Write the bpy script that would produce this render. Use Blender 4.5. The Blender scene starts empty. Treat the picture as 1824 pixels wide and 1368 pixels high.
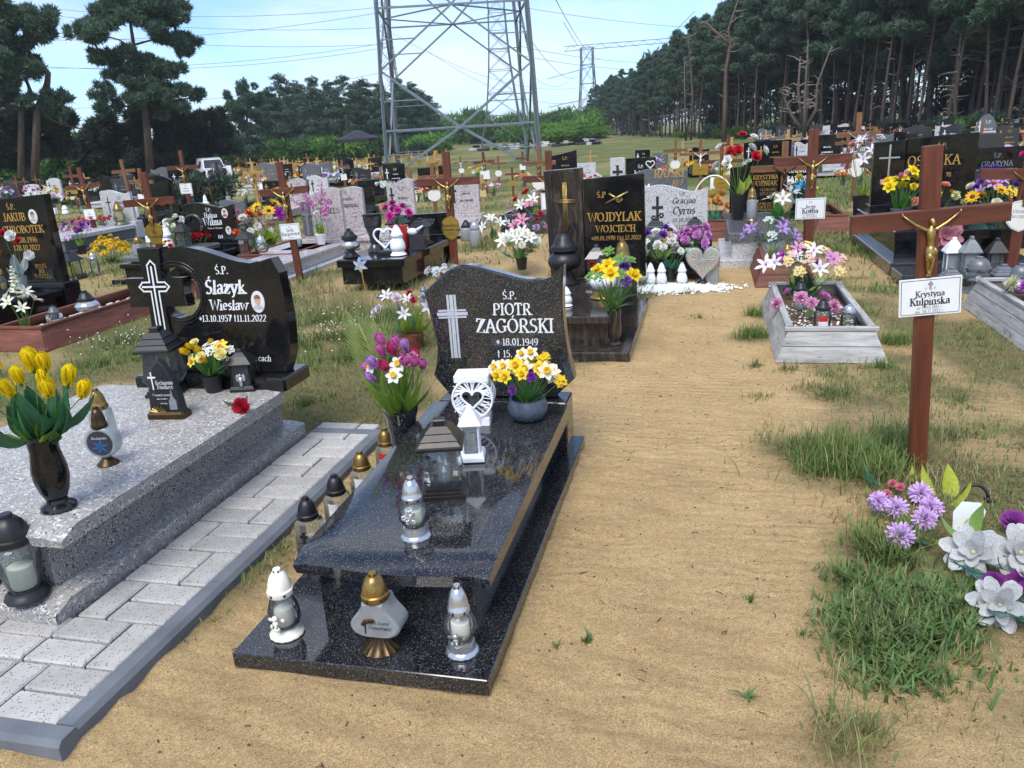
import bpy, math, random
from mathutils import Vector, Matrix, Quaternion
import numpy as np
S = bpy.context.scene
COL = S.collection
rnd = random.Random(7)
R_ = math.radians
# ------------------------------------------------------------------ camera
FPX, PITCH, ROLL, EYE, YAW = 1400.0, R_(17.75), R_(3.6), 1.72, R_(14.5)
_f = Vector((-math.sin(YAW)*math.cos(PITCH), math.cos(YAW)*math.cos(PITCH), -math.sin(PITCH)))
_r = Vector((math.cos(YAW), math.sin(YAW), 0)); _u = _r.cross(_f)
CR = _r*math.cos(ROLL) - _u*math.sin(ROLL); CU = _r*math.sin(ROLL) + _u*math.cos(ROLL); CF = _f
cam = bpy.data.cameras.new('camera'); cam_o = bpy.data.objects.new('camera', cam); COL.objects.link(cam_o)
cam.sensor_width = 36.0; cam.lens = 36.0*FPX/1824.0; cam.clip_start = 0.05; cam.clip_end = 3000
cam_o.matrix_world = Matrix(((CR.x, CU.x, -CF.x, 0), (CR.y, CU.y, -CF.y, 0), (CR.z, CU.z, -CF.z, EYE), (0, 0, 0, 1)))
S.camera = cam_o
# ------------------------------------------------------------------ sky, sun, exposure
SUN_AZ, SUN_EL = R_(186), R_(56)          # sun behind the camera, to the left, veiled by thin cloud
W = bpy.data.worlds.new('World'); S.world = W; W.use_nodes = True
nt = W.node_tree; nt.nodes.clear()
def _n(t, **k):
    n = nt.nodes.new(t)
    for a, v in k.items(): setattr(n, a, v)
    return n
out = _n('ShaderNodeOutputWorld'); bg = _n('ShaderNodeBackground'); bg.inputs[1].default_value = 1.0
sky = _n('ShaderNodeTexSky', sky_type='NISHITA', sun_disc=False, sun_elevation=SUN_EL, sun_rotation=SUN_AZ)
sky.air_density = .85; sky.dust_density = .15; sky.ozone_density = 3.0
mul = _n('ShaderNodeVectorMath', operation='MULTIPLY'); mul.inputs[1].default_value = (0.088, 0.106, 0.130)
tc = _n('ShaderNodeTexCoord'); mp = _n('ShaderNodeMapping'); mp.inputs['Scale'].default_value = (1.6, 1.6, 5.5)
nz = _n('ShaderNodeTexNoise'); nz.inputs['Scale'].default_value = 1.5; nz.inputs['Detail'].default_value = 7; nz.inputs['Roughness'].default_value = 0.55
rp = _n('ShaderNodeValToRGB'); rp.color_ramp.elements[0].position = 0.41; rp.color_ramp.elements[1].position = 0.62
rp.color_ramp.elements[0].color = (.04, .04, .04, 1); rp.color_ramp.elements[1].color = (.8, .8, .8, 1)
mx = _n('ShaderNodeMix', data_type='RGBA'); mx.inputs[7].default_value = (0.60, 0.65, 0.72, 1)
L = nt.links.new
L(sky.outputs[0], mul.inputs[0]); L(tc.outputs['Generated'], mp.inputs[0]); L(mp.outputs[0], nz.inputs['Vector'])
sz = _n('ShaderNodeSeparateXYZ'); L(tc.outputs['Generated'], sz.inputs[0]); hzr = _n('ShaderNodeMapRange'); hzr.interpolation_type = 'SMOOTHSTEP'; hzr.inputs[1].default_value = 0.0; hzr.inputs[2].default_value = 0.22; hzr.inputs[3].default_value = 0.16; hzr.inputs[4].default_value = 0.0; L(sz.outputs[2], hzr.inputs[0])   # pale haze towards the horizon, all round
mxx = _n('ShaderNodeMath', operation='MAXIMUM'); L(hzr.outputs[0], mxx.inputs[1])
L(nz.outputs['Fac'], rp.inputs[0]); L(rp.outputs[0], mxx.inputs[0]); L(mxx.outputs[0], mx.inputs[0]); L(mul.outputs[0], mx.inputs[6]); L(mx.outputs[2], bg.inputs[0]); L(bg.outputs[0], out.inputs[0])
sun = bpy.data.lights.new('sun', 'SUN'); sun.energy = 2.0; sun.angle = R_(32); sun.color = (1.0, 0.96, 0.9)
sun_o = bpy.data.objects.new('sun', sun); COL.objects.link(sun_o)
# sky's sun_rotation runs clockwise from +Y: direction to the sun is (sin az, cos az)
_sd = Vector((math.sin(SUN_AZ)*math.cos(SUN_EL), math.cos(SUN_AZ)*math.cos(SUN_EL), math.sin(SUN_EL)))
sun_o.rotation_euler = _sd.to_track_quat('Z', 'Y').to_euler()
S.view_settings.view_transform = 'Standard'; S.view_settings.look = 'None'; S.view_settings.exposure = 0.92; S.view_settings.gamma = 1.0
S.view_settings.use_curve_mapping = False
S.render.engine = 'CYCLES'; S.cycles.use_denoising = True; S.cycles.use_adaptive_sampling = True; S.cycles.adaptive_threshold = .02; S.cycles.max_bounces = 6; S.cycles.transparent_max_bounces = 10
S.cycles.diffuse_bounces = 3; S.cycles.glossy_bounces = 3; S.cycles.caustics_reflective = False; S.cycles.caustics_refractive = False

# ------------------------------------------------------------------ picture <-> place
def at(px, py, z=0.0):
    d = CF + CR*((px-912)/FPX) - CU*((py-684)/FPX)
    t = (z-EYE)/d.z
    return Vector((d.x*t, d.y*t, z))
def depth(P): return (Vector(P)-Vector((0, 0, EYE))).dot(CF)
def prj(P):
    v = Vector(P)-Vector((0, 0, EYE)); w = v.dot(CF)
    return 912+FPX*v.dot(CR)/w, 684-FPX*v.dot(CU)/w
def hgt(P, py):                                     # height of an upright standing at P whose top shows at row py
    lo, hi = 0.0, 60.0
    for _ in range(40):
        m = (lo+hi)/2
        if depth((P[0], P[1], P[2]+m)) > .05 and prj((P[0], P[1], P[2]+m))[1] > py: lo = m
        else: hi = m
    return lo
def far(px, d, z=0.0):                              # ground point in picture column px at distance d
    best = at(px, 700, z)
    c = CF + CR*((px-912)/FPX) - CU*((235-(px-912)*.063-684)/FPX)
    v = Vector((c.x, c.y, 0)).normalized()
    return Vector((v.x*d, v.y*d, z))

# ------------------------------------------------------------------ meshes
def s2l(c):
    return tuple((v/12.92 if v <= 0.04045 else ((v+0.055)/1.055)**2.4) for v in c)
def hx(h):
    h = h.lstrip('#'); return s2l(tuple(int(h[i:i+2], 16)/255 for i in (0, 2, 4)))
class MB:
    def __init__(s): s.v = []; s.f = []; s.m = []; s.cm = 0
    def mi(s, i): s.cm = i; return s
    def add(s, vs, fs):
        o = len(s.v); s.v += [tuple(p) for p in vs]
        for f in fs: s.f.append(tuple(i+o for i in f)); s.m.append(s.cm)
        return s
    def box(s, c, d, rot=None, taper=1.0):
        x, y, z = d[0]/2, d[1]/2, d[2]/2; vs = []
        for k, zz in ((1.0, -z), (taper, z)):
            for a, b in ((-1, -1), (1, -1), (1, 1), (-1, 1)): vs.append(Vector((a*x*k, b*y*k, zz)))
        if rot is not None: vs = [rot @ v for v in vs]
        c = Vector(c)
        return s.add([v+c for v in vs], [(3, 2, 1, 0), (4, 5, 6, 7), (0, 1, 5, 4), (1, 2, 6, 5), (2, 3, 7, 6), (3, 0, 4, 7)])
    def cbox(s, c, d, b=0.008, rot=None):            # box with bevelled top and upright edges
        x, y, z = d[0]/2, d[1]/2, d[2]/2
        def ring(xx, yy, zz, e):
            return [Vector(p+(zz,)) for p in ((-xx+e, -yy), (xx-e, -yy), (xx, -yy+e), (xx, yy-e), (xx-e, yy), (-xx+e, yy), (-xx, yy-e), (-xx, -yy+e))]
        rs = ring(x, y, -z, b)+ring(x, y, z-b, b)+ring(x-b, y-b, z, b)
        if rot is not None: rs = [rot @ v for v in rs]
        c = Vector(c); fs = [tuple(range(7, -1, -1)), tuple(range(16, 24))]
        for k in (0, 8):
            for i in range(8): j = (i+1) % 8; fs.append((k+i, k+j, k+8+j, k+8+i))
        return s.add([v+c for v in rs], fs)
    def lathe(s, prof, n=16, c=(0, 0, 0), sq=None, a0=0.0, rib=0.0, nrib=0, sx=1.0, sy=1.0):
        c = Vector(c); vs = []; fs = []
        for r, z in prof:
            for i in range(n):
                a = a0+2*math.pi*i/n; k = 1.0
                if rib: k = 1+rib*math.cos(nrib*a)
                if sq: k = 1/max(abs(math.cos(a)), abs(math.sin(a)))**sq
                vs.append(c+Vector((r*k*math.cos(a)*sx, r*k*math.sin(a)*sy, z)))
        m = len(prof)
        for k in range(m-1):
            for i in range(n):
                j = (i+1) % n; fs.append((k*n+i, k*n+j, (k+1)*n+j, (k+1)*n+i))
        if prof[0][0] > 1e-5: fs.append(tuple(range(n-1, -1, -1)))
        if prof[-1][0] > 1e-5: fs.append(tuple((m-1)*n+i for i in range(n)))
        return s.add(vs, fs)
    def tube(s, pts, r, n=6, cap=True):
        pts = [Vector(p) for p in pts]; m = len(pts); rs = r if isinstance(r, (list, tuple)) else [r]*m
        vs = []; fs = []; prev = None
        for k, p in enumerate(pts):
            t = (pts[min(k+1, m-1)]-pts[max(k-1, 0)])
            t = t.normalized() if t.length > 1e-9 else Vector((0, 0, 1))
            a = prev if prev is not None else (Vector((1, 0, 0)) if abs(t.x) < .8 else Vector((0, 1, 0)))
            b = t.cross(a); b = b.normalized() if b.length > 1e-6 else t.orthogonal().normalized(); a = b.cross(t); prev = a
            for i in range(n):
                g = 2*math.pi*i/n; vs.append(p+(a*math.cos(g)+b*math.sin(g))*rs[k])
        for k in range(m-1):
            for i in range(n): j = (i+1) % n; fs.append((k*n+i, k*n+j, (k+1)*n+j, (k+1)*n+i))
        if cap: fs.append(tuple(range(n-1, -1, -1))); fs.append(tuple((m-1)*n+i for i in range(n)))
        return s.add(vs, fs)
    def prism(s, outline, y0, y1, bev=0.0):           # outline in XZ, extruded along Y (y0 front)
        n = len(outline); vs = []; fs = []
        cx = sum(p[0] for p in outline)/n; cz = sum(p[1] for p in outline)/n
        def shr(p):
            d = Vector((cx-p[0], cz-p[1])); return (p[0]+d.x/d.length*bev, p[1]+d.y/d.length*bev)
        rings = [[(p, y0) for p in outline], [(p, y1) for p in outline]]
        if bev: rings = [[(shr(p), y0) for p in outline], [(p, y0+bev) for p in outline], [(p, y1) for p in outline]]
        for rg in rings: vs += [(p[0], yy, p[1]) for p, yy in rg]
        m = len(rings)
        fs.append(tuple(range(n))); fs.append(tuple((m-1)*n+i for i in range(n-1, -1, -1)))
        for k in range(m-1):
            for i in range(n): j = (i+1) % n; fs.append((k*n+i, (k+1)*n+i, (k+1)*n+j, k*n+j))
        return s.add(vs, fs)
    def ball(s, c, r, n=10, m=6, sc=(1, 1, 1)):
        prof = [(max(r*math.sin(math.pi*k/m), 1e-6), -r*math.cos(math.pi*k/m)) for k in range(m+1)]
        o = len(s.v); s.lathe(prof, n)
        for i in range(o, len(s.v)):
            v = s.v[i]; s.v[i] = (v[0]*sc[0]+c[0], v[1]*sc[1]+c[1], v[2]*sc[2]+c[2])
        return s
    def xf(s, M, o=0):
        for i in range(o, len(s.v)): s.v[i] = tuple(M @ Vector(s.v[i]))
        return s
    def mesh(s, name, mats, smooth=None):
        me = bpy.data.meshes.new(name); me.from_pydata(s.v, [], s.f)
        mats = mats if isinstance(mats, (list, tuple)) else [mats]
        for m in mats: me.materials.append(m)
        if len(mats) > 1: me.polygons.foreach_set('material_index', s.m)
        if smooth:
            me.polygons.foreach_set('use_smooth', [True]*len(me.polygons))
            if smooth is not True: me.set_sharp_from_angle(angle=R_(smooth))
        me.update(); return me
    def obj(s, name, mats, parent=None, smooth=None, loc=None, rot=None):
        return link(name, s.mesh(name, mats, smooth), parent, loc, rot)
def link(name, me, parent=None, loc=None, rot=None):
    o = bpy.data.objects.new(name, me); COL.objects.link(o)
    if parent is not None: o.parent = parent
    if loc is not None: o.location = loc
    if rot is not None: o.rotation_euler = rot
    return o
def tag(o, label, cat, group=None, kind=None):
    if label: o['label'] = label
    if cat: o['category'] = cat
    if group: o['group'] = group
    if kind: o['kind'] = kind
    return o
def thing(name, label, cat, loc, rz=0.0, group=None, lean=(0, 0)):
    o = bpy.data.objects.new(name, None); COL.objects.link(o); o.location = loc; o.rotation_euler = (lean[0], lean[1], rz); o.empty_display_size = .1
    return tag(o, label, cat, group)
def from_np(name, V, F, mats, parent=None, smooth=False, midx=None):
    me = bpy.data.meshes.new(name); k = F.shape[1]
    me.vertices.add(len(V)); me.vertices.foreach_set('co', np.ascontiguousarray(V, dtype=np.float32).ravel())
    me.loops.add(F.size); me.loops.foreach_set('vertex_index', np.ascontiguousarray(F, dtype=np.int32).ravel())
    me.polygons.add(len(F)); me.polygons.foreach_set('loop_start', np.arange(0, F.size, k, dtype=np.int32))
    for m in (mats if isinstance(mats, (list, tuple)) else [mats]): me.materials.append(m)
    if midx is not None: me.polygons.foreach_set('material_index', np.ascontiguousarray(midx, dtype=np.int32))
    if smooth: me.polygons.foreach_set('use_smooth', np.ones(len(F), dtype=bool))
    me.update(calc_edges=True)
    return me

# ------------------------------------------------------------------ materials
def newmat(name):
    m = bpy.data.materials.new(name); m.use_nodes = True; t = m.node_tree; b = t.nodes['Principled BSDF']; return m, t, b
def nd(t, ty, **k):
    n = t.nodes.new(ty)
    for a, v in k.items():
        if a.startswith('i_'): n.inputs[a[2:].replace('_', ' ')].default_value = v
        else: setattr(n, a, v)
    return n
def ramp(t, fac, stops):
    r = t.nodes.new('ShaderNodeValToRGB'); e = r.color_ramp.elements
    while len(e) < len(stops): e.new(0.5)
    for x, (p, c) in zip(e, stops): x.position = p; x.color = (*c, 1)
    t.links.new(fac, r.inputs[0]); return r.outputs[0]
def mixc(t, fac, a, b, mode='MIX'):
    m = nd(t, 'ShaderNodeMix', data_type='RGBA', blend_type=mode)
    for sock, v in ((m.inputs[0], fac), (m.inputs[6], a), (m.inputs[7], b)):
        if hasattr(v, 'is_output'): t.links.new(v, sock)
        else: sock.default_value = v if not isinstance(v, tuple) else (*v, 1) if len(v) == 3 else v
    return m.outputs[2]
def noise(t, scale, detail=3, rough=.5, vec=None, dist=0.0):
    n = nd(t, 'ShaderNodeTexNoise'); n.inputs['Scale'].default_value = scale; n.inputs['Detail'].default_value = detail; n.inputs['Roughness'].default_value = rough; n.inputs['Distortion'].default_value = dist
    if vec is None: vec = objc(t)
    t.links.new(vec, n.inputs['Vector']); return n.outputs['Fac']
def objc(t, sc=None):
    c = nd(t, 'ShaderNodeTexCoord').outputs['Object']
    if sc:
        m = nd(t, 'ShaderNodeMapping'); m.inputs['Scale'].default_value = sc; t.links.new(c, m.inputs[0]); c = m.outputs[0]
    return c
def bump(t, b, h, strength=.3, dist=.002):
    n = nd(t, 'ShaderNodeBump'); n.inputs['Strength'].default_value = strength; n.inputs['Distance'].default_value = dist
    t.links.new(h, n.inputs['Height']); t.links.new(n.outputs[0], b.inputs['Normal'])
_mc = {}
def plain(name, col, rough=.5, metal=0.0, var=.12, vs=18, coat=0.0, bmp=0.0, bs=60, sss=0):
    key = (name,)
    if key in _mc: return _mc[key]
    m, t, b = newmat(name); c = hx(col) if isinstance(col, str) else col
    f = noise(t, vs, 4)
    lo = tuple(v*(1-var) for v in c); hi = tuple(min(1, v*(1+var)) for v in c)
    t.links.new(ramp(t, f, [(.3, lo), (.7, hi)]), b.inputs['Base Color'])
    b.inputs['Roughness'].default_value = rough; b.inputs['Metallic'].default_value = metal; b.inputs['Coat Weight'].default_value = coat
    if bmp: bump(t, b, noise(t, bs, 4), bmp, .003)
    _mc[key] = m; return m
def granite(name, stops, scale=120, rough=.1, mix2=None, big=0.0, spec=.5, dust=.0):
    m, t, b = newmat(name)
    v = nd(t, 'ShaderNodeTexVoronoi'); v.inputs['Scale'].default_value = scale
    wob = nd(t, 'ShaderNodeVectorMath', operation='ADD'); nn = nd(t, 'ShaderNodeTexNoise'); nn.inputs['Scale'].default_value = scale*.9
    oc = objc(t); t.links.new(oc, nn.inputs['Vector']); sc = nd(t, 'ShaderNodeVectorMath', operation='SCALE'); sc.inputs['Scale'].default_value = .9/scale
    t.links.new(nn.outputs['Color'], sc.inputs[0]); t.links.new(oc, wob.inputs[0]); t.links.new(sc.outputs[0], wob.inputs[1]); t.links.new(wob.outputs[0], v.inputs['Vector'])
    sep = nd(t, 'ShaderNodeSeparateColor'); t.links.new(v.outputs['Color'], sep.inputs[0])
    c = ramp(t, sep.outputs[0], stops)
    if mix2: c = mixc(t, ramp(t, noise(t, scale*.22, 3), [(.42, (0, 0, 0)), (.6, (1, 1, 1))]), c, mix2)
    if big: c = mixc(t, big, c, ramp(t, noise(t, 5, 4), [(.3, (.25, .25, .25)), (.7, (.75, .75, .75))]), 'OVERLAY')
    c = mixc(t, ramp(t, noise(t, 3.5, 7, .65), [(.50, (0, 0, 0)), (.80, (.06, .06, .06))]), c, (.36, .31, .24))
    t.links.new(c, b.inputs['Base Color'])
    rr = ramp(t, noise(t, 9, 5), [(.35, (rough*.7,)*3), (.75, (rough*1.6+dust,)*3)]); t.links.new(rr, b.inputs['Roughness'])
    b.inputs['Specular IOR Level'].default_value = spec
    return m
def wood(name, a, c, d, rough=.5, scale=1.0, axis=(14, 14, 1.2), crack=None, bm=.25):
    m, t, b = newmat(name); vec = objc(t, tuple(v*scale for v in axis))
    w = noise(t, 2.2, 8, .6, vec, .6)
    col = ramp(t, w, [(.25, hx(a)), (.5, hx(c)), (.75, hx(d))])
    col = mixc(t, .35, col, ramp(t, noise(t, 3, 3), [(.3, (.3, .3, .3)), (.7, (.72, .72, .72))]), 'OVERLAY')
    if crack: col = mixc(t, ramp(t, noise(t, 5, 6, .7, vec), [(.60, (0, 0, 0)), (.68, (1, 1, 1))]), col, hx(crack))
    t.links.new(col, b.inputs['Base Color']); b.inputs['Roughness'].default_value = rough
    bump(t, b, w, bm, .004); return m
def glassm(name, tint=(.9, .95, .93), frost=0.0, ior=1.45, milk=0.0):
    m, t, b = newmat(name); t.nodes.remove(b); o = t.nodes['Material Output']
    tr = nd(t, 'ShaderNodeBsdfTransparent'); tr.inputs[0].default_value = (*tint, 1)
    gl = nd(t, 'ShaderNodeBsdfGlossy'); gl.inputs['Roughness'].default_value = .06+frost*.3
    fr = nd(t, 'ShaderNodeFresnel'); fr.inputs[0].default_value = ior
    mxs = nd(t, 'ShaderNodeMixShader'); t.links.new(fr.outputs[0], mxs.inputs[0])
    base = tr.outputs[0]
    if milk:
        df = nd(t, 'ShaderNodeBsdfDiffuse'); df.inputs[0].default_value = (.72, .76, .77, 1)
        tl = nd(t, 'ShaderNodeBsdfTranslucent'); tl.inputs[0].default_value = (.72, .76, .77, 1)
        ad = nd(t, 'ShaderNodeMixShader'); ad.inputs[0].default_value = .5; t.links.new(df.outputs[0], ad.inputs[1]); t.links.new(tl.outputs[0], ad.inputs[2])
        m2 = nd(t, 'ShaderNodeMixShader'); m2.inputs[0].default_value = milk; t.links.new(tr.outputs[0], m2.inputs[1]); t.links.new(ad.outputs[0], m2.inputs[2]); base = m2.outputs[0]
    t.links.new(base, mxs.inputs[1]); t.links.new(gl.outputs[0], mxs.inputs[2]); t.links.new(mxs.outputs[0], o.inputs[0])
    return m
def petal(col, var=.18, tr=.25, rough=.55, dark=None):
    key = ('petal', col)
    if key in _mc: return _mc[key]
    m, t, b = newmat('petal_'+col.lstrip('#')); c = hx(col)
    k = ramp(t, noise(t, 14, 3), [(.3, tuple(v*(1-var*1.3) for v in c)), (.7, tuple(min(1, v*(1+var*.6)) for v in c))])
    t.links.new(k, b.inputs['Base Color']); b.inputs['Roughness'].default_value = rough; b.inputs['Specular IOR Level'].default_value = .25
    o = t.nodes['Material Output']; tl = nd(t, 'ShaderNodeBsdfTranslucent'); t.links.new(k, tl.inputs[0]); ms = nd(t, 'ShaderNodeMixShader'); ms.inputs[0].default_value = tr
    t.links.new(b.outputs[0], ms.inputs[1]); t.links.new(tl.outputs[0], ms.inputs[2]); t.links.new(ms.outputs[0], o.inputs[0])
    _mc[key] = m; return m
M = {}
M['gr_black'] = granite('granite_black_flecked', [(.0, (.006, .006, .008)), (.55, (.012, .012, .014)), (.82, (.028, .03, .034)), (.92, (.06, .064, .070)), (.98, (.14, .146, .156))], 320, .06, dust=.05, spec=.85)
M['gr_jet'] = granite('granite_jet', [(.0, (.005, .005, .006)), (.9, (.009, .009, .010)), (1, (.02, .02, .022))], 220, .05, dust=.05)
M['gr_char'] = granite('granite_charcoal', [(.0, (.02, .021, .024)), (.7, (.04, .041, .045)), (1, (.09, .09, .1))], 200, .1)
M['gr_grey'] = granite('granite_grey', [(.0, (.05, .05, .05)), (.17, (.15, .15, .15)), (.42, (.37, .352, .328)), (.75, (.57, .545, .51)), (1, (.73, .70, .66))], 150, .34, (.32, .303, .282), .2, spec=.3)
M['gr_greyside'] = granite('granite_grey_side', [(.0, (.03, .03, .033)), (.4, (.11, .11, .12)), (.65, (.30, .29, .29)), (1, (.63, .60, .57))], 190, .4, (.28, .268, .252), .2, spec=.25)
M['gr_pink'] = granite('granite_pink', [(.0, (.10, .09, .09)), (.35, (.30, .26, .25)), (.6, (.46, .41, .40)), (1, (.66, .61, .6))], 95, .25, (.48, .42, .41))
M['gr_pale'] = granite('granite_pale', [(.0, (.16, .16, .17)), (.3, (.38, .38, .38)), (.6, (.56, .55, .54)), (1, (.74, .73, .72))], 100, .3, (.5, .5, .5))
M['gr_slate'] = granite('granite_slate', [(.0, (.06, .065, .07)), (.6, (.11, .115, .125)), (1, (.22, .225, .235))], 150, .16)
def _brown():
    m, t, b = newmat('granite_brown_veined'); vec = objc(t, (9, 9, 2.0)); w = noise(t, 2.5, 8, .62, vec, 1.2)
    c = ramp(t, w, [(.3, (.011, .010, .010)), (.5, (.030, .026, .024)), (.62, (.078, .058, .045)), (.75, (.055, .052, .052))])
    t.links.new(c, b.inputs['Base Color']); b.inputs['Roughness'].default_value = .1; return m
M['gr_brown'] = _brown()
def _paver():
    m, t, b = newmat('paver_concrete'); oi = nd(t, 'ShaderNodeObjectInfo')
    v = nd(t, 'ShaderNodeTexVoronoi'); v.inputs['Scale'].default_value = 115; v.inputs['Randomness'].default_value = 1
    g = nd(t, 'ShaderNodeTexCoord'); t.links.new(g.outputs['Object'], v.inputs['Vector'])
    pit = ramp(t, v.outputs['Distance'], [(.22, (0, 0, 0)), (.34, (1, 1, 1))])
    sep = nd(t, 'ShaderNodeSeparateColor'); t.links.new(v.outputs['Color'], sep.inputs[0]); keep = ramp(t, sep.outputs[1], [(.45, (0, 0, 0)), (.5, (1, 1, 1))])
    pm = mixc(t, keep, pit, (1, 1, 1))
    base = mixc(t, oi.outputs['Random'], (.36, .35, .33), (.47, .455, .43))
    base = mixc(t, .4, base, ramp(t, noise(t, 8, 5), [(.3, (.35, .34, .32)), (.7, (.66, .66, .66))]), 'OVERLAY')
    t.links.new(mixc(t, pm, (.06, .058, .055), base), b.inputs['Base Color']); b.inputs['Roughness'].default_value = .85
    bump(t, b, pm, .5, .002); return m
M['paver'] = _paver()
M['kerb'] = plain('kerb_concrete', (.135, .148, .165), .75, 0, .18, 7, bmp=.25, bs=140)
M['w_red'] = wood('wood_redbrown', '#3d1d10', '#61301c', '#7b4228', .42, 1, (10, 10, .9))
M['w_redh'] = wood('wood_redbrown_across', '#3a1b10', '#5c2e1c', '#75402a', .42, 1, (.9, 10, 10))
M['w_brown'] = wood('wood_brown', '#4a3020', '#76502f', '#96683f', .55, 1, (12, 12, 1))
M['w_brownh'] = wood('wood_brown_across', '#4a3020', '#76502f', '#96683f', .55, 1, (1, 12, 12))
M['w_pine'] = wood('wood_pine', '#8a6430', '#b0854a', '#c9a060', .5, 1, (12, 12, 1))
M['w_pineh'] = wood('wood_pine_across', '#8a6430', '#b0854a', '#c9a060', .5, 1, (1, 12, 12))
M['w_dark'] = wood('wood_dark', '#1d1412', '#36231d', '#4a3027', .5, 1, (12, 12, 1))
M['w_darkh'] = wood('wood_dark_across', '#1d1412', '#36231d', '#4a3027', .5, 1, (1, 12, 12))
M['w_grey'] = wood('wood_weathered', '#7b7976', '#a3a19d', '#bdbbb6', .9, 1, (1.6, 16, 16), '#3c3a38', .5)
M['w_greyl'] = wood('wood_weathered_long', '#6f6d6a', '#98958f', '#b3b0aa', .9, 1, (16, 1.6, 16), '#3a3836', .5)
M['w_box'] = wood('wood_box_redbrown', '#4a2618', '#6c3a28', '#85503e', .6, 1, (1.4, 12, 12))
M['w_boxl'] = wood('wood_box_redbrown_long', '#452416', '#663624', '#7e4a38', .6, 1, (12, 1.4, 12))
M['gold'] = plain('gold_metal', '#b59c5e', .34, .9, .3, 60)
M['goldtxt'] = plain('gold_lettering', '#c89d4e', .4, .55, .08, 40)
M['bronze'] = plain('bronze_plastic', '#8f7541', .34, .7, .3, 40)
M['bronzed'] = plain('bronze_dark', '#4a3a22', .35, .7, .35, 60)
M['silver'] = plain('silver_plastic', '#c3c4c6', .25, .8, .1, 40)
M['white'] = plain('white_plastic', '#eef0f2', .35, 0, .03, 20)
M['cream'] = plain('cream_plastic', '#ebe6d6', .4, 0, .04, 20)
M['blackp'] = plain('black_plastic', (.012, .012, .014), .42, 0, .3, 30)
M['brownp'] = plain('brown_black_metal', (.020, .017, .017), .36, .3, .3, 30)
M['greyp'] = plain('grey_plastic', '#6a6d72', .35, .2, .1, 30)
M['glass'] = glassm('clear_glass', (.93, .96, .95), .0, 1.4, .12)
M['glassg'] = glassm('greenish_glass', (.86, .92, .89), .1, 1.4, .10)
M['glassf'] = glassm('frosted_glass', (.9, .93, .93), .7, 1.45, .55)
M['glassy'] = glassm('yellow_glass', (.85, .82, .18), .3, 1.45, .3)
M['wax'] = plain('candle_wax', '#e4dfd0', .5, 0, .05, 20)
M['waxr'] = plain('red_candle', '#c22a22', .5, 0, .1, 20)
M['waxy'] = plain('yellow_candle', '#e6c91f', .5, 0, .1, 20)
M['flame'] = plain('orange_plastic_flame', '#e59a1e', .4, 0, .1, 30)
M['txtw'] = plain('white_lettering', '#d9dadb', .6, 0, .05, 60)
M['txts'] = plain('silver_lettering', '#b9bcc0', .5, .2, .1, 60)
M['txtk'] = plain('black_lettering', (.012, .012, .013), .6, 0, .2, 60)
M['txtd'] = plain('dim_lettering', '#7d8085', .6, 0, .1, 60)
M['plq_w'] = plain('white_plaque', '#e3e4e2', .45, 0, .04, 10)
M['plq_g'] = plain('brass_plaque', '#a98a35', .35, .45, .15, 14)
M['plq_t'] = plain('tan_plaque', '#c9ad7a', .5, 0, .06, 14)
M['plq_c'] = plain('cream_plaque', '#dedbd0', .5, 0, .05, 14)
M['soil'] = plain('grave_soil', '#5a4630', .95, 0, .35, 22, bmp=.7, bs=90)
M['peb'] = plain('white_pebble', '#e8e8e6', .6, 0, .12, 30)
M['stem'] = plain('stem_green', '#4f7a2e', .6, 0, .25, 40)
M['photo'] = plain('enamel_photo', '#d9d6d0', .2, 0, .05, 60)
M['iri'] = None
def _iri():
    m, t, b = newmat('iridescent_glass'); c = ramp(t, noise(t, 16, 3, .5, None, 2.0), [(.25, hx('#7fb6d8')), (.4, hx('#b79fd6')), (.5, hx('#d8c6a0')), (.6, hx('#8fd0c8')), (.75, hx('#d3a7c0'))])
    t.links.new(c, b.inputs['Base Color']); b.inputs['Metallic'].default_value = .55; b.inputs['Roughness'].default_value = .18; b.inputs['Coat Weight'].default_value = .6; return m
M['iri'] = _iri()
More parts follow.
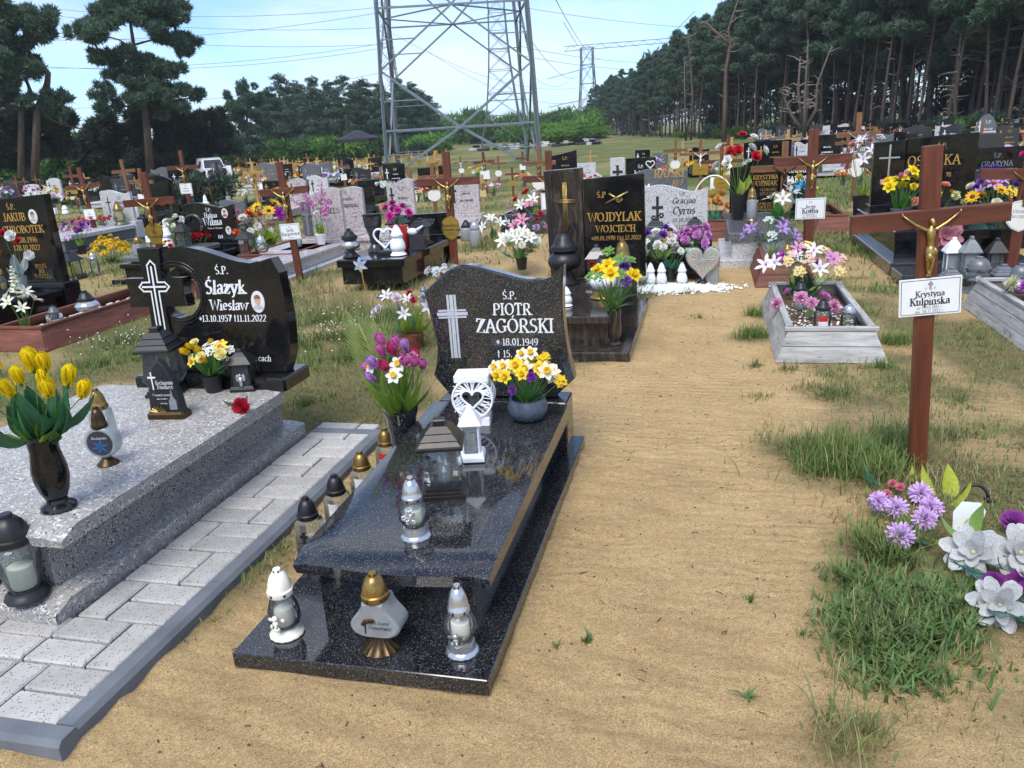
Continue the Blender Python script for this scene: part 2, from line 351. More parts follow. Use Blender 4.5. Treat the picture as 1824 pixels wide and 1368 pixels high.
# ------------------------------------------------------------------ serif lettering drawn with a broad pen
GL = {
'A':(76,'6,0 38,100|38,100 70,0|18,35 58,35','6,0 70,0'),'B':(66,'14,0 14,100|14,100 a32,76,22,24,90,-90 14,52|14,52 a34,26,27,26,90,-90 14,0','14,0 14,100'),
'C':(74,'a42,50,34,50,48,312|68,100 66,74',''),'D':(78,'14,0 14,100|14,100 a32,50,38,50,90,-90 14,0','14,0 14,100'),
'E':(64,'14,0 14,100|14,100 56,100 57,80|14,52 46,52|14,0 58,0 60,22','14,0 14,100'),'F':(60,'14,0 14,100|14,100 56,100 57,80|14,52 46,52','14,0'),
'G':(80,'a42,50,34,50,48,325|68,44 68,8|68,100 66,74','68,44'),'H':(78,'14,0 14,100|64,0 64,100|14,52 64,52','14,0 14,100 64,0 64,100'),
'I':(34,'17,0 17,100','17,0 17,100'),'J':(46,'32,100 32,22 a18,20,14,22,0,-150','32,100'),'K':(74,'14,0 14,100|64,100 14,42|30,58 66,0','14,0 14,100 64,100 66,0'),
'L':(60,'14,0 14,100|14,0 56,0 58,24','14,0 14,100'),'M':(92,'14,0 16,100 46,8 76,100 78,0','14,0 78,0'),'N':(82,'14,0 14,100|14,100 68,0|68,0 68,100','14,0 68,100'),
'O':(84,'a42,50,35,50,0,360',''),'P':(64,'14,0 14,100|14,100 a34,73,25,27,90,-90 14,46','14,0'),'R':(74,'14,0 14,100|14,100 a34,74,24,26,90,-90 14,48|34,48 68,0','14,0 68,0'),
'S':(60,'a31,75,21,25,35,270 a29,25,23,25,90,-145',''),'T':(70,'35,0 35,100|4,82 5,100 65,100 66,82','35,0'),'U':(78,'14,100 14,30 a39,30,25,30,180,360 64,100','14,100 64,100'),
'V':(74,'4,100 38,0 70,100','4,100 70,100'),'W':(104,'3,100 28,0 52,92 76,0 100,100','3,100 100,100'),'Y':(72,'4,100 36,48 36,0|68,100 36,48','4,100 68,100 36,0'),'Z':(68,'8,80 9,100 60,100 7,0 60,0 62,20',''),
'a':(54,'8,50 a25,46,17,20,160,0 42,10 52,2|a25,18,17,18,0,360',''),'b':(60,'12,0 12,100|a33,33,21,33,0,360',''),'c':(50,'a29,33,22,33,50,315',''),'d':(60,'a27,33,21,33,0,360|48,0 48,100','48,100'),
'e':(54,'7,35 47,35 a27,34,20,32,5,315',''),'f':(34,'14,0 14,80 a28,82,14,18,180,60|2,64 30,64','14,0'),'g':(56,'a27,36,20,30,0,360|47,62 47,-8 a27,-10,20,18,0,-160',''),'h':(62,'12,0 12,100|12,40 a31,42,19,24,180,0 50,0','12,0 50,0'),
'i':(26,'13,0 13,64|12,84 14,92','13,0'),'j':(28,'16,64 16,-12 a2,-12,14,14,0,-120|15,84 17,92',''),'k':(58,'12,0 12,100|46,64 12,24|22,34 52,0','12,0 52,0'),'l':(26,'13,0 13,100','13,0'),
'm':(88,'12,0 12,64|12,42 a28,44,16,21,180,0 44,0|44,42 a60,44,16,21,180,0 76,0','12,0 44,0 76,0'),'n':(62,'12,0 12,64|12,40 a31,42,19,23,180,0 50,0','12,0 50,0'),'o':(58,'a29,33,23,33,0,360',''),
'p':(60,'12,-30 12,64|a33,33,21,33,0,360','12,-30'),'r':(46,'12,0 12,64|12,38 a30,42,18,22,180,45','12,0'),'s':(44,'a23,49,14,16,35,270 a21,17,16,17,90,-145',''),'t':(36,'16,88 16,14 a28,14,12,14,180,300|3,64 32,64',''),
'u':(62,'12,64 12,22 a30,22,18,22,180,360 48,64|48,20 48,0','12,64'),'w':(82,'3,64 22,0 40,58 58,0 78,64','3,64 78,64'),'y':(56,'4,64 28,2|52,64 22,-22 8,-28','4,64 52,64'),'z':(52,'7,50 7,64 44,64 6,0 46,0 47,14',''),
'0':(60,'a30,50,23,50,0,360',''),'1':(44,'24,0 24,100|10,86 24,100','24,0'),'2':(58,'a28,73,21,27,165,-35 6,0 54,0',''),'3':(56,'a26,76,20,24,150,-90|26,52 a26,26,23,26,90,-150',''),'4':(60,'44,0 44,100 4,30 58,30',''),
'5':(58,'50,100 14,100 12,56 a28,32,22,32,120,-150',''),'6':(58,'a30,31,22,31,0,360|50,98 a34,40,26,60,95,180',''),'7':(56,'7,84 8,100 52,100 20,0',''),'8':(58,'a29,76,19,24,0,360|a29,27,23,27,0,360',''),'9':(58,'a28,69,22,31,0,360|8,2 a24,60,26,60,-85,0',''),
'¬':(54,'6,8 12,62 24,4 32,60 48,10',''),'¦':(44,'8,0 8,64|8,34 34,58 36,4',''),'.':(26,'12,-3 12,13',''),',':(24,'14,6 8,-12',''),'-':(40,'6,38 34,38',''),'*':(50,'25,20 25,80|2,64 48,36|2,36 48,64',''),'+':(50,'25,-4 25,104|6,72 44,72',''),':':(24,'12,4 14,8|12,52 14,56',''),"'":(20,'10,100 8,76',''),
}
COMP = {'Ś':('S','ac'),'Ó':('O','ac'),'Ń':('N','ac'),'Ź':('Z','ac'),'Ż':('Z','do'),'Ł':('L','sl'),'ś':('s','ac'),'ó':('o','ac'),'ń':('n','ac'),'ć':('c','ac'),'ź':('z','ac'),'ż':('z','do'),'ł':('l','sl'),'ą':('a','og'),'ę':('e','og')}
def _stroke(s):
    P = []
    for tk in s.split():
        if tk[0] == 'a':
            cx, cy, rx, ry, a0, a1 = map(float, tk[1:].split(',')); n = max(4, int(abs(a1-a0)/24))
            for i in range(n+1):
                a = math.radians(a0+(a1-a0)*i/n); P.append((cx+rx*math.cos(a), cy+ry*math.sin(a)))
        else: P.append(tuple(map(float, tk.split(','))))
    Q = [P[0]]
    for p in P[1:]:
        if abs(p[0]-Q[-1][0])+abs(p[1]-Q[-1][1]) > .5: Q.append(p)
    return Q
def _glyph(ch):
    ac = None
    if ch in COMP: ch, ac = COMP[ch]
    w, st, sf = GL.get(ch, (40, '', ''))
    S_ = [_stroke(x) for x in st.split('|') if x]; F_ = [tuple(map(float, x.split(','))) for x in sf.split()]
    top = 100 if ch.isupper() or ch == 'l' else 66; c = w/2
    if ac == 'ac': S_.append([(c-2, top+10), (c+10, top+28)])
    if ac == 'do': S_.append([(c, top+12), (c, top+20)])
    if ac == 'sl': S_.append([(c-16, 40), (c+12, 62)])
    if ac == 'og': S_.append([(c+14, 0), (c+6, -14), (c+16, -20)])
    return w, S_, F_
def scrib(n, seed=1):
    r = random.Random(seed); return ''.join(r.choice('¬¦¬¬') for _ in range(n))   # writing too small to read
def text_w(s, size, sp=6):
    return sum((34 if c == ' ' else _glyph(c)[0]+sp) for c in s)*size/100
def text_mb(s, size, bold=1.0, slant=0.0, sp=6, mb=None, x0=0, z0=0, align='c', sans=False):
    mb = mb or MB(); k = size/100; w_ = text_w(s, size, sp)
    x = x0-(w_/2 if align == 'c' else w_ if align == 'r' else 0); thick, thin = 15*bold, 7*bold
    if sans: thick = thin = 10*bold
    nib = math.radians(16); lay = 0
    def put(P): return [(x+(p[0]+slant*p[1])*k, -(.0002+.00012*(lay % 5)), z0+p[1]*k) for p in P]
    for ch in s:
        if ch == ' ': x += 34*k; continue
        w, ST, SF = _glyph(ch)
        for P in ST:
            n = len(P); lay += 1; Lf = []; Rt = []; closed = n > 4 and abs(P[0][0]-P[-1][0])+abs(P[0][1]-P[-1][1]) < 1
            for i, p in enumerate(P):
                a = P[i-1] if i else (P[-2] if closed else p); b = P[i+1] if i < n-1 else (P[1] if closed else p)
                d = Vector((b[0]-a[0], b[1]-a[1]))
                d = d.normalized() if d.length > 1e-6 else Vector((1, 0)); ang = math.atan2(d.y, d.x)
                hw = max(thin, thick*abs(math.sin(ang-nib)))/2 if not sans else thick/2
                nn = Vector((-d.y, d.x))
                if 0 < i < n-1 or closed:
                    e = Vector((p[0]-a[0], p[1]-a[1])); e = e.normalized() if e.length > 1e-6 else d
                    hw /= max(.45, abs(Vector((-e.y, e.x)).dot(nn)))
                Lf.append((p[0]+nn.x*hw, p[1]+nn.y*hw)); Rt.append((p[0]-nn.x*hw, p[1]-nn.y*hw))
            V = put(Lf)+put(Rt); mb.add(V, [(i, n+i, n+i+1, i+1) for i in range(n-1)])
        if not sans:
            for p in SF:
                lay += 1; h = thin*.62; q = 12+thick*.35
                mb.add(put([(p[0]-q, p[1]-h), (p[0]+q, p[1]-h), (p[0]+q, p[1]+h), (p[0]-q, p[1]+h)]), [(0, 1, 2, 3)])
        x += (w+sp)*k
    return mb
def inscribe(parent, lines, y, mat):                    # lines: (text, size, x, z, bold, slant[, align])
    for L_ in lines:
        t, size, x, z, bold, slant = L_[:6]; al = L_[6] if len(L_) > 6 else 'c'; mm = L_[7] if len(L_) > 7 else mat
        if not t: continue
        text_mb(t, size, bold, slant, align=al).obj('lettering', mm, parent, loc=(x, y, z))
def oval_photo(parent, x, y, z, rx, rz, seed=0, hair='#6b5a4c', shirt='#aab0b6'):
    a = [(rx*math.cos(2*math.pi*i/20), rz*math.sin(2*math.pi*i/20)) for i in range(20)]
    o = MB().prism(a, -.004, 0, .001).obj('portrait_photo', M['photo'], parent, loc=(x, y, z))
    f = [(rx*.42*math.cos(2*math.pi*i/14), rz*.15+rz*.42*math.sin(2*math.pi*i/14)) for i in range(14)]
    b = [(rx*.75*math.cos(math.pi*i/10), -rz*.66+rz*.42*math.sin(math.pi*i/10)) for i in range(11)]
    h = [(rx*.46*math.cos(math.pi*i/10), rz*.3+rz*.36*math.sin(math.pi*i/10)) for i in range(11)]
    mb = MB(); mb.mi(1).prism(b, -.0055, -.004); mb.mi(0).prism(f, -.0062, -.004); mb.mi(2).prism(h, -.0068, -.004)
    mb.obj('printed_face', [plain('photo_skin', '#c49a80', .4), plain('photo_shirt_'+shirt, shirt, .4), plain('photo_hair_'+hair, hair, .4)], o)
def cross_mb(w, h, t, d=.01, arm=.68, flare=1.0, mb=None):
    mb = mb or MB(); z = h*arm; a = t/2; f = a*flare
    o = [(-f, 0), (f, 0), (a, z-a), (w/2, z-f), (w/2, z+f), (a, z+a), (f, h), (-f, h), (-a, z+a), (-w/2, z+f), (-w/2, z-f), (-a, z-a)]
    pts = [(p[0], p[1]) for p in o]; n = 12
    vs = [(p[0], -d, p[1]) for p in pts]+[(p[0], 0, p[1]) for p in pts]
    fs = [(0, 1, 2, 11), (2, 3, 4, 5), (8, 9, 10, 11), (5, 6, 7, 8), (2, 5, 8, 11)]+[(i, n+i, n+(i+1) % n, (i+1) % n) for i in range(n)]
    return mb.add(vs, fs)
# ------------------------------------------------------------------ headstone outlines (XZ, counter-clockwise seen from the front)
def outl(kind, w, h, n=18):
    a = w/2
    if kind == 'rect': return [(-a, 0), (a, 0), (a, h), (-a, h)]
    if kind == 'slope': return [(-a, 0), (a, 0), (a, h*1.0), (-a, h*.93)]
    top = []
    for i in range(n+1):
        u = i/n; x = a-w*u*1.0
        if kind in ('wave', 'wavebell', 'book'): z = h*(.93+.07*math.cos(2*math.pi*((1-u)*.86-.22))) + (h*.035*max(0, (1-u)-.8)/.2)
        elif kind == 'waver': z = h*(.93+.07*math.cos(2*math.pi*(u*.86-.22)))+(h*.035*max(0, u-.8)/.2)
        elif kind == 'arch': z = h*(.84+.16*math.sin(math.pi*u))
        elif kind == 'swoop': z = h*(.86+.14*(1-u)**1.6)
        elif kind == 'pointed': z = h*(.6+.4*math.sin(math.pi*u)**.8)
        else: z = h
        top.append((x, z))
    if kind == 'wavebell':
        L_ = []; Rr = []
        for i in range(9):
            u = i/9; k = 1-.10*math.sin(math.pi*min(1, u*1.08))+(.02 if u < .2 else 0)
            if u < .12: k = .8+u*1.7
            L_.append((-a*k, h*.93*u)); Rr.append((a*k, h*.93*u))
        return Rr+top+L_[::-1]
    if kind == 'book':
        Rr = [(a*(1+.06*math.sin(math.pi*i/6)), h*.9*i/6) for i in range(6)]; L_ = [(-p[0], p[1]) for p in Rr]
        return Rr+top+L_[::-1]
    return [(-a, 0), (a, 0)]+top
def grave(label, P, w, h, shape='wave', mat='gr_black', lines=(), tm='txtw', slab=1.6, slabw=None, slabmat=None, ledge=.32, cross=None, photo=None, group=None, thick=.08, base=True, rz=0.0, side=None, emblem=None, lean=0.0):
    """headstone with pedestal, slab towards the viewer and base plate; P = middle of the headstone's foot on the ground"""
    t = thing('grave_monument', label, 'grave', P, rz, group); sm = slabmat or mat; sw = slabw or w*1.12
    z0 = ledge
    hs = MB().prism(outl(shape, w, h), -thick/2, thick/2, .006).obj('headstone', M[mat], t, loc=(0, 0, z0+.05), smooth=25)
    if lean: hs.rotation_euler.x = lean
    MB().cbox((0, .02, z0/2+.025), (sw*1.02, .24, z0+.05), .01).obj('pedestal', M[sm], t)
    if slab:
        MB().cbox((0, -.1-slab/2, z0*.5), (sw*.9, slab-.04, z0*.55), .008).obj('plinth', M[side or sm], t)
        MB().cbox((0, -.1-slab/2-.02, z0*.86), (sw, slab, z0*.22), .012).obj('slab', M[sm], t)
        if base: MB().cbox((0, .1-slab/2-.08, z0*.1), (sw*1.24, slab+.42, z0*.24), .008).obj('base_plate', M[side or sm], t)
    inscribe(hs, lines, -thick/2-.001, M[tm])
    if cross:                                          # (x, z, w, h, thickness, mat)
        x, z, cw, ch, ct, cm = cross; cross_mb(cw, ch, ct, .004, .66, 1.15).obj('cross_emblem', M[cm], hs, loc=(x, -thick/2-.0005, z))
    if photo: oval_photo(hs, photo[0], -thick/2-.001, photo[1], photo[2], photo[2]*1.35)
    if emblem: emblem(hs, -thick/2-.001)
    return t
# ------------------------------------------------------------------ wooden crosses
_fig = {}
def corpus(mat):
    """small cast figure with raised arms, one continuous surface of tapered limbs"""
    if mat in _fig: return _fig[mat]
    mb = MB(); y = -.012
    mb.tube([(0, y, -.045), (0, y-.003, -.02), (.001, y-.004, .012), (.001, y-.005, .04), (0, y-.006, .072), (0, y-.004, .093), (0, y-.006, .108), (.002, y-.009, .122)], [.016, .0205, .0175, .0185, .0255, .024, .0135, .008], 12)
    mb.ball((.006, y-.013, .139), .0155, 10, 7, (.85, .95, 1.2)); mb.ball((.005, y-.006, .144), .0172, 9, 6, (.95, .85, 1.15)); mb.ball((.008, y-.022, .129), .007, 6, 4, (1, .8, 1.3))
    for s in (-1, 1):
        mb.tube([(s*.012, y-.005, .092), (s*.034, y-.005, .101), (s*.082, y-.003, .130), (s*.118, y-.002, .158), (s*.15, y, .186)], [.0125, .0105, .0078, .0068, .0048], 8); mb.ball((s*.155, y-.002, .191), .008, 7, 4, (.8, .6, 1.2))
        mb.tube([(s*.010, y-.004, -.030), (s*.0125, y-.012, -.062), (s*.0115, y-.017, -.092), (s*.0075, y-.009, -.128), (s*.0045, y-.006, -.150), (s*.004, y-.016, -.163)], [.0165, .0148, .0115, .0098, .0062, .006], 8)
    mb.tube([(0, y-.004, .004), (0, y-.006, -.012), (.001, y-.007, -.036), (-.002, y-.008, -.055)], [.021, .0255, .0275, .027], 12); mb.tube([(-.001, y-.010, -.03), (-.004, y-.014, -.06), (-.006, y-.015, -.084)], [.022, .0235, .018], 12)
    mb.tube([(.024, y-.008, -.008), (.030, y-.010, -.03), (.028, y-.009, -.062)], [.006, .010, .005], 7); mb.box((0, y+.004, -.170), (.026, .022, .018))
    _fig[mat] = mb.mesh('figure', M[mat], True); return _fig[mat]
def shield(w, h, kind='shield'):
    a = w/2
    if kind == 'rect': return [(-a, 0), (a, 0), (a, h), (-a, h)]
    if kind == 'oval': return [(a*math.cos(2*math.pi*i/22), h/2+h/2*math.sin(2*math.pi*i/22)) for i in range(22)]
    if kind == 'urn': return [(-a*.62, 0), (a*.62, 0), (a*.72, h*.25), (a, h*.5), (a*.95, h*.82), (a*.45, h*.95), (0, h), (-a*.45, h*.95), (-a*.95, h*.82), (-a, h*.5), (-a*.72, h*.25)]
    return [(0, 0), (a*.55, h*.10), (a*.92, h*.27), (a, h*.5), (a*.94, h*.8), (a*.6, h*.93), (0, h), (-a*.6, h*.93), (-a*.94, h*.8), (-a, h*.5), (-a*.92, h*.27), (-a*.55, h*.10)]
def wcross(label, P, h, span=None, wood_='w_red', fig='gold', plq=None, group=None, lean=(0, 0), rz=0.0, sec=None, armz=.76, double=False, cat='cross', figs=1.0):
    """wooden grave cross; plq = (kind, mat, w, h, z of the middle as share of h, lines, text mat[, border])"""
    t = thing('wooden_cross', label, cat, P, rz, group, lean); k = h/1.5; span = span or .66*k; b = sec or .088*k; d = b*.55
    MB().cbox((0, 0, h/2-.02), (b, d, h+.04), .004).obj('post', M[wood_], t)
    MB().cbox((0, -.004, h*armz), (span, d*.9, b), .004).obj('crossbar', M[wood_+'h'], t)
    if double: MB().cbox((0, -.004, h*(armz-.2)), (span*.6, d*.9, b), .004).obj('crossbar', M[wood_+'h'], t)
    if fig:
        f = link('figure', corpus(fig), t, (0, -d/2-.002, h*armz+.02*k-.185*k*figs)); f.scale = (k*figs,)*3
    if plq:
        kind, pm, pw, ph, pz, lines, tm = plq[:7]
        o = MB().prism(shield(pw, ph, kind), -.006, 0, .0015).obj('plaque', M[pm], t, loc=(0, -d/2-.003, h*pz-ph/2))
        if len(plq) > 7:                                # printed border line
            bw = .004*k; q = []
            sh = shield(pw*.94, ph*.94 if kind != 'rect' else ph-.06*pw, kind); n = len(sh)
            cx, cz = 0, sum(p[1] for p in sh)/n
            inn = [(p[0]*(1-2*bw/pw), cz+(p[1]-cz)*(1-2*bw/ph)) for p in sh]; off = ph*.03
            vs = [(p[0], -.0065, p[1]+off) for p in sh]+[(p[0], -.0065, p[1]+off) for p in inn]
            MB().add(vs, [(i, (i+1) % n, n+(i+1) % n, n+i) for i in range(n)]).obj('printed_border', M[tm], o)
        inscribe(o, lines, -.0065, M[tm])
    return t
# ------------------------------------------------------------------ candle lamps
def lamp(label, P, h, body='jar', lid='dome', lidm='blackp', glass='glass', basem=None, candle='wax', deco=None, rz=0.0, group=None, r=None, detail=True):
    """glass grave lamp: base, glass body, candle insert, vented lid"""
    t = thing('candle_lamp', label, 'lamp', P, rz, group); r = r or h*.24; n = 20 if detail else 12
    zb = h*.10 if basem else 0.0; lz = h*.66
    bm = None
    if body == 'square':
        lz = h*.62; MB().lathe([(r*.70, zb), (r*.82, zb+h*.01), (r*.84, zb+h*.05), (r*.80, lz-h*.10), (r*.74, lz-h*.03), (r*.5, lz)], 24, sq=.82, a0=0).obj('glass_body', M[glass], t, 40)
    elif body == 'globe':
        zb = h*.20; lz = h*.60; prof = [(r*.42, zb)]+[(r*(.45+.55*math.sin(math.pi*(.1+.8*i/8))), zb+(lz-zb)*i/8) for i in range(9)]
        MB().lathe(prof, n, rib=.012, nrib=10).obj('glass_body', M[glass], t, 60)
    elif body == 'drop':
        zb = h*.14; lz = h*.62; prof = [(r*.62, zb), (r*.86, zb+h*.05), (r*.92, zb+h*.14), (r*.86, zb+h*.26), (r*.70, zb+h*.38), (r*.58, lz)]
        MB().lathe(prof, n, rib=.03, nrib=10).obj('glass_body', M[glass], t, 60)
    elif body == 'vase':
        zb = h*.12; lz = h*.66; prof = [(r*.62, zb), (r*.70, zb+h*.05), (r*.86, zb+h*.22), (r, zb+h*.38), (r*.96, lz-h*.05), (r*.74, lz)]
        MB().lathe(prof, 24, rib=.02, nrib=12).obj('glass_body', M[glass], t, 60)
    elif body == 'bowl':
        zb = h*.26; lz = h*.62; prof = [(r*.5, zb), (r*.9, zb+h*.06), (r, zb+h*.14), (r*.92, zb+h*.24), (r*.55, lz)]
        MB().lathe(prof, n).obj('glass_body', M[glass], t, 60)
    elif body == 'disc':                                # flat round flask standing on edge
        zb = h*.16; lz = h*.64; zc = (zb+lz)/2; rr = (lz-zb)*.56
        mb = MB(); mb.prism([(rr*math.cos(2*math.pi*i/24), zc+rr*math.sin(2*math.pi*i/24)) for i in range(24)], -r*.55, r*.55, r*.15); mb.obj('glass_body', M[glass], t, 35)
    elif body == 'heart':
        zb = h*.20; lz = h*.66
        hw = [(0, .42), (.03, .62), (.08, .80), (.16, .95), (.26, 1.03), (.38, 1.02), (.5, .92), (.62, .76), (.74, .60), (.86, .50), (1, .44)]
        o = [(r*1.2*q, zb+(lz-zb)*u) for u, q in hw]+[(-r*1.2*q, zb+(lz-zb)*u) for u, q in hw[::-1]]
        MB().prism(o, -r*.55, r*.75, r*.12).obj('glass_body', M[glass], t, 35)
    else:
        prof = [(r*.78, zb), (r*.86, zb+h*.03), (r*.88, lz-h*.12), (r*.80, lz-h*.04), (r*.62, lz)]
        MB().lathe(prof, n, rib=.0 if body == 'jar' else .03, nrib=10).obj('glass_body', M[glass], t, 50)
    if candle: MB().lathe([(r*.50, zb+.004), (r*.54, zb+h*.05), (r*.54, zb+h*.26), (.3*r, zb+h*.27)], 12).obj('candle', M[candle], t, 40)
    if basem:
        e = r*(.95 if body in ('globe', 'disc', 'heart', 'drop') else .9)
        if body in ('heart', 'bowl', 'disc'): pb = [(e*.95, 0), (e*.98, h*.015), (e*.8, h*.05), (e*.42, zb*.7), (e*.40, zb)]
        else: pb = [(e*.98, 0), (e*1.04, h*.02), (e*1.0, h*.05), (e*.86, h*.075), (e*.80, zb*.92), (r*.6, zb)]
        MB().lathe(pb, 48 if body == 'heart' else 28, rib=.05 if body == 'heart' else .018, nrib=16 if body == 'heart' else 14).obj('lamp_base', M[basem], t, 40)
    top = h-lz; q = r*(.70 if body not in ('disc', 'heart', 'globe', 'vase') else .62 if body != 'vase' else .8)
    if lid == 'dome': pl = [(q*.96, lz-h*.01), (q*1.06, lz+top*.02), (q*1.06, lz+top*.20), (q*.95, lz+top*.24), (q*.92, lz+top*.42), (q*.74, lz+top*.68), (q*.46, lz+top*.86), (q*.34, lz+top*.88), (q*.34, h*.985), (q*.30, h)]
    elif lid == 'cone': pl = [(q*1.0, lz-h*.01), (q*1.1, lz+top*.03), (q*1.08, lz+top*.22), (q*.88, lz+top*.3), (q*.72, lz+top*.58), (q*.45, lz+top*.84), (q*.33, lz+top*.86), (q*.33, h)]
    else: pl = [(q*.95, lz-h*.01), (q*1.15, lz+top*.05), (q*1.15, lz+top*.3), (q*.8, lz+top*.45), (q*.5, lz+top*.75), (q*.3, lz+top*.8), (q*.3, h)]
    ld = MB().lathe(pl, 24, rib=.022 if lid != 'plain' else 0, nrib=8).obj('lid', M[lidm], t, 45)
    if detail:
        vb = MB()
        for i in range(6):
            a = i*math.pi/3+.3; vb.box((q*1.055*math.cos(a), q*1.055*math.sin(a), lz+top*.11), (.004, q*.2, top*.09), Matrix.Rotation(a, 3, 'Z'))
            vb.box((q*.34*math.cos(a), q*.34*math.sin(a), lz+top*.93), (.003, q*.13, top*.07), Matrix.Rotation(a, 3, 'Z'))
        vb.obj('vent_holes', M['txtk'], ld)
    if deco: deco(t, h, r, zb, lz)
    return t
def deco_angel(mat):
    def f(t, h, r, zb, lz):
        mb = MB(); y = -r*.98; z = h*.26
        mb.ball((0, y, z+h*.12), h*.040, 10, 7); mb.ball((0, y, z+h*.045), h*.042, 8, 6, (1, .7, 1.2)); mb.ball((h*.02, y-.004, z-h*.03), h*.045, 8, 6, (1.1, .8, .8))
        for s in (-1, 1):
            mb.ball((s*h*.075, y+.01, z+h*.075), h*.05, 8, 5, (1, .25, .62)); mb.ball((s*h*.03, y-.012, z+h*.03), h*.02, 6, 4, (1, 1, 1.8))
        mb.obj('angel_relief', M[mat], t, True)
    return f
def deco_cross(mat='blackp', s=.22):
    def f(t, h, r, zb, lz):
        o = cross_mb(h*s*.62, h*s, h*.04, .004, .66, 1.7).obj('cross_relief', M[mat], t, loc=(0, -r*.86-.002, zb+h*.22))
    return f
def deco_label(col='#d8d8d8', col2='#c8231c'):
    def f(t, h, r, zb, lz):
        a = [math.radians(-90+x) for x in (-32, -16, 0, 16, 32)]; rr = r*.885; mb = MB()
        for k, (z0, z1) in enumerate(((zb+h*.06, zb+h*.34), (zb+h*.34, zb+h*.48))):
            mb.mi(k); mb.add([(rr*math.cos(q), rr*math.sin(q), z) for z in (z0, z1) for q in a], [(i, i+1, 6+i, 5+i) for i in range(4)])
        mb.obj('paper_label', [plain('label_'+col, col, .5), plain('label_'+col2, col2, .5)], t)
    return f
def deco_roses(mat):
    def f(t, h, r, zb, lz):
        mb = MB(); rr = random.Random(3)
        for x, z, s in ((-.35, .12, .05), (.1, .2, .06), (-.1, .05, .045), (.25, .06, .04)):
            for i in range(5):
                a = i*1.256; mb.ball((r*x+s*h*.55*math.cos(a), -r*.98, zb+h*(.10+z)+s*h*.55*math.sin(a)), h*s*.55, 6, 4, (1, .5, 1))
        mb.tube([(-r*.1, -r*1.0, zb+h*.05), (0, -r*1.02, zb+h*.2), (r*.1, -r, zb+h*.3)], h*.012, 5)
        mb.obj('rose_relief', M[mat], t, True)
    return f
def lantern(label, P, h, w, roofm='brownp', bodym=None, inner='led', rz=0.0, flare=1.0, group=None, glass='glass', style='step', basek=1.15):
    """square lantern: stepped foot, glass panes, corner posts, pyramidal roof"""
    t = thing('lantern', label, 'lantern', P, rz, group); a = w/2; bodym = bodym or roofm; R4 = math.pi/4
    fz = h*.13; gz = h*.66; k2 = math.sqrt(2)
    if style == 'step': fp = [(a*basek*1.02, 0), (a*basek*1.02, fz*.35), (a*basek*.92, fz*.42), (a*basek*.92, fz*.62), (a*basek*.82, fz*.7), (a*basek*.82, fz)]
    else: fp = [(a*basek, 0), (a*basek, fz*.5), (a*basek*.9, fz*.95), (a*basek*.88, fz)]
    MB().lathe([(r*k2, z) for r, z in fp], 4, a0=R4).obj('foot', M[bodym], t)
    g0, g1 = a*.78*flare, a*.92
    if style == 'step' and flare > 1: g0, g1 = a*.72, a*.98
    zs = [fz, fz+(gz-fz)*.22, gz] if flare > 1 else [fz, gz]; rs = [g0*.86, g0*1.28, g0*1.0] if flare > 1 else [g0, g0]
    for q in range(4):
        mb = MB(); c, s_ = math.cos(q*math.pi/2), math.sin(q*math.pi/2)
        vs = []
        for r, z in zip(rs, zs):
            for x in (-r*.97, r*.97): vs.append((x*c+r*s_, x*s_-r*c, z))
        mb.add(vs, [(0, 1, 3, 2)] if len(zs) == 2 else [(0, 1, 3, 2), (2, 3, 5, 4)]); mb.obj('pane', M[glass], t)
    for sx in (-1, 1):
        for sy in (-1, 1):
            MB().tube([(sx*r, sy*r, z) for r, z in zip(rs, zs)], a*(.045 if style == 'step' else .085), 4).obj('corner_post', M[bodym if style != 'step' else 'glassg'], t)
    e = a*1.12
    if style == 'step': rp_ = [(e*.9, gz-.003), (e, gz), (e, gz+h*.035), (e*.92, gz+h*.05), (e*.78, gz+h*.10), (e*.80, gz+h*.115), (e*.58, gz+h*.18), (e*.60, gz+h*.195), (e*.36, gz+h*.265), (e*.24, gz+h*.27), (e*.24, h*.985), (e*.2, h)]
    elif style == 'flat': rp_ = [(e*.9, gz-.003), (e, gz), (e, gz+(h-gz)*.9), (e*.96, h)]
    else: rp_ = [(e*.9, gz-.003), (e, gz), (e, gz+h*.02), (e*.55, gz+h*.18), (e*.28, gz+h*.26), (e*.22, gz+h*.27), (e*.2, h*.98), (e*.12, h)]
    MB().lathe([(r*k2, z) for r, z in rp_], 4, a0=R4).obj('roof', M[roofm], t)
    if inner == 'led':
        for x, y, q in ((-.16, .1, .50), (.14, .06, .44), (.04, -.16, .30)):
            c = MB().lathe([(a*.19, fz), (a*.19, fz+(gz-fz)*q)], 10, (a*x, a*y, 0)).obj('led_candle', M['silver'], t, 40)
            MB().lathe([(a*.10, 0), (a*.13, h*.012), (a*.06, h*.02), (a*.085, h*.04), (a*.05, h*.07), (.001, h*.09)], 8, (a*x, a*y, fz+(gz-fz)*q)).obj('flame', M['white'], c, True)
    elif inner: MB().lathe([(a*.42, fz), (a*.44, fz+h*.02), (a*.43, fz+(gz-fz)*.62), (a*.34, fz+(gz-fz)*.66), (a*.2, fz+(gz-fz)*.60)], 16).obj('candle', M[inner], t, 40)
    return t
def vase(label, P, h, prof, mat, n=24, group=None, name='vase', lip=True, rz=0.0):
    t = tag(MB().lathe([(r*h, z*h) for r, z in prof]+([(prof[-1][0]*h*.86, prof[-1][1]*h*.99), (prof[-1][0]*h*.8, h*.7)] if lip else []), n).obj(name, M[mat], None, 35, P), label, 'vase', group)
    t.rotation_euler.z = rz; return t
V_URN = [(.19, 0), (.21, .02), (.20, .06), (.13, .10), (.12, .14), (.17, .26), (.205, .42), (.205, .55), (.17, .75), (.16, .88), (.20, .99), (.205, 1)]
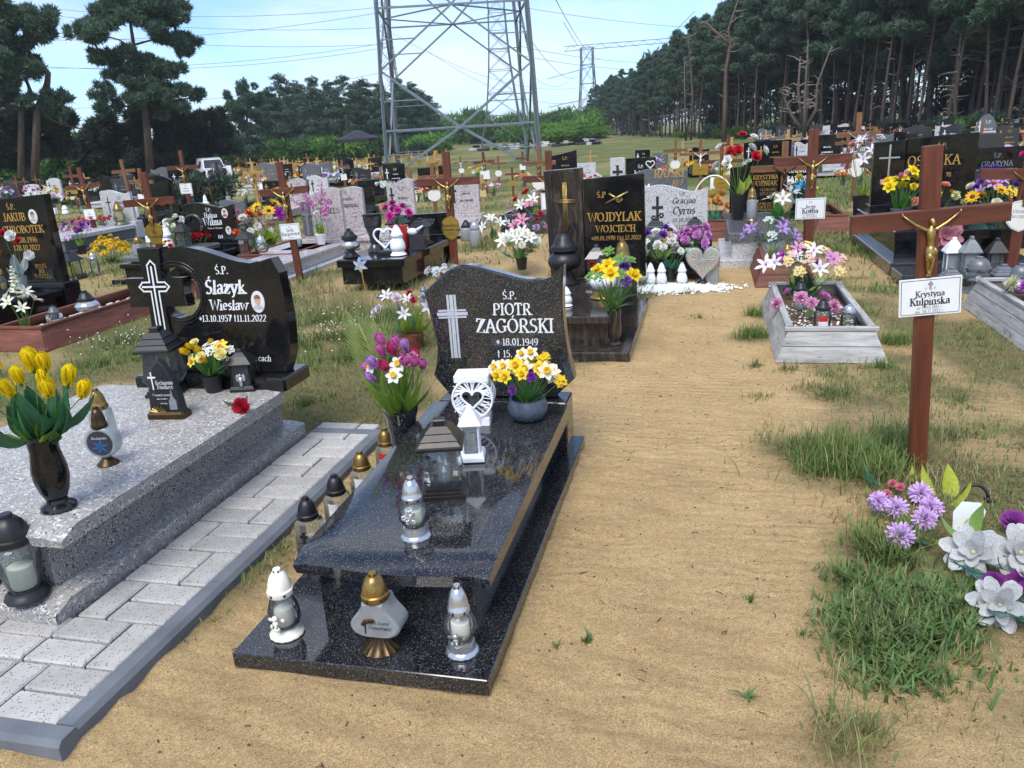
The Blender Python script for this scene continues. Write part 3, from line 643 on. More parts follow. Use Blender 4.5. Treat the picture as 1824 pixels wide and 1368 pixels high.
V_CONE = [(.20, 0), (.21, .03), (.215, .5), (.25, .8), (.31, .95), (.315, 1)]
V_POT = [(.36, 0), (.38, .05), (.50, .9), (.52, .93), (.52, 1)]
V_BELL = [(.20, 0), (.22, .02), (.20, .07), (.15, .10), (.17, .2), (.21, .35), (.20, .6), (.19, .85), (.215, 1)]
V_EGG = [(.34, 0), (.40, .06), (.50, .3), (.52, .55), (.46, .85), (.44, 1)]
# ------------------------------------------------------------------ flowers
_fm = {}
def _petal_grid(L_, w, cup, curl, n=4, tip=.1, base=.25):
    """petal pointing up +Z from origin, opening towards -Y... returned as (verts, faces) before spinning; x across, y out"""
    vs = []; fs = []
    for i in range(n+1):
        u = i/n; ww = w*(base+(1-base)*math.sin(math.pi*min(1, u*.62+.12)))*(1 if u < .85 else 1-(u-.85)/.15*(1-tip))
        y = cup*math.sin(u*math.pi*.5)+curl*u*u; z = L_*u*(1-.25*abs(curl)*u/max(L_, 1e-6)*0)
        for s in (-1, 0, 1): vs.append((s*ww/2, y-(.18*ww if s else 0)*(1), z))
    for i in range(n):
        for j in range(2): a = i*3+j; fs.append((a, a+1, a+4, a+3))
    return vs, fs
def flower(kind, col, col2=None):
    key = (kind, col, col2)
    if key in _fm: return _fm[key]
    r = random.Random(hash(kind) % 999 if False else sum(map(ord, kind))); mb = MB()
    def spin(a, tilt, pv, z=0, sc=1, mi=0):
        Mx = Matrix.Translation((0, 0, z)) @ Matrix.Rotation(a, 4, 'Z') @ Matrix.Rotation(-tilt, 4, 'X') @ Matrix.Scale(sc, 4)
        mb.mi(mi); mb.add([Mx @ Vector(v) for v in pv[0]], pv[1])
    if kind == 'tulip':
        p = _petal_grid(1.0, .62, .30, -.22, 5, .25, .5)
        for k in range(6): spin(k*math.pi/3, .02 if k % 2 else .10, p, 0, 1 if k % 2 else .96)
        mb.mi(1).tube([(0, 0, -.15), (0, 0, .05)], [.06, .12], 6)
    elif kind == 'daffodil':
        p = _petal_grid(.85, .5, .05, .1, 4, .15, .4)
        for k in range(6): spin(k*math.pi/3, 1.25, p, 0)
        mb.mi(1).lathe([(.10, 0), (.2, .12), (.22, .35), (.30, .46), (.2, .4), (.1, .1)], 12, rib=.06, nrib=6)
    elif kind == 'rose':
        for ring, (n, t0, sc, w) in enumerate(((3, .05, .55, .5), (5, .22, .68, .62), (5, .5, .78, .72), (6, .85, .85, .8))):
            p = _petal_grid(.8, w, .22, .14, 4, .75, .4)
            for k in range(n): spin(k*2*math.pi/n+ring*.5, t0+r.uniform(-.05, .05), p, .04*(3-ring), sc)
        mb.mi(1).tube([(0, 0, -.12), (0, 0, .05)], [.05, .16], 6)
    elif kind == 'mum':
        for ring, (n, t0, sc) in enumerate(((9, .12, .62), (13, .42, .78), (16, .75, .9), (18, 1.1, 1.0), (16, 1.45, .95), (12, 1.75, .85))):
            p = _petal_grid(.62, .15, .0, .10, 3, .5, .6)
            for k in range(n): spin(k*2*math.pi/n+ring*.37+r.uniform(-.1, .1), t0+r.uniform(-.1, .1), p, 0, sc*r.uniform(.9, 1.08), 1 if (k+ring) % 4 == 0 else 0)
    elif kind == 'lily':
        p = _petal_grid(1.0, .36, .1, .5, 5, .1, .35)
        for k in range(6): spin(k*math.pi/3, .65, p, 0, 1 if k % 2 else .94)
        for k in range(5): a = k*1.256; mb.mi(1).tube([(0, 0, 0), (.12*math.cos(a), .12*math.sin(a), .5)], .02, 4)
    elif kind == 'magnolia':
        for ring, (n, t0, sc) in enumerate(((4, .2, .66), (5, .55, .88), (6, .95, 1.0), (5, 1.3, .95))):
            p = _petal_grid(1.0, .52, .20, .16, 6, .45, .3)
            for k in range(n): spin(k*2*math.pi/n+ring*.6, t0+r.uniform(-.12, .12), p, 0, sc*r.uniform(.92, 1.05))
        mb.mi(1).ball((0, 0, .15), .1, 8, 5)
    elif kind == 'sun':
        for k in range(18): spin(k*2*math.pi/18, 1.35 if k % 2 else 1.15, _petal_grid(.8, .26, .0, .05, 3, .15, .5))
        mb.mi(1).ball((0, 0, .05), .33, 10, 5, (1, 1, .5))
    elif kind == 'puff':
        for k in range(26):
            a = k*2.4; t0 = .1+1.5*(k/26)**.8; spin(a, t0, _petal_grid(.7, .42, .08, .12, 3, .8, .5), 0, r.uniform(.75, 1.0), 1 if k % 7 == 0 else 0)
    elif kind == 'spray':                                # cluster of little florets
        for k in range(16):
            a = k*2.4; q = .75*math.sqrt(k/16); zz = .5*math.cos(q*1.5)+r.uniform(-.15, .15)
            for j in range(4):
                Mx = Matrix.Translation((q*math.cos(a), q*math.sin(a), zz)) @ Matrix.Rotation(j*math.pi/2+a, 4, 'Z') @ Matrix.Rotation(-1.1, 4, 'X') @ Matrix.Scale(.26, 4)
                pv = _petal_grid(1, .7, .1, .1, 2, .5, .5); mb.mi(1 if k % 5 == 0 else 0); mb.add([Mx @ Vector(v) for v in pv[0]], pv[1])
    elif kind == 'spike':                                # tall spike of florets
        for k in range(20):
            a = k*2.4; zz = k*.13; q = .32*(1-k/26)
            for j in range(4):
                Mx = Matrix.Translation((q*math.cos(a), q*math.sin(a), zz)) @ Matrix.Rotation(j*math.pi/2+a, 4, 'Z') @ Matrix.Rotation(-.9, 4, 'X') @ Matrix.Scale(.32*(1-k/32), 4)
                pv = _petal_grid(1, .7, .1, .1, 2, .5, .5); mb.mi(0); mb.add([Mx @ Vector(v) for v in pv[0]], pv[1])
        mb.mi(1).tube([(0, 0, -.3), (0, 0, 2.4)], .03, 4)
    me = mb.mesh('flower', [petal(col), petal(col2 or '#4f7a2e')], True); _fm[key] = me; return me
def leafmesh(kind, col):
    key = ('leaf', kind, col)
    if key in _fm: return _fm[key]
    mb = MB()
    if kind in ('blade', 'broad'):
        n_ = 8; wd = .15 if kind == 'blade' else .42; cv = .35 if kind == 'blade' else .30; vs = []
        for i in range(n_+1):
            u = i/n_; ww = wd*(math.sin(math.pi*u**.72)**.85 if kind == 'broad' else (.55+.45*math.sin(math.pi*min(1, u*1.1)))*(1-u**3)); ww = max(ww, .012)
            for s in (-1, 0, 1): vs.append((s*ww/2, cv*u*u+(-.16*ww if s else 0)+.012*math.sin(u*9)*s, u*(1-.12*u)))
        mb.add(vs, [(i*3+j, i*3+j+1, i*3+j+4, i*3+j+3) for i in range(n_) for j in range(2)])
    elif kind == 'round': vs, fs = _petal_grid(1, .8, .0, .2, 5, .3, .2); mb.add(vs, fs)
    elif kind == 'fern':
        mb.tube([(0, 0, 0), (0, .06, .4), (0, .22, .8), (0, .36, 1)], .012, 4)
        for i in range(12):
            u = .12+.85*i/12; y = .36*u*u; w = .30*math.sin(math.pi*min(1, u*.8+.2))
            for s in (-1, 1): mb.add([(0, y, u-.02), (s*w, y+.02, u+.10), (s*w*.96, y+.02, u+.14), (0, y, u+.02)], [(0, 1, 2, 3)])
    elif kind == 'palm':
        mb.tube([(0, 0, 0), (0, .03, .5), (0, .1, 1)], .012, 4)
        for i in range(17):
            u = .22+.78*i/17; y = .1*u*u; w = .34*math.sin(math.pi*min(1, .25+u*.7)); up = .18+.25*u
            for s in (-1, 1): mb.add([(0, y, u-.02), (s*w*.5, y-.02, u+up*.5-.04), (s*w, y+.03, u+up), (s*w*.5, y-.01, u+up*.5+.03)], [(0, 1, 2, 3)])
    elif kind == 'grass':
        r = random.Random(5)
        for i in range(16):
            a = r.uniform(0, 6.28); q = r.uniform(.05, .5); w = .012; c, s_ = math.cos(a), math.sin(a)
            pts = [(q*u*u*c, q*u*u*s_, u*(1-.3*q*u)) for u in (0, .35, .7, 1)]
            vs = []
            for k, p in enumerate(pts):
                ww = w*(1-k/3.3); vs += [(p[0]-s_*ww, p[1]+c*ww, p[2]), (p[0]+s_*ww, p[1]-c*ww, p[2])]
            mb.add(vs, [(0, 1, 3, 2), (2, 3, 5, 4), (4, 5, 7, 6)])
    me = mb.mesh('leaf', [petal(col, .16, .3)], True); _fm[key] = me; return me
def dirq(d, roll=0.0):
    return Vector(d).normalized().to_track_quat('Z', 'Y') @ Quaternion((0, 0, 1), roll)
def bouquet(label, P, w, h, fl, lv=(), seed=1, pot=None, cat='flowers', stems=True, group=None, name='bouquet', face=None, flat=1.0, z0=0.0, spread=1.0):
    """fl: (kind, colour, colour2, count, size in metres); lv: (kind, colour, count, length); dome of width w rising h above the holder"""
    t = thing(name, label, cat, P, 0, group); r = random.Random(seed)
    if pot:                                             # (profile, height, mat)
        MB().lathe([(a*pot[1], b*pot[1]) for a, b in pot[0]], 20).obj('pot', M[pot[2]], t, 35); z0 = pot[1]*.92
    n = sum(f[3] for f in fl); k = 0; smb = MB(); order = []
    for f in fl: order += [f]*f[3]
    r.shuffle(order); fx = Vector(face) if face else None
    for f in order:
        u = (k+.5)/n; a = k*2.399963+seed; q = math.sqrt(u)*.96; ph = q*1.25*spread
        d = Vector((math.sin(ph)*math.cos(a), math.sin(ph)*math.sin(a)*flat, math.cos(ph)))
        p = Vector((d.x*w/2*r.uniform(.8, 1.15), d.y*w/2*r.uniform(.7, 1.1), z0+h*(.40+.55*math.cos(ph))*r.uniform(.74, 1.12))); s = f[4]*r.uniform(.86, 1.12)
        dd = d+Vector((r.uniform(-.25, .25), r.uniform(-.45, .0), r.uniform(-.1, .25)))
        if fx is not None: dd = dd*.45+fx
        o = link('flower', flower(f[0], f[1], f[2]), t, p); o.rotation_mode = 'QUATERNION'
        o.rotation_quaternion = dirq(dd, r.uniform(0, 6)); o.scale = (s,)*3
        if stems: smb.tube([(0+r.uniform(-.01, .01), r.uniform(-.01, .01), z0*.9), tuple(p*.5+Vector((0, 0, z0*.3))), tuple(p)], max(.0022, s*.03), 4, False)
        k += 1
    for (kind, col, cnt, ln) in lv:
        for i in range(cnt):
            a = r.uniform(0, 6.283); ph = r.uniform(.25, 1.35)*spread; d = Vector((math.sin(ph)*math.cos(a), math.sin(ph)*math.sin(a)*flat, math.cos(ph)))
            q = .16*w*r.random(); o = link('leaf', leafmesh(kind, col), t, (d.x*q, d.y*q, z0*.98+h*.08*r.random())); o.rotation_mode = 'QUATERNION'
            o.rotation_quaternion = dirq(d, 0) if kind in ('fern', 'palm') else dirq(d, r.uniform(-.6, .6)); o.scale = (ln*r.uniform(.75, 1.15),)*3
            if d.z > 0: o.rotation_quaternion = Quaternion((0, 0, 1), a+math.pi/2) @ Quaternion((1, 0, 0), 0) @ Quaternion((1, 0, 0), ph) if False else dirq(d, r.uniform(-.6, .6))
    if stems and smb.v: smb.obj('stems', M['stem'], t)
    return t
# ------------------------------------------------------------------ wooden grave surround
def surround(label, x0, x1, y0, y1, h, mats=('w_box', 'w_boxl'), flare=.09, planks=2, group=None, fill='soil', rim=True, fillz=.55):
    P = Vector(((x0+x1)/2, (y0+y1)/2, 0)); t = thing('grave_surround', label, 'planter', P, 0, group); W_, L_ = x1-x0, y1-y0; th = .028
    for side in range(4):
        ln = W_ if side % 2 == 0 else L_; off = (L_ if side % 2 == 0 else W_)/2
        for k in range(planks):
            za, zb = h*k/planks+.002*k, h*(k+1)/planks-.004
            oa, ob = flare*(1-za/h), flare*(1-zb/h); ea, eb = ln/2-flare+oa, ln/2-flare+ob
            vs = [(-ea, -off+flare-oa, za), (ea, -off+flare-oa, za), (eb, -off+flare-ob, zb), (-eb, -off+flare-ob, zb)]
            vs += [(v[0]*(1-th/ln*2), v[1]+th, v[2]) for v in vs]
            o = MB().add(vs, [(0, 1, 2, 3), (7, 6, 5, 4), (0, 4, 5, 1), (1, 5, 6, 2), (2, 6, 7, 3), (3, 7, 4, 0)]).obj('plank', M[mats[0]], t, rot=(0, 0, side*math.pi/2))
        if rim:
            MB().cbox((0, -off+flare+.014, h+.012), (ln-2*flare+.05 if side % 2 == 0 else ln-2*flare-.035, .05, .024), .004).obj('rim_board', M[mats[0]], t, rot=(0, 0, side*math.pi/2))
    g = MB(); nx, ny = 14, 26; w2, l2 = W_/2-flare-.01, L_/2-flare-.01; rr = random.Random(int(abs(x0*100)))
    vs = [(-w2+2*w2*i/nx, -l2+2*l2*j/ny, h*fillz+rr.uniform(-.008, .012)) for j in range(ny+1) for i in range(nx+1)]
    g.add(vs, [(j*(nx+1)+i, j*(nx+1)+i+1, (j+1)*(nx+1)+i+1, (j+1)*(nx+1)+i) for j in range(ny) for i in range(nx)]); g.obj('soil', M[fill], t, True)
    return t
def pebbles(name, label, pts, size, mat='peb', seed=1, parent=None, cat='gravel', group=None):
    r = np.random.RandomState(seed); pts = np.array(pts, dtype=float); n = len(pts)
    ico = np.array([(0, 0, 1), (.89, 0, .45), (.28, .85, .45), (-.72, .53, .45), (-.72, -.53, .45), (.28, -.85, .45), (.72, .53, -.45), (-.28, .85, -.45), (-.89, 0, -.45), (-.28, -.85, -.45), (.72, -.53, -.45), (0, 0, -1)])
    F = np.array([(0, 1, 2), (0, 2, 3), (0, 3, 4), (0, 4, 5), (0, 5, 1), (1, 6, 2), (2, 7, 3), (3, 8, 4), (4, 9, 5), (5, 10, 1), (6, 7, 2), (7, 8, 3), (8, 9, 4), (9, 10, 5), (10, 6, 1), (6, 11, 7), (7, 11, 8), (8, 11, 9), (9, 11, 10), (10, 11, 6)])
    s = size*r.uniform(.5, 1.3, (n, 1, 1))*np.stack([r.uniform(.8, 1.3, n), r.uniform(.7, 1.1, n), r.uniform(.45, .8, n)], 1)[:, None, :]
    a = r.uniform(0, 6.28, n); c, s_ = np.cos(a), np.sin(a); v = ico[None]*s*(1+r.uniform(-.15, .15, (n, 12, 1)))
    v = np.stack([v[..., 0]*c[:, None]-v[..., 1]*s_[:, None], v[..., 0]*s_[:, None]+v[..., 1]*c[:, None], v[..., 2]], -1)+pts[:, None, :]
    FF = (F[None]+12*np.arange(n)[:, None, None]).reshape(-1, 3)
    o = link(name, from_np(name, v.reshape(-1, 3), FF, M[mat], smooth=True), parent); 
    if parent is None: tag(o, label, cat, group, 'stuff')
    else: o['kind'] = 'stuff'
    return o
# ================================================================== THE SETTING
NR = np.random.RandomState(11)
def vnoise(x, y, sc, seed=0):
    """smooth value noise, vectorised"""
    x = np.asarray(x, float)*sc; y = np.asarray(y, float)*sc; xi = np.floor(x).astype(np.int64); yi = np.floor(y).astype(np.int64); fx = x-xi; fy = y-yi
    def hsh(a, b):
        h = (a*374761393+b*668265263+seed*1442695041) & 0x7fffffff; h = ((h ^ (h >> 13))*1274126177) & 0x7fffffff; return ((h ^ (h >> 16)) & 0xffff)/65535.0
    u = fx*fx*(3-2*fx); v = fy*fy*(3-2*fy)
    return (hsh(xi, yi)*(1-u)+hsh(xi+1, yi)*u)*(1-v)+(hsh(xi, yi+1)*(1-u)+hsh(xi+1, yi+1)*u)*v
def fbm(x, y, sc, seed=0, o=4):
    r = 0; a = .5
    for k in range(o): r = r+a*vnoise(x, y, sc*2**k, seed+k*17); a *= .5
    return r
def sst(a, b, x): t = np.clip((x-a)/(b-a), 0, 1); return t*t*(3-2*t)
# bare sand of the walk: centre line and half width, in metres along y
def path_half(y): return np.interp(y, [0, 1.5, 3, 4.2, 6, 9, 13, 18, 30], [1.35, 1.30, .86, .72, .55, .52, .5, .45, .3])
def path_mid(y): return np.interp(y, [0, 1.5, 3, 4.2, 6, 9, 13, 18, 30], [-.9, -.75, -.38, -.22, -.06, .12, .12, .1, -1])
GRASSY = []                                          # (x, y, radius, strength) patches of thick growth
for px, py, r_, s_ in ((1500, 830, .34, 1), (1400, 800, .2, .8), (1600, 800, .3, 1), (1560, 985, .20, 1), (1640, 1090, .28, 1.2), (1570, 1130, .22, 1), (1540, 1040, .18, 1), (1690, 1110, .18, 1),
                     (1480, 700, .22, .7), (1560, 715, .3, .7), (1340, 600, .2, 1), (1360, 560, .18, .9), (1600, 640, .25, .8), (1700, 700, .25, .7), (1770, 610, .3, .7), (1790, 760, .3, .5),
                     (570, 640, .5, 1), (640, 600, .5, 1), (700, 560, .5, 1), (560, 560, .6, 1), (620, 690, .2, .7), (545, 700, .2, .8), (200, 640, .6, .9), (240, 620, .4, .9), (180, 470, .9, .8), (620, 530, .5, .6), (700, 540, .5, .6),
                     (1540, 540, .5, .7), (1500, 420, .9, .8), (1490, 350, 1.4, .8), (900, 480, .5, .5), (880, 430, .9, .7), (1280, 300, 3, .8), (1500, 1340, .16, .6), (1545, 1320, .12, .5)):
    p = at(px, py); GRASSY.append((p.x, p.y, r_, s_))
def veg(x, y):
    x = np.asarray(x, float); y = np.asarray(y, float)
    d = np.abs(x-path_mid(y))-path_half(y)+(fbm(x, y, 1.3, 3)-.5)*.5
    v = sst(-.05, .35, d)*(.30+.8*sst(.42, .58, fbm(x, y, .8, 9)))
    v = np.maximum(v*.85, 0)
    for gx, gy, r, s in GRASSY: v = np.maximum(v, s*np.exp(-((x-gx)**2+(y-gy)**2)/(r*r)*1.1))
    return np.clip(v, 0, 1.1)
def inside(x, y, x0, x1, y0, y1): return (x > x0) & (x < x1) & (y > y0) & (y < y1)
_fr = random.Random(12); FOOT = [(float(path_mid(y_))+_fr.gauss(0, .5)*float(path_half(y_)), y_, math.pi/2+_fr.gauss(0, .35)) for y_ in [_fr.uniform(1.3, 8) for _ in range(46)]]
def ground_z(x, y):
    dist = np.hypot(x, y); k = np.exp(-dist/9)
    rip = np.sin((y+.25*x+.5*fbm(x, y, .8, 5))*2*np.pi/.17)*.0085*sst(.36, .56, fbm(x, y, .5, 31))
    z = ((fbm(x, y, 2.2, 1)-.5)*.030+(vnoise(x, y, 9, 2)-.5)*.016+(vnoise(x, y, 20, 8)-.5)*.008+rip)*k-.006+veg(x, y)*.012*k
    for fx, fy, fa in FOOT:
        u = (x-fx)*np.cos(fa)+(y-fy)*np.sin(fa); w_ = -(x-fx)*np.sin(fa)+(y-fy)*np.cos(fa); q = (u/.13)**2+(w_/.05)**2; z = z-.011*np.exp(-q*1.3)+.005*np.exp(-(np.sqrt(q)-1.5)**2*5)
    mnd = at(930, 475); z = z+.22*np.exp(-(((x-mnd.x)/.55)**2+((y-mnd.y-.1)/.8)**2))
    mnd = at(1745, 930); z = z+.05*np.exp(-(((x-mnd.x)/.42)**2+((y-mnd.y+.2)/.9)**2))
    return z
def axis(a, b, st, lo, hi, g=1.06):
    m = list(np.arange(a, b, st)); d = st; x = m[-1]
    while x < hi: d *= g; x += d; m.append(x)
    d = st; x = m[0]; L_ = []
    while x > lo: d *= g; x -= d; L_.append(x)
    return np.array(L_[::-1]+m)
gx = axis(-3.2, 2.6, .034, -900, 900); gy = axis(.9, 7.5, .034, -300, 1500)
GX, GY = np.meshgrid(gx, gy); GZ = ground_z(GX, GY); nx, ny = len(gx), len(gy)
_i = np.arange(nx*ny).reshape(ny, nx); GF = np.stack([_i[:-1, :-1], _i[:-1, 1:], _i[1:, 1:], _i[1:, :-1]], -1).reshape(-1, 4)
def _ground_mat():
    m, t, b = newmat('sandy_ground'); at_ = nd(t, 'ShaderNodeAttribute', attribute_name='veg'); af = nd(t, 'ShaderNodeAttribute', attribute_name='field')
    g1 = noise(t, 170, 5, .8); g2 = noise(t, 2.3, 5, .6); g3 = noise(t, 38, 4, .6)
    sand = ramp(t, g1, [(.34, (.21, .138, .066)), (.45, (.435, .300, .146)), (.55, (.56, .398, .203)), (.66, (.76, .59, .36))])
    sand = mixc(t, .55, sand, ramp(t, g2, [(.3, (.40, .39, .37)), (.7, (.62, .61, .58))]), 'OVERLAY')
    sand = mixc(t, .35, sand, ramp(t, g3, [(.3, (.30, .29, .28)), (.65, (.64, .64, .63))]), 'OVERLAY')
    v = nd(t, 'ShaderNodeTexVoronoi'); v.inputs['Scale'].default_value = 42; t.links.new(objc(t), v.inputs['Vector'])
    sp = nd(t, 'ShaderNodeSeparateColor'); t.links.new(v.outputs['Color'], sp.inputs[0])
    spot = mixc(t, ramp(t, sp.outputs[2], [(.70, (0, 0, 0)), (.72, (1, 1, 1))]), (0, 0, 0), ramp(t, v.outputs['Distance'], [(.08, (1, 1, 1)), (.15, (0, 0, 0))]))
    sand = mixc(t, spot, sand, (.07, .05, .03))
    dirt = ramp(t, noise(t, 55, 5, .7), [(.3, (.065, .06, .028)), (.5, (.135, .12, .055)), (.7, (.23, .19, .10))])
    far_ = ramp(t, noise(t, .35, 6, .65), [(.3, (.08, .112, .032)), (.5, (.135, .155, .052)), (.7, (.25, .215, .105))])
    c = mixc(t, ramp(t, at_.outputs['Fac'], [(.12, (0, 0, 0)), (.75, (.85, .85, .85))]), sand, dirt)
    c = mixc(t, af.outputs['Fac'], c, far_)
    t.links.new(c, b.inputs['Base Color']); b.inputs['Roughness'].default_value = .95; b.inputs['Specular IOR Level'].default_value = .15
    ad = nd(t, 'ShaderNodeMath', operation='ADD'); t.links.new(g1, ad.inputs[0]); t.links.new(g3, ad.inputs[1])
    wv = nd(t, 'ShaderNodeTexWave', wave_type='BANDS', bands_direction='Y'); t.links.new(objc(t), wv.inputs['Vector'])
    for kk, vv in (('Scale', 4.4), ('Distortion', 7.0), ('Detail', 3.0), ('Detail Scale', .9), ('Detail Roughness', .6)): wv.inputs[kk].default_value = vv
    wm_ = nd(t, 'ShaderNodeMath', operation='MULTIPLY'); t.links.new(wv.outputs['Fac'], wm_.inputs[0]); t.links.new(ramp(t, noise(t, .9, 3), [(.38, (.08, .08, .08)), (.62, (.8, .8, .8))]), wm_.inputs[1])
    ad2 = nd(t, 'ShaderNodeMath', operation='ADD'); t.links.new(ad.outputs[0], ad2.inputs[0]); t.links.new(wm_.outputs[0], ad2.inputs[1]); bump(t, b, ad2.outputs[0], .85, .011); return m
gm = from_np('ground', np.stack([GX, GY, GZ], -1).reshape(-1, 3), GF, _ground_mat(), smooth=True)
for nm, arr in (('veg', veg(GX, GY)), ('field', np.clip(np.maximum(sst(13, 24, np.hypot(GX, GY)), .55*sst(-4.2, -5.4, GX)*sst(4, 6, GY)*sst(.36, .56, fbm(GX, GY, .9, 44)))*(.55+.6*sst(.35, .6, fbm(GX, GY, .12, 21))), 0, 1))):
    a_ = gm.attributes.new(nm, 'FLOAT', 'POINT'); a_.data.foreach_set('value', np.ascontiguousarray(arr.ravel(), dtype=np.float32))
g_o = link('ground', gm); g_o['kind'] = 'structure'
# ------------------------------------------------------------------ grass and weeds
def blades(pts, h, w, seed, lean=.5, curl=.5):
    r = np.random.RandomState(seed); n = len(pts); pts = np.asarray(pts, float); a = r.uniform(0, 6.283, n); h = h*r.uniform(.3, 1.3, n); w = w*r.uniform(.7, 1.3, n); q = r.uniform(.1, 1, n)*lean*h
    dx, dy = np.cos(a), np.sin(a); sx, sy = -dy, dx; V = np.zeros((n, 5, 3))
    for k, (u, ww) in enumerate(((0, 1), (0, -1), (.55, .85), (.55, -.85), (1, 0))):
        off = q*(u**(1+curl)); V[:, k, 0] = pts[:, 0]+dx*off+sx*ww*w/2; V[:, k, 1] = pts[:, 1]+dy*off+sy*ww*w/2; V[:, k, 2] = pts[:, 2]+h*u*(1-.35*(q/np.maximum(h, 1e-6))*u)
    F = np.array([(0, 1, 3), (0, 3, 2), (2, 3, 4)]); return V.reshape(-1, 3), (F[None]+5*np.arange(n)[:, None, None]).reshape(-1, 3), n*3
OCC = [(-1.6, -.64, 1.98, 4.14), (-4.2, -1.87, 1.5, 4.14), (-1.62, -.56, 5.84, 7.85), (.5, 1.26, 5.8, 7.75), (-.95, .05, 8.8, 10.2), (.3, 1.4, 10.2, 12.6)]
def free(P):
    ok = np.ones(len(P), bool)
    for x0, x1, y0, y1 in OCC: ok &= ~inside(P[:, 0], P[:, 1], x0, x1, y0, y1)
    return ok
Vs, Fs, Ms = [], [], []; vo = 0
def addblades(P, h, w, mi, seed, lean=.5):
    global vo
    V, F, n = blades(P, h, w, seed, lean); Vs.append(V); Fs.append(F+vo); Ms.append(np.full(n, mi)); vo += len(V)
def scatter(n, x0, x1, y0, y1, thr, seed, pw=1.0):
    r = np.random.RandomState(seed); P = np.stack([r.uniform(x0, x1, n), r.uniform(y0, y1, n), np.zeros(n)], 1); v = veg(P[:, 0], P[:, 1])
    keep = (r.uniform(0, 1, n) < np.clip((v-thr)*1.3, 0, 1)**pw*(.25+1.1*sst(.35, .6, fbm(P[:, 0], P[:, 1], 5, seed)))) & free(P); P = P[keep]; P[:, 2] = ground_z(P[:, 0], P[:, 1])-.003; return P
P = scatter(260000, -8, 4.5, 1.0, 9, .16, 1); k = NR.uniform(0, 1, len(P))
addblades(P[k < .60], .045, .0048, 0, 2, 1.3); addblades(P[(k >= .60) & (k < .78)], .05, .0035, 1, 3, 1.5); addblades(P[k >= .78], .065, .003, 2, 4, 1.2)
P = scatter(260000, -26, 12, 8, 30, .16, 5); k = NR.uniform(0, 1, len(P))
addblades(P[k < .75], .10, .016, 0, 6, 1.1); addblades(P[k >= .75], .11, .012, 1, 7, 1.1)
def clump(px, py, rx, n, h, w, mi, seed, lean=1.1, ry=None):
    c = at(px, py); r = np.random.RandomState(seed); P = np.stack([c.x+r.normal(0, rx*.5, n), c.y+r.normal(0, (ry or rx)*.5, n), np.zeros(n)], 1); P = P[free(P)]; e = 1.15*np.hypot((P[:, 0]-c.x)/rx, (P[:, 1]-c.y)/(ry or rx)); P = P[(r.uniform(0, 1, len(P)) < 1.25-e*.55) & (fbm(P[:, 0], P[:, 1], 7, seed % 9) > .40+.10*e*r.uniform(0, 1, len(P)))] if n > 60 else P; P[:, 2] = ground_z(P[:, 0], P[:, 1]); q = r.uniform(0, 1, len(P)); wide = w > .009
    addblades(P[q < .62], h, w, mi, seed, 1.35 if wide else lean); addblades(P[(q >= .62) & (q < .82)], h*(.6 if wide else .9), w*.8, 0 if mi in (3, 4) else 3, seed+50, 1.5 if wide else 1.1); addblades(P[q >= .82], h*1.05, min(w, .004), 1 if q.size % 2 else 5, seed+90, 1.2)
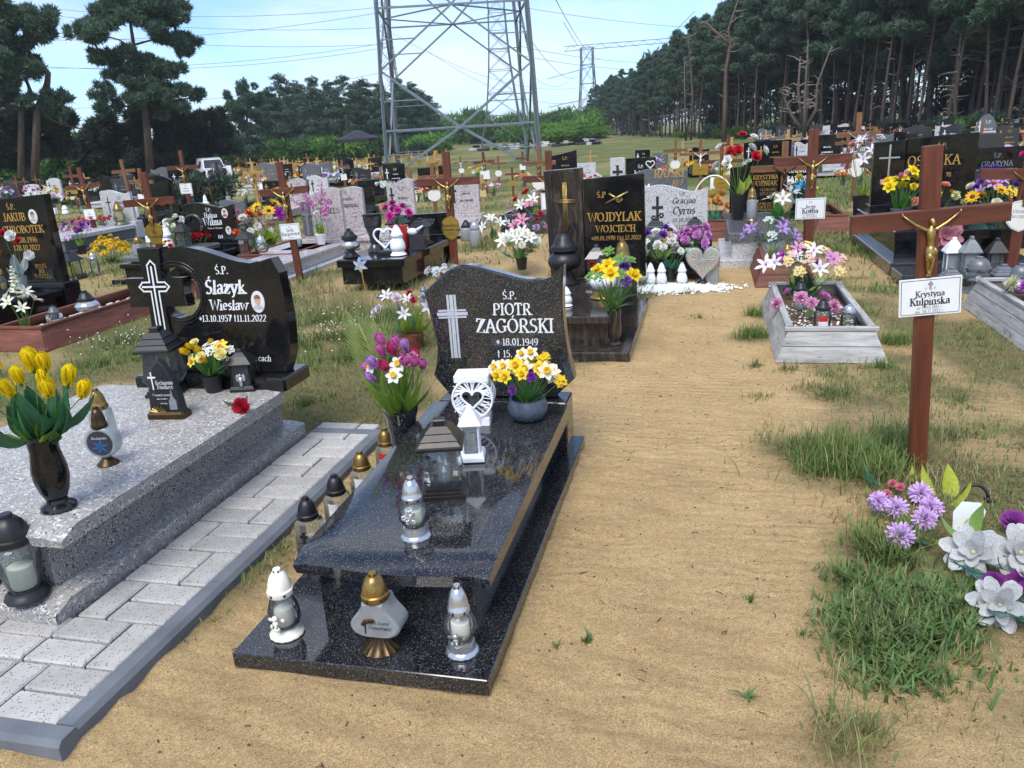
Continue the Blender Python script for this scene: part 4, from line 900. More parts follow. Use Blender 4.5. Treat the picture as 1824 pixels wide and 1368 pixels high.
for i, (px, py, rx, n, h, w, mi) in enumerate(((1500, 830, .36, 2600, .15, .005, 0), (1420, 800, .22, 900, .12, .004, 3), (1590, 800, .28, 1500, .16, .004, 3), (1560, 850, .2, 700, .13, .005, 0), (1570, 985, .18, 1200, .12, .006, 0), (1620, 1010, .16, 500, .10, .006, 3),
        (1560, 1120, .17, 1200, .10, .009, 4), (1640, 1110, .26, 2600, .09, .011, 4), (1600, 1180, .22, 1200, .08, .010, 4), (1540, 1060, .16, 900, .09, .009, 4), (1690, 1090, .16, 900, .08, .011, 4), (1530, 1150, .12, 200, .10, .004, 5),
        (1340, 600, .14, 600, .12, .006, 0), (1350, 560, .12, 500, .10, .006, 0), (1340, 650, .10, 200, .08, .005, 3), (1590, 610, .14, 500, .10, .006, 0), (1700, 715, .10, 350, .12, .004, 0), (1480, 700, .2, 600, .08, .004, 3),
        (1780, 610, .2, 400, .10, .005, 3), (1500, 1340, .10, 120, .14, .003, 5), (1540, 1300, .07, 80, .16, .003, 0), (1480, 1290, .08, 90, .12, .004, 3), (1580, 1330, .08, 90, .10, .003, 1), (1700, 780, .12, 150, .14, .003, 1),
        (560, 610, .35, 1500, .14, .006, 3), (640, 620, .22, 900, .16, .006, 0), (690, 570, .35, 1400, .15, .005, 3), (600, 560, .4, 1400, .18, .005, 1), (540, 720, .1, 300, .07, .006, 0), (665, 695, .09, 220, .05, .007, 0), (570, 710, .12, 260, .06, .007, 0), (625, 640, .15, 400, .1, .006, 0),
        (610, 545, .3, 500, .26, .004, 1), (570, 525, .3, 400, .28, .004, 1), (230, 610, .35, 1100, .12, .006, 3), (180, 650, .3, 700, .1, .006, 0), (250, 560, .2, 300, .16, .005, 1), (870, 445, .16, 260, .34, .006, 3), (660, 505, .3, 300, .22, .005, 1), (720, 520, .3, 300, .2, .005, 3), (300, 360, 1.5, 800, .4, .012, 0), (1250, 565, .1, 90, .06, .005, 3), (1225, 520, .2, 150, .06, .006, 0),
        (1048, 1135, .014, 14, .05, .014, 4), (1335, 1240, .012, 10, .05, .012, 4), (990, 1150, .012, 8, .03, .01, 4), (818, 1226, .012, 12, .03, .010, 4), (840, 1228, .012, 10, .03, .010, 4), (1430, 1130, .02, 20, .05, .006, 0), (1335, 1070, .012, 16, .07, .006, 0), (590, 640, .55, 2600, .09, .006, 0), (690, 600, .6, 2600, .10, .006, 0), (560, 570, .7, 2400, .11, .007, 0), (240, 480, 1.2, 2600, .09, .008, 0), (220, 640, .5, 1500, .08, .006, 0), (700, 690, .12, 260, .05, .006, 0), (1640, 700, .5, 1400, .06, .005, 0), (1500, 560, .4, 1300, .07, .006, 0), (1720, 780, .4, 1000, .06, .005, 0), (1520, 450, .6, 1600, .08, .008, 0), (1400, 657, .10, 130, .08, .005, 3), (1450, 660, .10, 120, .09, .004, 1), (1520, 660, .12, 160, .08, .005, 0), (1572, 655, .10, 160, .09, .006, 0), (1385, 625, .06, 140, .10, .005, 0), (1480, 668, .14, 160, .06, .004, 3), (1640, 880, .16, 260, .08, .004, 1), (1700, 850, .25, 320, .07, .004, 1), (1560, 900, .14, 200, .06, .004, 1), (1740, 1180, .22, 260, .05, .003, 1), (1660, 1260, .25, 220, .05, .003, 1), (1500, 930, .10, 130, .05, .003, 1), (1480, 1060, .08, 120, .05, .003, 1), (1495, 1200, .10, 140, .06, .003, 1), (1440, 690, .14, 160, .06, .004, 1), (1350, 705, .10, 110, .05, .004, 3), (1390, 760, .12, 120, .05, .004, 1))):
    clump(px, py, rx, n, h, w, mi, 100+i)
gmats = [petal('#728a48', .25, .3), petal('#a3976a', .25, .2), petal('#808a58', .25, .25), petal('#667a48', .25, .3), petal('#6c8750', .3, .3), petal('#96935c', .2, .2)]
gr_o = tag(link('grass', from_np('grass', np.concatenate(Vs), np.concatenate(Fs), gmats, midx=np.concatenate(Ms))), 'patchy grass and weeds growing in the sand between the graves', 'grass', None, 'stuff')
# tiny white weed blossoms in the left grass, litter on the sand
r = np.random.RandomState(8); pts = []
for px, py, rx, n in ((250, 610, .5, 70), (600, 600, .6, 90), (700, 560, .5, 40), (1420, 560, .25, 20)):
    c = at(px, py); pts += [(c.x+r.normal(0, rx*.6), c.y+r.normal(0, rx*.6), r.uniform(.07, .14)) for _ in range(n)]
pebbles('weed_blossoms', 'tiny white weed blossoms dotted through the grass', pts, .008, 'cream', 4, cat='blossoms')
tw = MB(); r = random.Random(4)
for i in range(420):
    y = r.uniform(1.4, 9); x = path_mid(y)+r.gauss(0, .75)*path_half(y)*1.3; a = r.uniform(0, 6.28); l = r.uniform(.006, .035); z = float(ground_z(np.array([x]), np.array([y]))[0])+.003
    tw.tube([(x, y, z), (x+l*.5*math.cos(a)+r.uniform(-.004, .004), y+l*.5*math.sin(a), z+.003), (x+l*math.cos(a), y+l*math.sin(a), z)], r.uniform(.0008, .002), 4)
tag(tw.obj('twig_litter', plain('twig_brown', '#4a3626', .9, 0, .4, 30)), 'little dry twigs and needles scattered on the sand', 'litter', None, 'stuff')
pts = [(path_mid(y)+random.Random(i).gauss(0, .8)*1.0, y, .001) for i, y in enumerate(np.random.RandomState(2).uniform(1.3, 6, 420))]
pts = [p for p in pts if not any(o[0] < p[0] < o[1] and o[2] < p[1] < o[3] for o in OCC)]
pebbles('sand_grit', 'small stones and grit lying on the sandy walk', [(p[0], p[1], float(ground_z(np.array([p[0]]), np.array([p[1]]))[0])+.001) for p in pts], .0045, 'soil', 9, cat='grit')
# ------------------------------------------------------------------ paving beside the grey tomb
pv = thing('paving', None, None, (0, 0, 0)); pv['kind'] = 'structure'
u_ = .132; g_ = .010
def pmesh(w, d): return MB().cbox((0, 0, 0), (w-g_, d-g_, .05), .006).mesh('paver', M['paver'])
PH, PVv, PHs = pmesh(2*u_, u_), pmesh(u_, 2*u_), pmesh(u_, u_)
def pave(me, x, y): link('paver', me, pv, (x, y, .018+rnd.uniform(-.0025, .0025)), (rnd.uniform(-.006, .006), rnd.uniform(-.006, .006), rnd.uniform(-.008, .008)))
MB().box((-2.7, 2.83, -.03), (1.56, 2.5, .06)).obj('bedding_sand', M['soil'], pv)
y = 1.605; j = 0; xr = -1.955
while y < 4.02:
    if j % 2: pave(PVv, xr-u_/2, y+u_); pave(PH, xr-2*u_, y+u_/2); pave(PH, xr-2*u_, y+1.5*u_)
    else: pave(PH, xr-u_, y+u_/2); pave(PH, xr-u_, y+1.5*u_); pave(PVv, xr-2.5*u_, y+u_)
    y += 2*u_; j += 1
for jj in range(2):
    for i in range(5):
        x = xr-3*u_-u_-i*2*u_; yy = 1.605+jj*2*u_
        if (i+jj) % 2: pave(PH, x, yy+u_/2); pave(PH, x, yy+1.5*u_)
        else: pave(PVv, x-u_/2, yy+u_); pave(PVv, x+u_/2, yy+u_)
kb = thing('kerb', None, None, (0, 0, 0)); kb['kind'] = 'structure'
KP = [(-.038, -.06), (.038, -.06), (.038, .032), (.022, .05), (-.034, .05), (-.038, .046)]
for y0, y1 in ((1.605, 2.42), (2.423, 2.62), (2.623, 3.5), (3.503, 4.055)): MB().prism(KP, y0, y1).obj('kerb_stone', M['kerb'], kb, loc=(-1.914+rnd.uniform(-.001, .001), 0, rnd.uniform(-.002, .002)))
for x0, x1 in ((-2.9, -1.876), (-3.9, -2.904)): MB().prism(KP, x0, x1).obj('kerb_stone', M['kerb'], kb, loc=(0, 1.566, 0), rot=(0, 0, -math.pi/2))
MB().prism(KP, -2.34, -1.876).obj('kerb_stone', M['kerb'], kb, loc=(0, 4.095, 0), rot=(0, 0, -math.pi/2))
# ================================================================== TREES
def sky_pt(px, py, d):
    v = CF+CR*((px-912)/FPX)-CU*((py-684)/FPX); return Vector((0, 0, EYE))+v*(d/math.hypot(v.x, v.y))
def leafcloud(cl, n, size, seed, flat=.5, mats=2, fan=4):
    """many small needle-sized faces filling the clumps cl = [(centre, rx, rz)]"""
    r = np.random.RandomState(seed); C = np.array([tuple(c[0]) for c in cl]); RX = np.array([c[1] for c in cl]); RZ = np.array([c[2] for c in cl])
    pw = RX*RX*RZ; pw = pw**.72; idx = r.choice(len(cl), n, p=pw/pw.sum()); d = r.normal(0, 1, (n, 3)); d /= np.linalg.norm(d, axis=1)[:, None]; q = r.uniform(.30, 1.05, n)**.6
    c = C[idx]+d*q[:, None]*np.stack([RX[idx], RX[idx], RZ[idx]], 1)+r.normal(0, .06, (n, 3))*RX[idx][:, None]
    V = np.zeros((n, fan, 3, 3)); base = d*.6+np.array([0, 0, .55]); 
    for k in range(fan):
        t = base+r.normal(0, .75, (n, 3)); t /= np.linalg.norm(t, axis=1)[:, None]; s = np.cross(t, r.normal(0, 1, (n, 3))); s /= np.linalg.norm(s, axis=1)[:, None]; L_ = size*r.uniform(.6, 1.3, n)[:, None]; w = L_*.13
        V[:, k, 0] = c-s*w; V[:, k, 1] = c+s*w; V[:, k, 2] = c+t*L_
    F = np.arange(n*fan*3).reshape(-1, 3); return V.reshape(-1, 3), F, np.repeat((r.uniform(0, 1, n) < .35).astype(int), fan)
def fol(a, b): return [petal(a, .3, .25, .6), petal(b, .3, .25, .6)]
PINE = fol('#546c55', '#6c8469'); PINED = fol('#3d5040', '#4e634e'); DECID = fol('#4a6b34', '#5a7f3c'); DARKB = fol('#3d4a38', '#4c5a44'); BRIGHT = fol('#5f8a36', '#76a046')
M['bark'] = wood('pine_bark', '#3d342e', '#5c5049', '#776a61', .9, 1, (6, 6, 1.5), '#2a2420', .6); M['barkr'] = wood('pine_bark_orange', '#3f342d', '#5c4b40', '#73604f', .9, 1, (6, 6, 1.5), '#3f2a20', .6); M['barkd'] = wood('bark_dark', '#2a2420', '#433830', '#544940', .9, 1, (6, 6, 1.5), None, .6); M['deadw'] = plain('dead_branch', '#8d7f74', .9, 0, .3, 20)
def pine_meshes(seed, h, cr=1.6, bare=.5, n=1500, deadn=10, low=False, mats=None):
    r = random.Random(seed); tb = MB(); bx, by = r.uniform(-.5, .5), r.uniform(-.4, .4)
    def ax(u): return Vector((bx*u*u+.18*math.sin(u*5+seed), by*u*u+.14*math.cos(u*4+seed)-.14, h*u))
    tb.tube([ax(i/12) for i in range(13)], [.095*(1-.8*i/12)*(1.25 if i == 0 else 1)*h/12 for i in range(13)], 8)
    cl = []; nb = 26
    for i in range(nb):
        u = bare+(1-bare)*(i/nb)**.9; a = i*2.4+r.uniform(-.5, .5); L_ = cr*(1.15-1.0*((u-bare)/(1-bare))**1.4)*r.uniform(.55, 1.1)+.15; p = ax(u); e = p+Vector((math.cos(a)*L_, math.sin(a)*L_, L_*r.uniform(.05, .5)))
        tb.tube([p, (p+e)/2+Vector((0, 0, -.08*L_)), e], [.05*(1.2-u), .035*(1.2-u), .015], 4, False); rx = r.uniform(.38, .62)*(1.25-.5*u); cl.append((e, rx, rx*.55)); cl.append(((p+e)/2+Vector((0, 0, .15)), rx*.8, rx*.45))
    cl.append((ax(1), .45, .5))
    if low:
        for i in range(14): a = r.uniform(0, 6.28); u = r.uniform(.12, bare); p = ax(u)+Vector((math.cos(a), math.sin(a), 0))*cr*r.uniform(.4, .9); cl.append((p, .7, .45))
    for i in range(deadn):
        u = r.uniform(.18, bare+.05); a = r.uniform(0, 6.28); L_ = r.uniform(.3, 1.5); p = ax(u); e = p+Vector((math.cos(a)*L_, math.sin(a)*L_, L_*r.uniform(-.1, .5))); tb.tube([p, (p+e)/2+Vector((0, 0, r.uniform(-.1, .1))), e], [.028, .018, .008], 4, False)
    V, F, mi = leafcloud(cl, n, .26, seed+1, fan=5); return tb.mesh('trunk', M['barkr'] if seed % 2 else M['bark'], True), from_np('crown', V, F, mats or PINE, midx=mi)
PM = [pine_meshes(21, 12.5, 2.1, .46, 4600, 14), pine_meshes(22, 12.5, 1.9, .50, 4400, 18), pine_meshes(23, 12.5, 2.2, .42, 4800, 12), pine_meshes(24, 12.5, 2.0, .32, 4800, 8), pine_meshes(25, 10, 2.1, .28, 4600, 4, True), pine_meshes(26, 10, 1.9, .22, 4600, 4, True)]
def plant(ms, P, s, label, group, name='pine_tree', cat='tree', rz=None, sxy=1.0):
    t = thing(name, label, cat, P, rnd.uniform(0, 6.28) if rz is None else rz, group); t.scale = (s*sxy, s*sxy, s); link('trunk', ms[0], t); link('crown', ms[1], t); return t
def edge_d(px): return float(np.interp(px, [1050, 1075, 1100, 1150, 1200, 1250, 1350, 1500, 1700, 1900, 2200], [185, 165, 145, 112, 95, 82, 70, 60, 50, 44, 40]))
LBL_E = 'tall pine with long bare trunk along the edge of the dense forest'; LBL_D = 'slender pine standing deep in the dark forest behind the edge trees'
px = 1056.0; i = 0
while px < 1960:
    d = edge_d(px); s = rnd.uniform(.92, 1.08)*float(np.interp(px, [1050, 1130, 1200, 1300, 1400], [.80, .74, .80, .92, 1])); far_end = px < 1190
    plant(PM[3 if far_end else (0, 1, 2)[i % 3]], far(px, d), s*(1.0 if px > 1120 else .95), LBL_E if not far_end else 'pine with low green boughs at the far end of the forest', 'pines along the forest edge' if not far_end else 'pines at the far end of the forest'); i += 1
    px += FPX*rnd.uniform(1.3, 2.4)/d
for row in range(1, 9):
    px = 1062.0+row*6
    while px < 1990:
        d = edge_d(px)+row*3.4+rnd.uniform(-1.2, 1.2)
        plant(PM[(1, 0, 3, 2)[i % 4]], far(px, d), rnd.uniform(.88, 1.1)*float(np.interp(px, [1050, 1130, 1200, 1300, 1400], [.78, .74, .80, .92, 1])), LBL_D, 'pines inside the forest'); i += 1; px += FPX*rnd.uniform(1.6, 3.0)/d
# bare, many-stemmed dead pines that stand out before the dark forest
def snag(label, px, d, stems, base_r=.2, mat='bark'):
    P = far(px, d); t = thing('bare_tree', label, 'tree', P); mb = MB(); k = d/FPX; r = random.Random(int(px)); br = MB()
    for st in stems:
        bp = prj(P); pts = [sky_pt(bp[0]+q[0], bp[1]-q[1], d+r.uniform(-.3, .3)*min(i, 1))-P for i, q in enumerate(st)]; m = len(pts)
        mb.tube(pts, [base_r*(1-.75*i/(m-1)) for i in range(m)], 7)
        for i in range(9):
            u = r.uniform(.25, .98)*(m-1); a = int(u); p = pts[a].lerp(pts[min(a+1, m-1)], u-a); s = r.choice((-1, 1)); L_ = r.uniform(.25, .95); e = p+Vector((s*L_, r.uniform(-.5, .5), L_*r.uniform(-.1, .6))); br.tube([p, (p+e)/2+Vector((0, 0, r.uniform(-.15, .2))), e], [.04, .025, .01], 4, False)
    mb.obj('trunk', M[mat], t, True); br.obj('branches', M['deadw'], t); return t
snag('bare orange-barked pine with crooked top before the forest edge', 1290, 66, [[(0, 0), (2, 60), (4, 130), (12, 175), (8, 200), (28, 260)], [(12, 175), (-8, 190), (-34, 215)]], .2, 'barkr')
snag('bare many-stemmed tree with forked upright limbs before the forest', 1434, 58, [[(0, 0), (2, 60), (4, 110), (8, 180)], [(-2, 18), (-22, 45), (-34, 75), (-22, 95)], [(2, 20), (22, 55), (24, 100), (50, 170)], [(-3, 30), (-10, 90), (-6, 150)]], .15, 'bark')
snag('pair of thin grey leaning bare stems beside the orange pine', 1222, 78, [[(0, 0), (-2, 70), (-3, 150)], [(9, 0), (12, 80), (6, 170), (4, 190)]], .12, 'bark')
snag('thin pale bare pine stem leaning against the dark forest', 1572, 55, [[(0, 0), (6, 60), (16, 140), (26, 200)]], .14, 'bark')
snag('slim straight bare pine with short dead twigs in the forest front', 1618, 55, [[(0, 0), (10, 90), (22, 200)]], .14, 'barkr')
snag('bare pine with twin stems rising behind the large black monument', 1706, 50, [[(0, 0), (2, 80), (14, 150), (28, 220)], [(-14, 0), (-8, 60), (6, 110)]], .13, 'barkr')
# left lone pines, drawn limb by limb
def lone(label, d, stems, clumps, n, mats, barkm='barkr', lean=0, size=.27, name='pine_tree', group=None, yj=1.0):
    bx = stems[0][0]; hy = 235-(bx[0]-912)*.063; by = hy+FPX*EYE/d; k = d/FPX; P = far(bx[0], d); t = thing(name, label, 'tree', P, 0, group); r = random.Random(int(bx[0]))
    def w(px, py, dy=0): return sky_pt(px, py, d+dy)-P
    mb = MB()
    for st in stems:
        m = len(st); pts = [w(q[0], q[1], r.uniform(-.25, .25)*min(i, 1)) for i, q in enumerate(st)]; pts[0].z = min(pts[0].z, pts[0].z); rad = st[0][2]*k*.62
        mb.tube(pts, [max(.03, rad*(1-.8*i/(m-1))) for i in range(m)], 8)
    cl = []
    for cx, cy, rx, rz in clumps:
        for q in range(8):
            a = r.uniform(0, 6.28); o = r.random()**.5*1.12; c = w(cx+rx*o*math.cos(a), cy+rz*o*math.sin(a)*.8, r.uniform(-.8, .8)*rx*k*yj); cl.append((c, rx*k*r.uniform(.16, .36), rz*k*r.uniform(.26, .55)))
        p = w(cx, cy, r.uniform(-.6, .6)*rx*k)
        best = min((pt for st in stems for pt in [w(q[0], q[1]) for q in st]), key=lambda v: (v-p).length)
        mb.tube([best, (best+p)/2+Vector((0, 0, -.15)), p], [.09, .06, .02], 5, False)
    mb.obj('trunk', M[barkm], t, True); V, F, mi = leafcloud(cl, int(n*2.0), size, int(bx[0]), fan=6); link('crown', from_np('crown', V, F, mats, midx=mi), t); return t
lone('tall dark pine with layered spreading crown left of the power pylon', 55, [[(268, 312, 10), (262, 230, 9), (256, 180, 8), (246, 120, 7), (238, 80, 6), (232, 40, 5), (229, -20, 3)], [(240, 95, 3), (215, 72, 2), (160, 55, 1)], [(238, 80, 3), (275, 70, 2), (310, 45, 1)]],
     [(230, -8, 50, 22), (255, 12, 62, 22), (212, 22, 48, 18), (165, 48, 50, 22), (132, 55, 24, 14), (285, 38, 42, 20), (310, 30, 18, 14), (300, 75, 42, 18), (330, 92, 14, 14), (205, 105, 40, 18), (180, 98, 20, 12), (255, 118, 45, 20), (300, 128, 32, 18), (215, 135, 26, 14), (240, 150, 36, 20), (290, 152, 38, 18), (180, 165, 26, 16), (195, 190, 22, 14), (330, 162, 30, 12), (350, 172, 12, 8), (262, 182, 40, 18), (300, 195, 32, 14)], 9500, PINE)
lone('crooked twin-stemmed pine with clumped crown at the left picture edge', 50, [[(62, 318, 9), (66, 200, 9), (84, 150, 7), (86, 130, 6), (74, 115, 5), (56, 100, 5), (45, 75, 4), (40, 40, 3)], [(38, 318, 8), (38, 195, 8), (54, 162, 6), (46, 140, 5), (20, 120, 3)], [(66, 200, 3), (110, 222, 3), (155, 232, 2)]],
     [(30, 8, 45, 22), (60, 30, 30, 20), (20, 45, 40, 22), (10, 72, 36, 16), (72, 62, 26, 14), (88, 60, 14, 10), (18, 110, 40, 18), (60, 120, 26, 16), (28, 135, 34, 16), (10, 155, 30, 18), (-20, 100, 40, 40), (100, 175, 22, 14), (85, 190, 22, 12), (112, 205, 14, 10), (25, 175, 30, 12), (-15, 180, 30, 20)], 7500, PINE)
lone('broad dark oak-like crown massed below the left pines', 52, [[(52, 330, 14), (56, 290, 12), (62, 270, 9)], [(56, 290, 6), (30, 260, 4)]], [(20, 225, 50, 28), (70, 220, 50, 24), (40, 255, 60, 26), (95, 255, 34, 22), (-20, 250, 50, 34), (110, 275, 20, 14), (10, 290, 40, 14)], 6000, DARKB, 'barkd', name='oak_tree', size=.30)
lone('wide dusky tree mass beneath the tall pine', 60, [[(290, 320, 7), (288, 270, 6), (280, 240, 4)], [(240, 320, 6), (236, 250, 4)]], [(190, 245, 50, 26), (240, 230, 60, 30), (300, 230, 60, 30), (350, 235, 42, 28), (370, 215, 28, 22), (160, 270, 40, 22), (220, 275, 60, 24), (290, 275, 60, 24), (350, 270, 50, 26), (385, 250, 22, 24)], 9000, DARKB, 'barkd', name='oak_tree', size=.32)
lone('rounded pale green pine standing apart before the middle trees', 80, [[(440, 300, 4), (440, 200, 3), (436, 150, 2)]], [(436, 155, 16, 12), (425, 175, 22, 14), (450, 180, 22, 14), (437, 195, 32, 14), (420, 215, 22, 12), (455, 218, 24, 14), (438, 240, 36, 18), (430, 265, 40, 16)], 4500, PINE, 'bark')
# middle tree line
for k_, (px, top, d) in enumerate(((488, 165, 100), (515, 138, 100), (545, 150, 104), (566, 143, 98), (590, 150, 104), (618, 140, 97), (640, 152, 103), (662, 146, 98), (690, 152, 100), (712, 146, 97), (735, 152, 101), (755, 165, 104), (768, 175, 108), (470, 180, 104), (405, 200, 96), (385, 205, 92))):
    P = far(px, d); plant(PM[4+k_ % 2], P, hgt(P, top)/10, 'dense pine in the tree line behind the pylon, left of centre', 'pines of the middle tree line', sxy=1.35)
for k_ in range(22):
    px = 480+k_*13.5; P = far(px, rnd.uniform(108, 116)); plant(PM[4+k_ % 2], P, hgt(P, 172+rnd.uniform(-14, 14))/10, 'shadowed pine in the back row of the middle tree line', 'back pines of the middle tree line', sxy=1.6)
def bushmesh(seed, n, mats, sz=.22):
    r = random.Random(seed); cl = [(Vector((r.uniform(-.6, .6), r.uniform(-.5, .5), r.uniform(.2, .8))), r.uniform(.3, .5), r.uniform(.2, .4)) for _ in range(12)]; V, F, mi = leafcloud(cl, n, sz, seed); V[:, 2] = np.abs(V[:, 2]); mb = MB()
    for i in range(6): a = i*1.05; mb.tube([(0, 0, 0), (.15*math.cos(a), .15*math.sin(a), .4), (.35*math.cos(a), .35*math.sin(a), .85)], [.025, .018, .006], 4)
    return mb.mesh('stems', M['bark'], True), from_np('crown', V, F, mats, midx=mi)
BU = [bushmesh(1, 700, DECID), bushmesh(2, 700, BRIGHT), bushmesh(3, 700, PINED)]
def bush(ms, px, d, s, label, group, sxy=1.0): return plant(ms, far(px, d), s, label, group, 'bush', 'bush', sxy=sxy)
for q in range(30):
    px = rnd.uniform(330, 790); bush(BU[rnd.choice((0, 2, 0, 2, 1))], px, rnd.uniform(80, 92), rnd.uniform(.9, 2.4), 'leafy green bush at the foot of the middle tree line', 'bushes below the middle tree line', 1.2)
for q in range(14): bush(BU[rnd.choice((0, 1))], rnd.uniform(0, 330), rnd.uniform(60, 70), rnd.uniform(1.6, 3.2), 'green sapling thicket under the left trees', 'saplings under the left trees')
for q in range(26):
    px = rnd.uniform(770, 1065); d = rnd.uniform(150, 190); P = far(px, d)
    plant(BU[rnd.choice((0, 0, 1))], P, (hgt(P, 195+rnd.uniform(-8, 18)+abs(px-980)*.05))/1.05, 'round green broadleaf tree on the far skyline', 'broadleaf trees on the skyline', 'broadleaf_tree', sxy=.9)
for q in range(30):
    px = rnd.uniform(930, 1068); bush(BU[1], px, rnd.uniform(112, 128), rnd.uniform(1.7, 3.0), 'bright green shrub of the thicket beyond the field', 'bright shrubs beyond the field', 1.3)
for q in range(22):
    px = rnd.uniform(1075, 1900); bush(BU[rnd.choice((0, 1, 2))], px, edge_d(px)-rnd.uniform(.5, 2.5), rnd.uniform(.5, 1.2), 'low green bush at the foot of the forest edge', 'bushes along the forest foot')
for px, d, s in ((300, 28, .75), (362, 28, .95)): bush(BU[2], px, d, s, 'clipped dark evergreen shrub near the white van, %s' % ('left one' if px < 330 else 'right one'), None)
# far wood closing the horizon, one mass
cl = []
for q in range(260):
    px = rnd.uniform(-250, 2150); d = rnd.uniform(200, 240); P = far(px, d); cl.append((P+Vector((0, 0, rnd.uniform(1, 5.5))), rnd.uniform(2.5, 4.5), rnd.uniform(1.5, 3)))
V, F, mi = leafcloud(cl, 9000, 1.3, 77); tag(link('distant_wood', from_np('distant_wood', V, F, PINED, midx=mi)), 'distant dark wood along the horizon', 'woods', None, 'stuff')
cl = []
for q in range(160):
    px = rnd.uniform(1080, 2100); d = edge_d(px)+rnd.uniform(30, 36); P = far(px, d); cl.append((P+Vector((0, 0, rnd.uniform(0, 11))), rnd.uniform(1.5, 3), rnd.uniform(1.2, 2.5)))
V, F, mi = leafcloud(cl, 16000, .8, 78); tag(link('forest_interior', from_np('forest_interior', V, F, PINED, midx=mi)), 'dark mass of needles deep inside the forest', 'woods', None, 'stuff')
# ================================================================== PYLONS AND WIRES
M['steel'] = plain('galvanised_steel', '#7f878d', .5, .5, .15, 3); M['steeld'] = plain('dark_steel', '#4d555c', .55, .4, .15, 3); M['wire'] = plain('power_wire', '#6f7880', .6, .3)
def bar(t, a, b, s, mat='steel', name='lattice_bar'):
    a, b = Vector(a), Vector(b); d = b-a; q = d.to_track_quat('Z', 'Y'); mb = MB(); mb.box((0, 0, d.length/2), (s, s*.28, d.length)); mb.box((-s*.36, s*.4, d.length/2), (s*.28, s*.6, d.length*.999)); o = mb.obj(name, M[mat], t, loc=a); o.rotation_mode = 'QUATERNION'; o.rotation_quaternion = q; return o
def pylon(label, P, w0, levels, rz, s, mat='steel', fine=False):
    """levels: list of (height, width, kind); kind 'ring' draws the level's square, 'mid' only a leg node"""
    t = thing('power_pylon', label, 'pylon', P, rz); sg = ((-1, -1), (1, -1), (1, 1), (-1, 1))
    def c(i, l): z, w = levels[l][:2]; return Vector((sg[i][0]*w/2, sg[i][1]*w/2, z))
    n = len(levels)
    for i in range(4):
        for l in range(n-1): bar(t, c(i, l), c(i, l+1), s*1.9, mat, 'leg')
        j = (i+1) % 4
        for l in range(n):
            if levels[l][2] == 'ring': bar(t, c(i, l), c(j, l), s, mat)
        for l in range(n-1):
            k0, k1 = levels[l][2], levels[l+1][2]; m0 = (c(i, l)+c(j, l))/2; m1 = (c(i, l+1)+c(j, l+1))/2
            if fine: bar(t, c(i, l), c(j, l+1), s*.8, mat); bar(t, c(j, l), c(i, l+1), s*.8, mat); continue
            if k1 == 'ring': bar(t, c(i, l), m1, s, mat); bar(t, c(j, l), m1, s, mat); bar(t, c(i, l).lerp(c(i, l+1), .5), c(i, l).lerp(m1, .5), s*.6, mat); bar(t, c(j, l).lerp(c(j, l+1), .5), c(j, l).lerp(m1, .5), s*.6, mat)
            elif k0 == 'ring': bar(t, m0, c(i, l+1), s, mat); bar(t, m0, c(j, l+1), s, mat); bar(t, c(i, l).lerp(c(i, l+1), .5), m0.lerp(c(i, l+1), .5), s*.6, mat); bar(t, c(j, l).lerp(c(j, l+1), .5), m0.lerp(c(j, l+1), .5), s*.6, mat)
    for l in range(n):
        if levels[l][2] == 'ring' and not fine:
            for i in range(4): j = (i+1) % 4; k = (i+2) % 4; bar(t, (c(i, l)+c(j, l))/2, (c(j, l)+c(k, l))/2, s*.7, mat)
    return t
_a, _b = far(684, 41.5), far(958, 41.5); PW = (_b-_a).length; _ang = math.atan2((_b-_a).y, (_b-_a).x); PP = (_a+_b)/2+Vector((-math.sin(_ang), math.cos(_ang), 0))*PW/2
pylon('large grey steel lattice power pylon standing behind the graves', PP, 8, [(-.2, PW, 'foot'), (2.1, PW*.985, 'ring'), (4.9, PW*.96, 'mid'), (7.7, PW*.93, 'ring'), (11, PW*.86, 'mid'), (14.5, PW*.76, 'ring'), (18, PW*.62, 'mid'), (22, PW*.42, 'ring'), (26, PW*.3, 'mid'), (31, PW*.22, 'ring')], _ang, .105)
pylon('slender far lattice pylon seen through the large pylon', far(897, 118), 5, [(-.2, 6.5, 'foot'), (4, 4.6, 'ring'), (7, 3.8, 'ring'), (10, 3.1, 'ring'), (12.5, 2.7, 'ring'), (15, 2.4, 'ring'), (17.5, 2.2, 'ring'), (20, 2.4, 'ring'), (23, 3.6, 'ring'), (26, 5.2, 'ring')], YAW, .085, 'steel', True)
pylon('narrow far lattice pylon left behind the large pylon', far(703, 130), 5, [(-.2, 5, 'foot'), (4, 3.8, 'ring'), (8, 3.0, 'ring'), (12, 2.4, 'ring'), (15, 2.1, 'ring'), (18, 1.9, 'ring'), (21, 1.8, 'ring'), (24, 1.7, 'ring'), (28, 1.5, 'ring')], YAW, .08, 'steel', True)
P3 = far(1049, 190); t3 = pylon('hazy T-shaped pylon above the far end of the forest', P3, 4, [(-.2, 5, 'foot'), (6, 3.8, 'ring'), (11, 3.0, 'ring'), (15, 2.6, 'ring'), (18.5, 2.6, 'ring')], YAW, .14, 'steel', True)
for a, b in (((-5, 0, 18.0), (24, 0, 18.6)), ((-5, 0, 19.0), (24, 0, 19.4)), ((-2, 0, 19.0), (-5, 0, 24)), ((18, 0, 19.2), (24, 0, 24.5)), ((-9, 0, 12.5), (1, 0, 14.5)), ((-9, 0, 6.5), (1, 0, 8)), ((18, 0, 18.5), (17, 0, 13)), ((19, 0, 18.5), (20, 0, 13))): bar(t3, a, b, .16, 'steel', 'cross_arm')
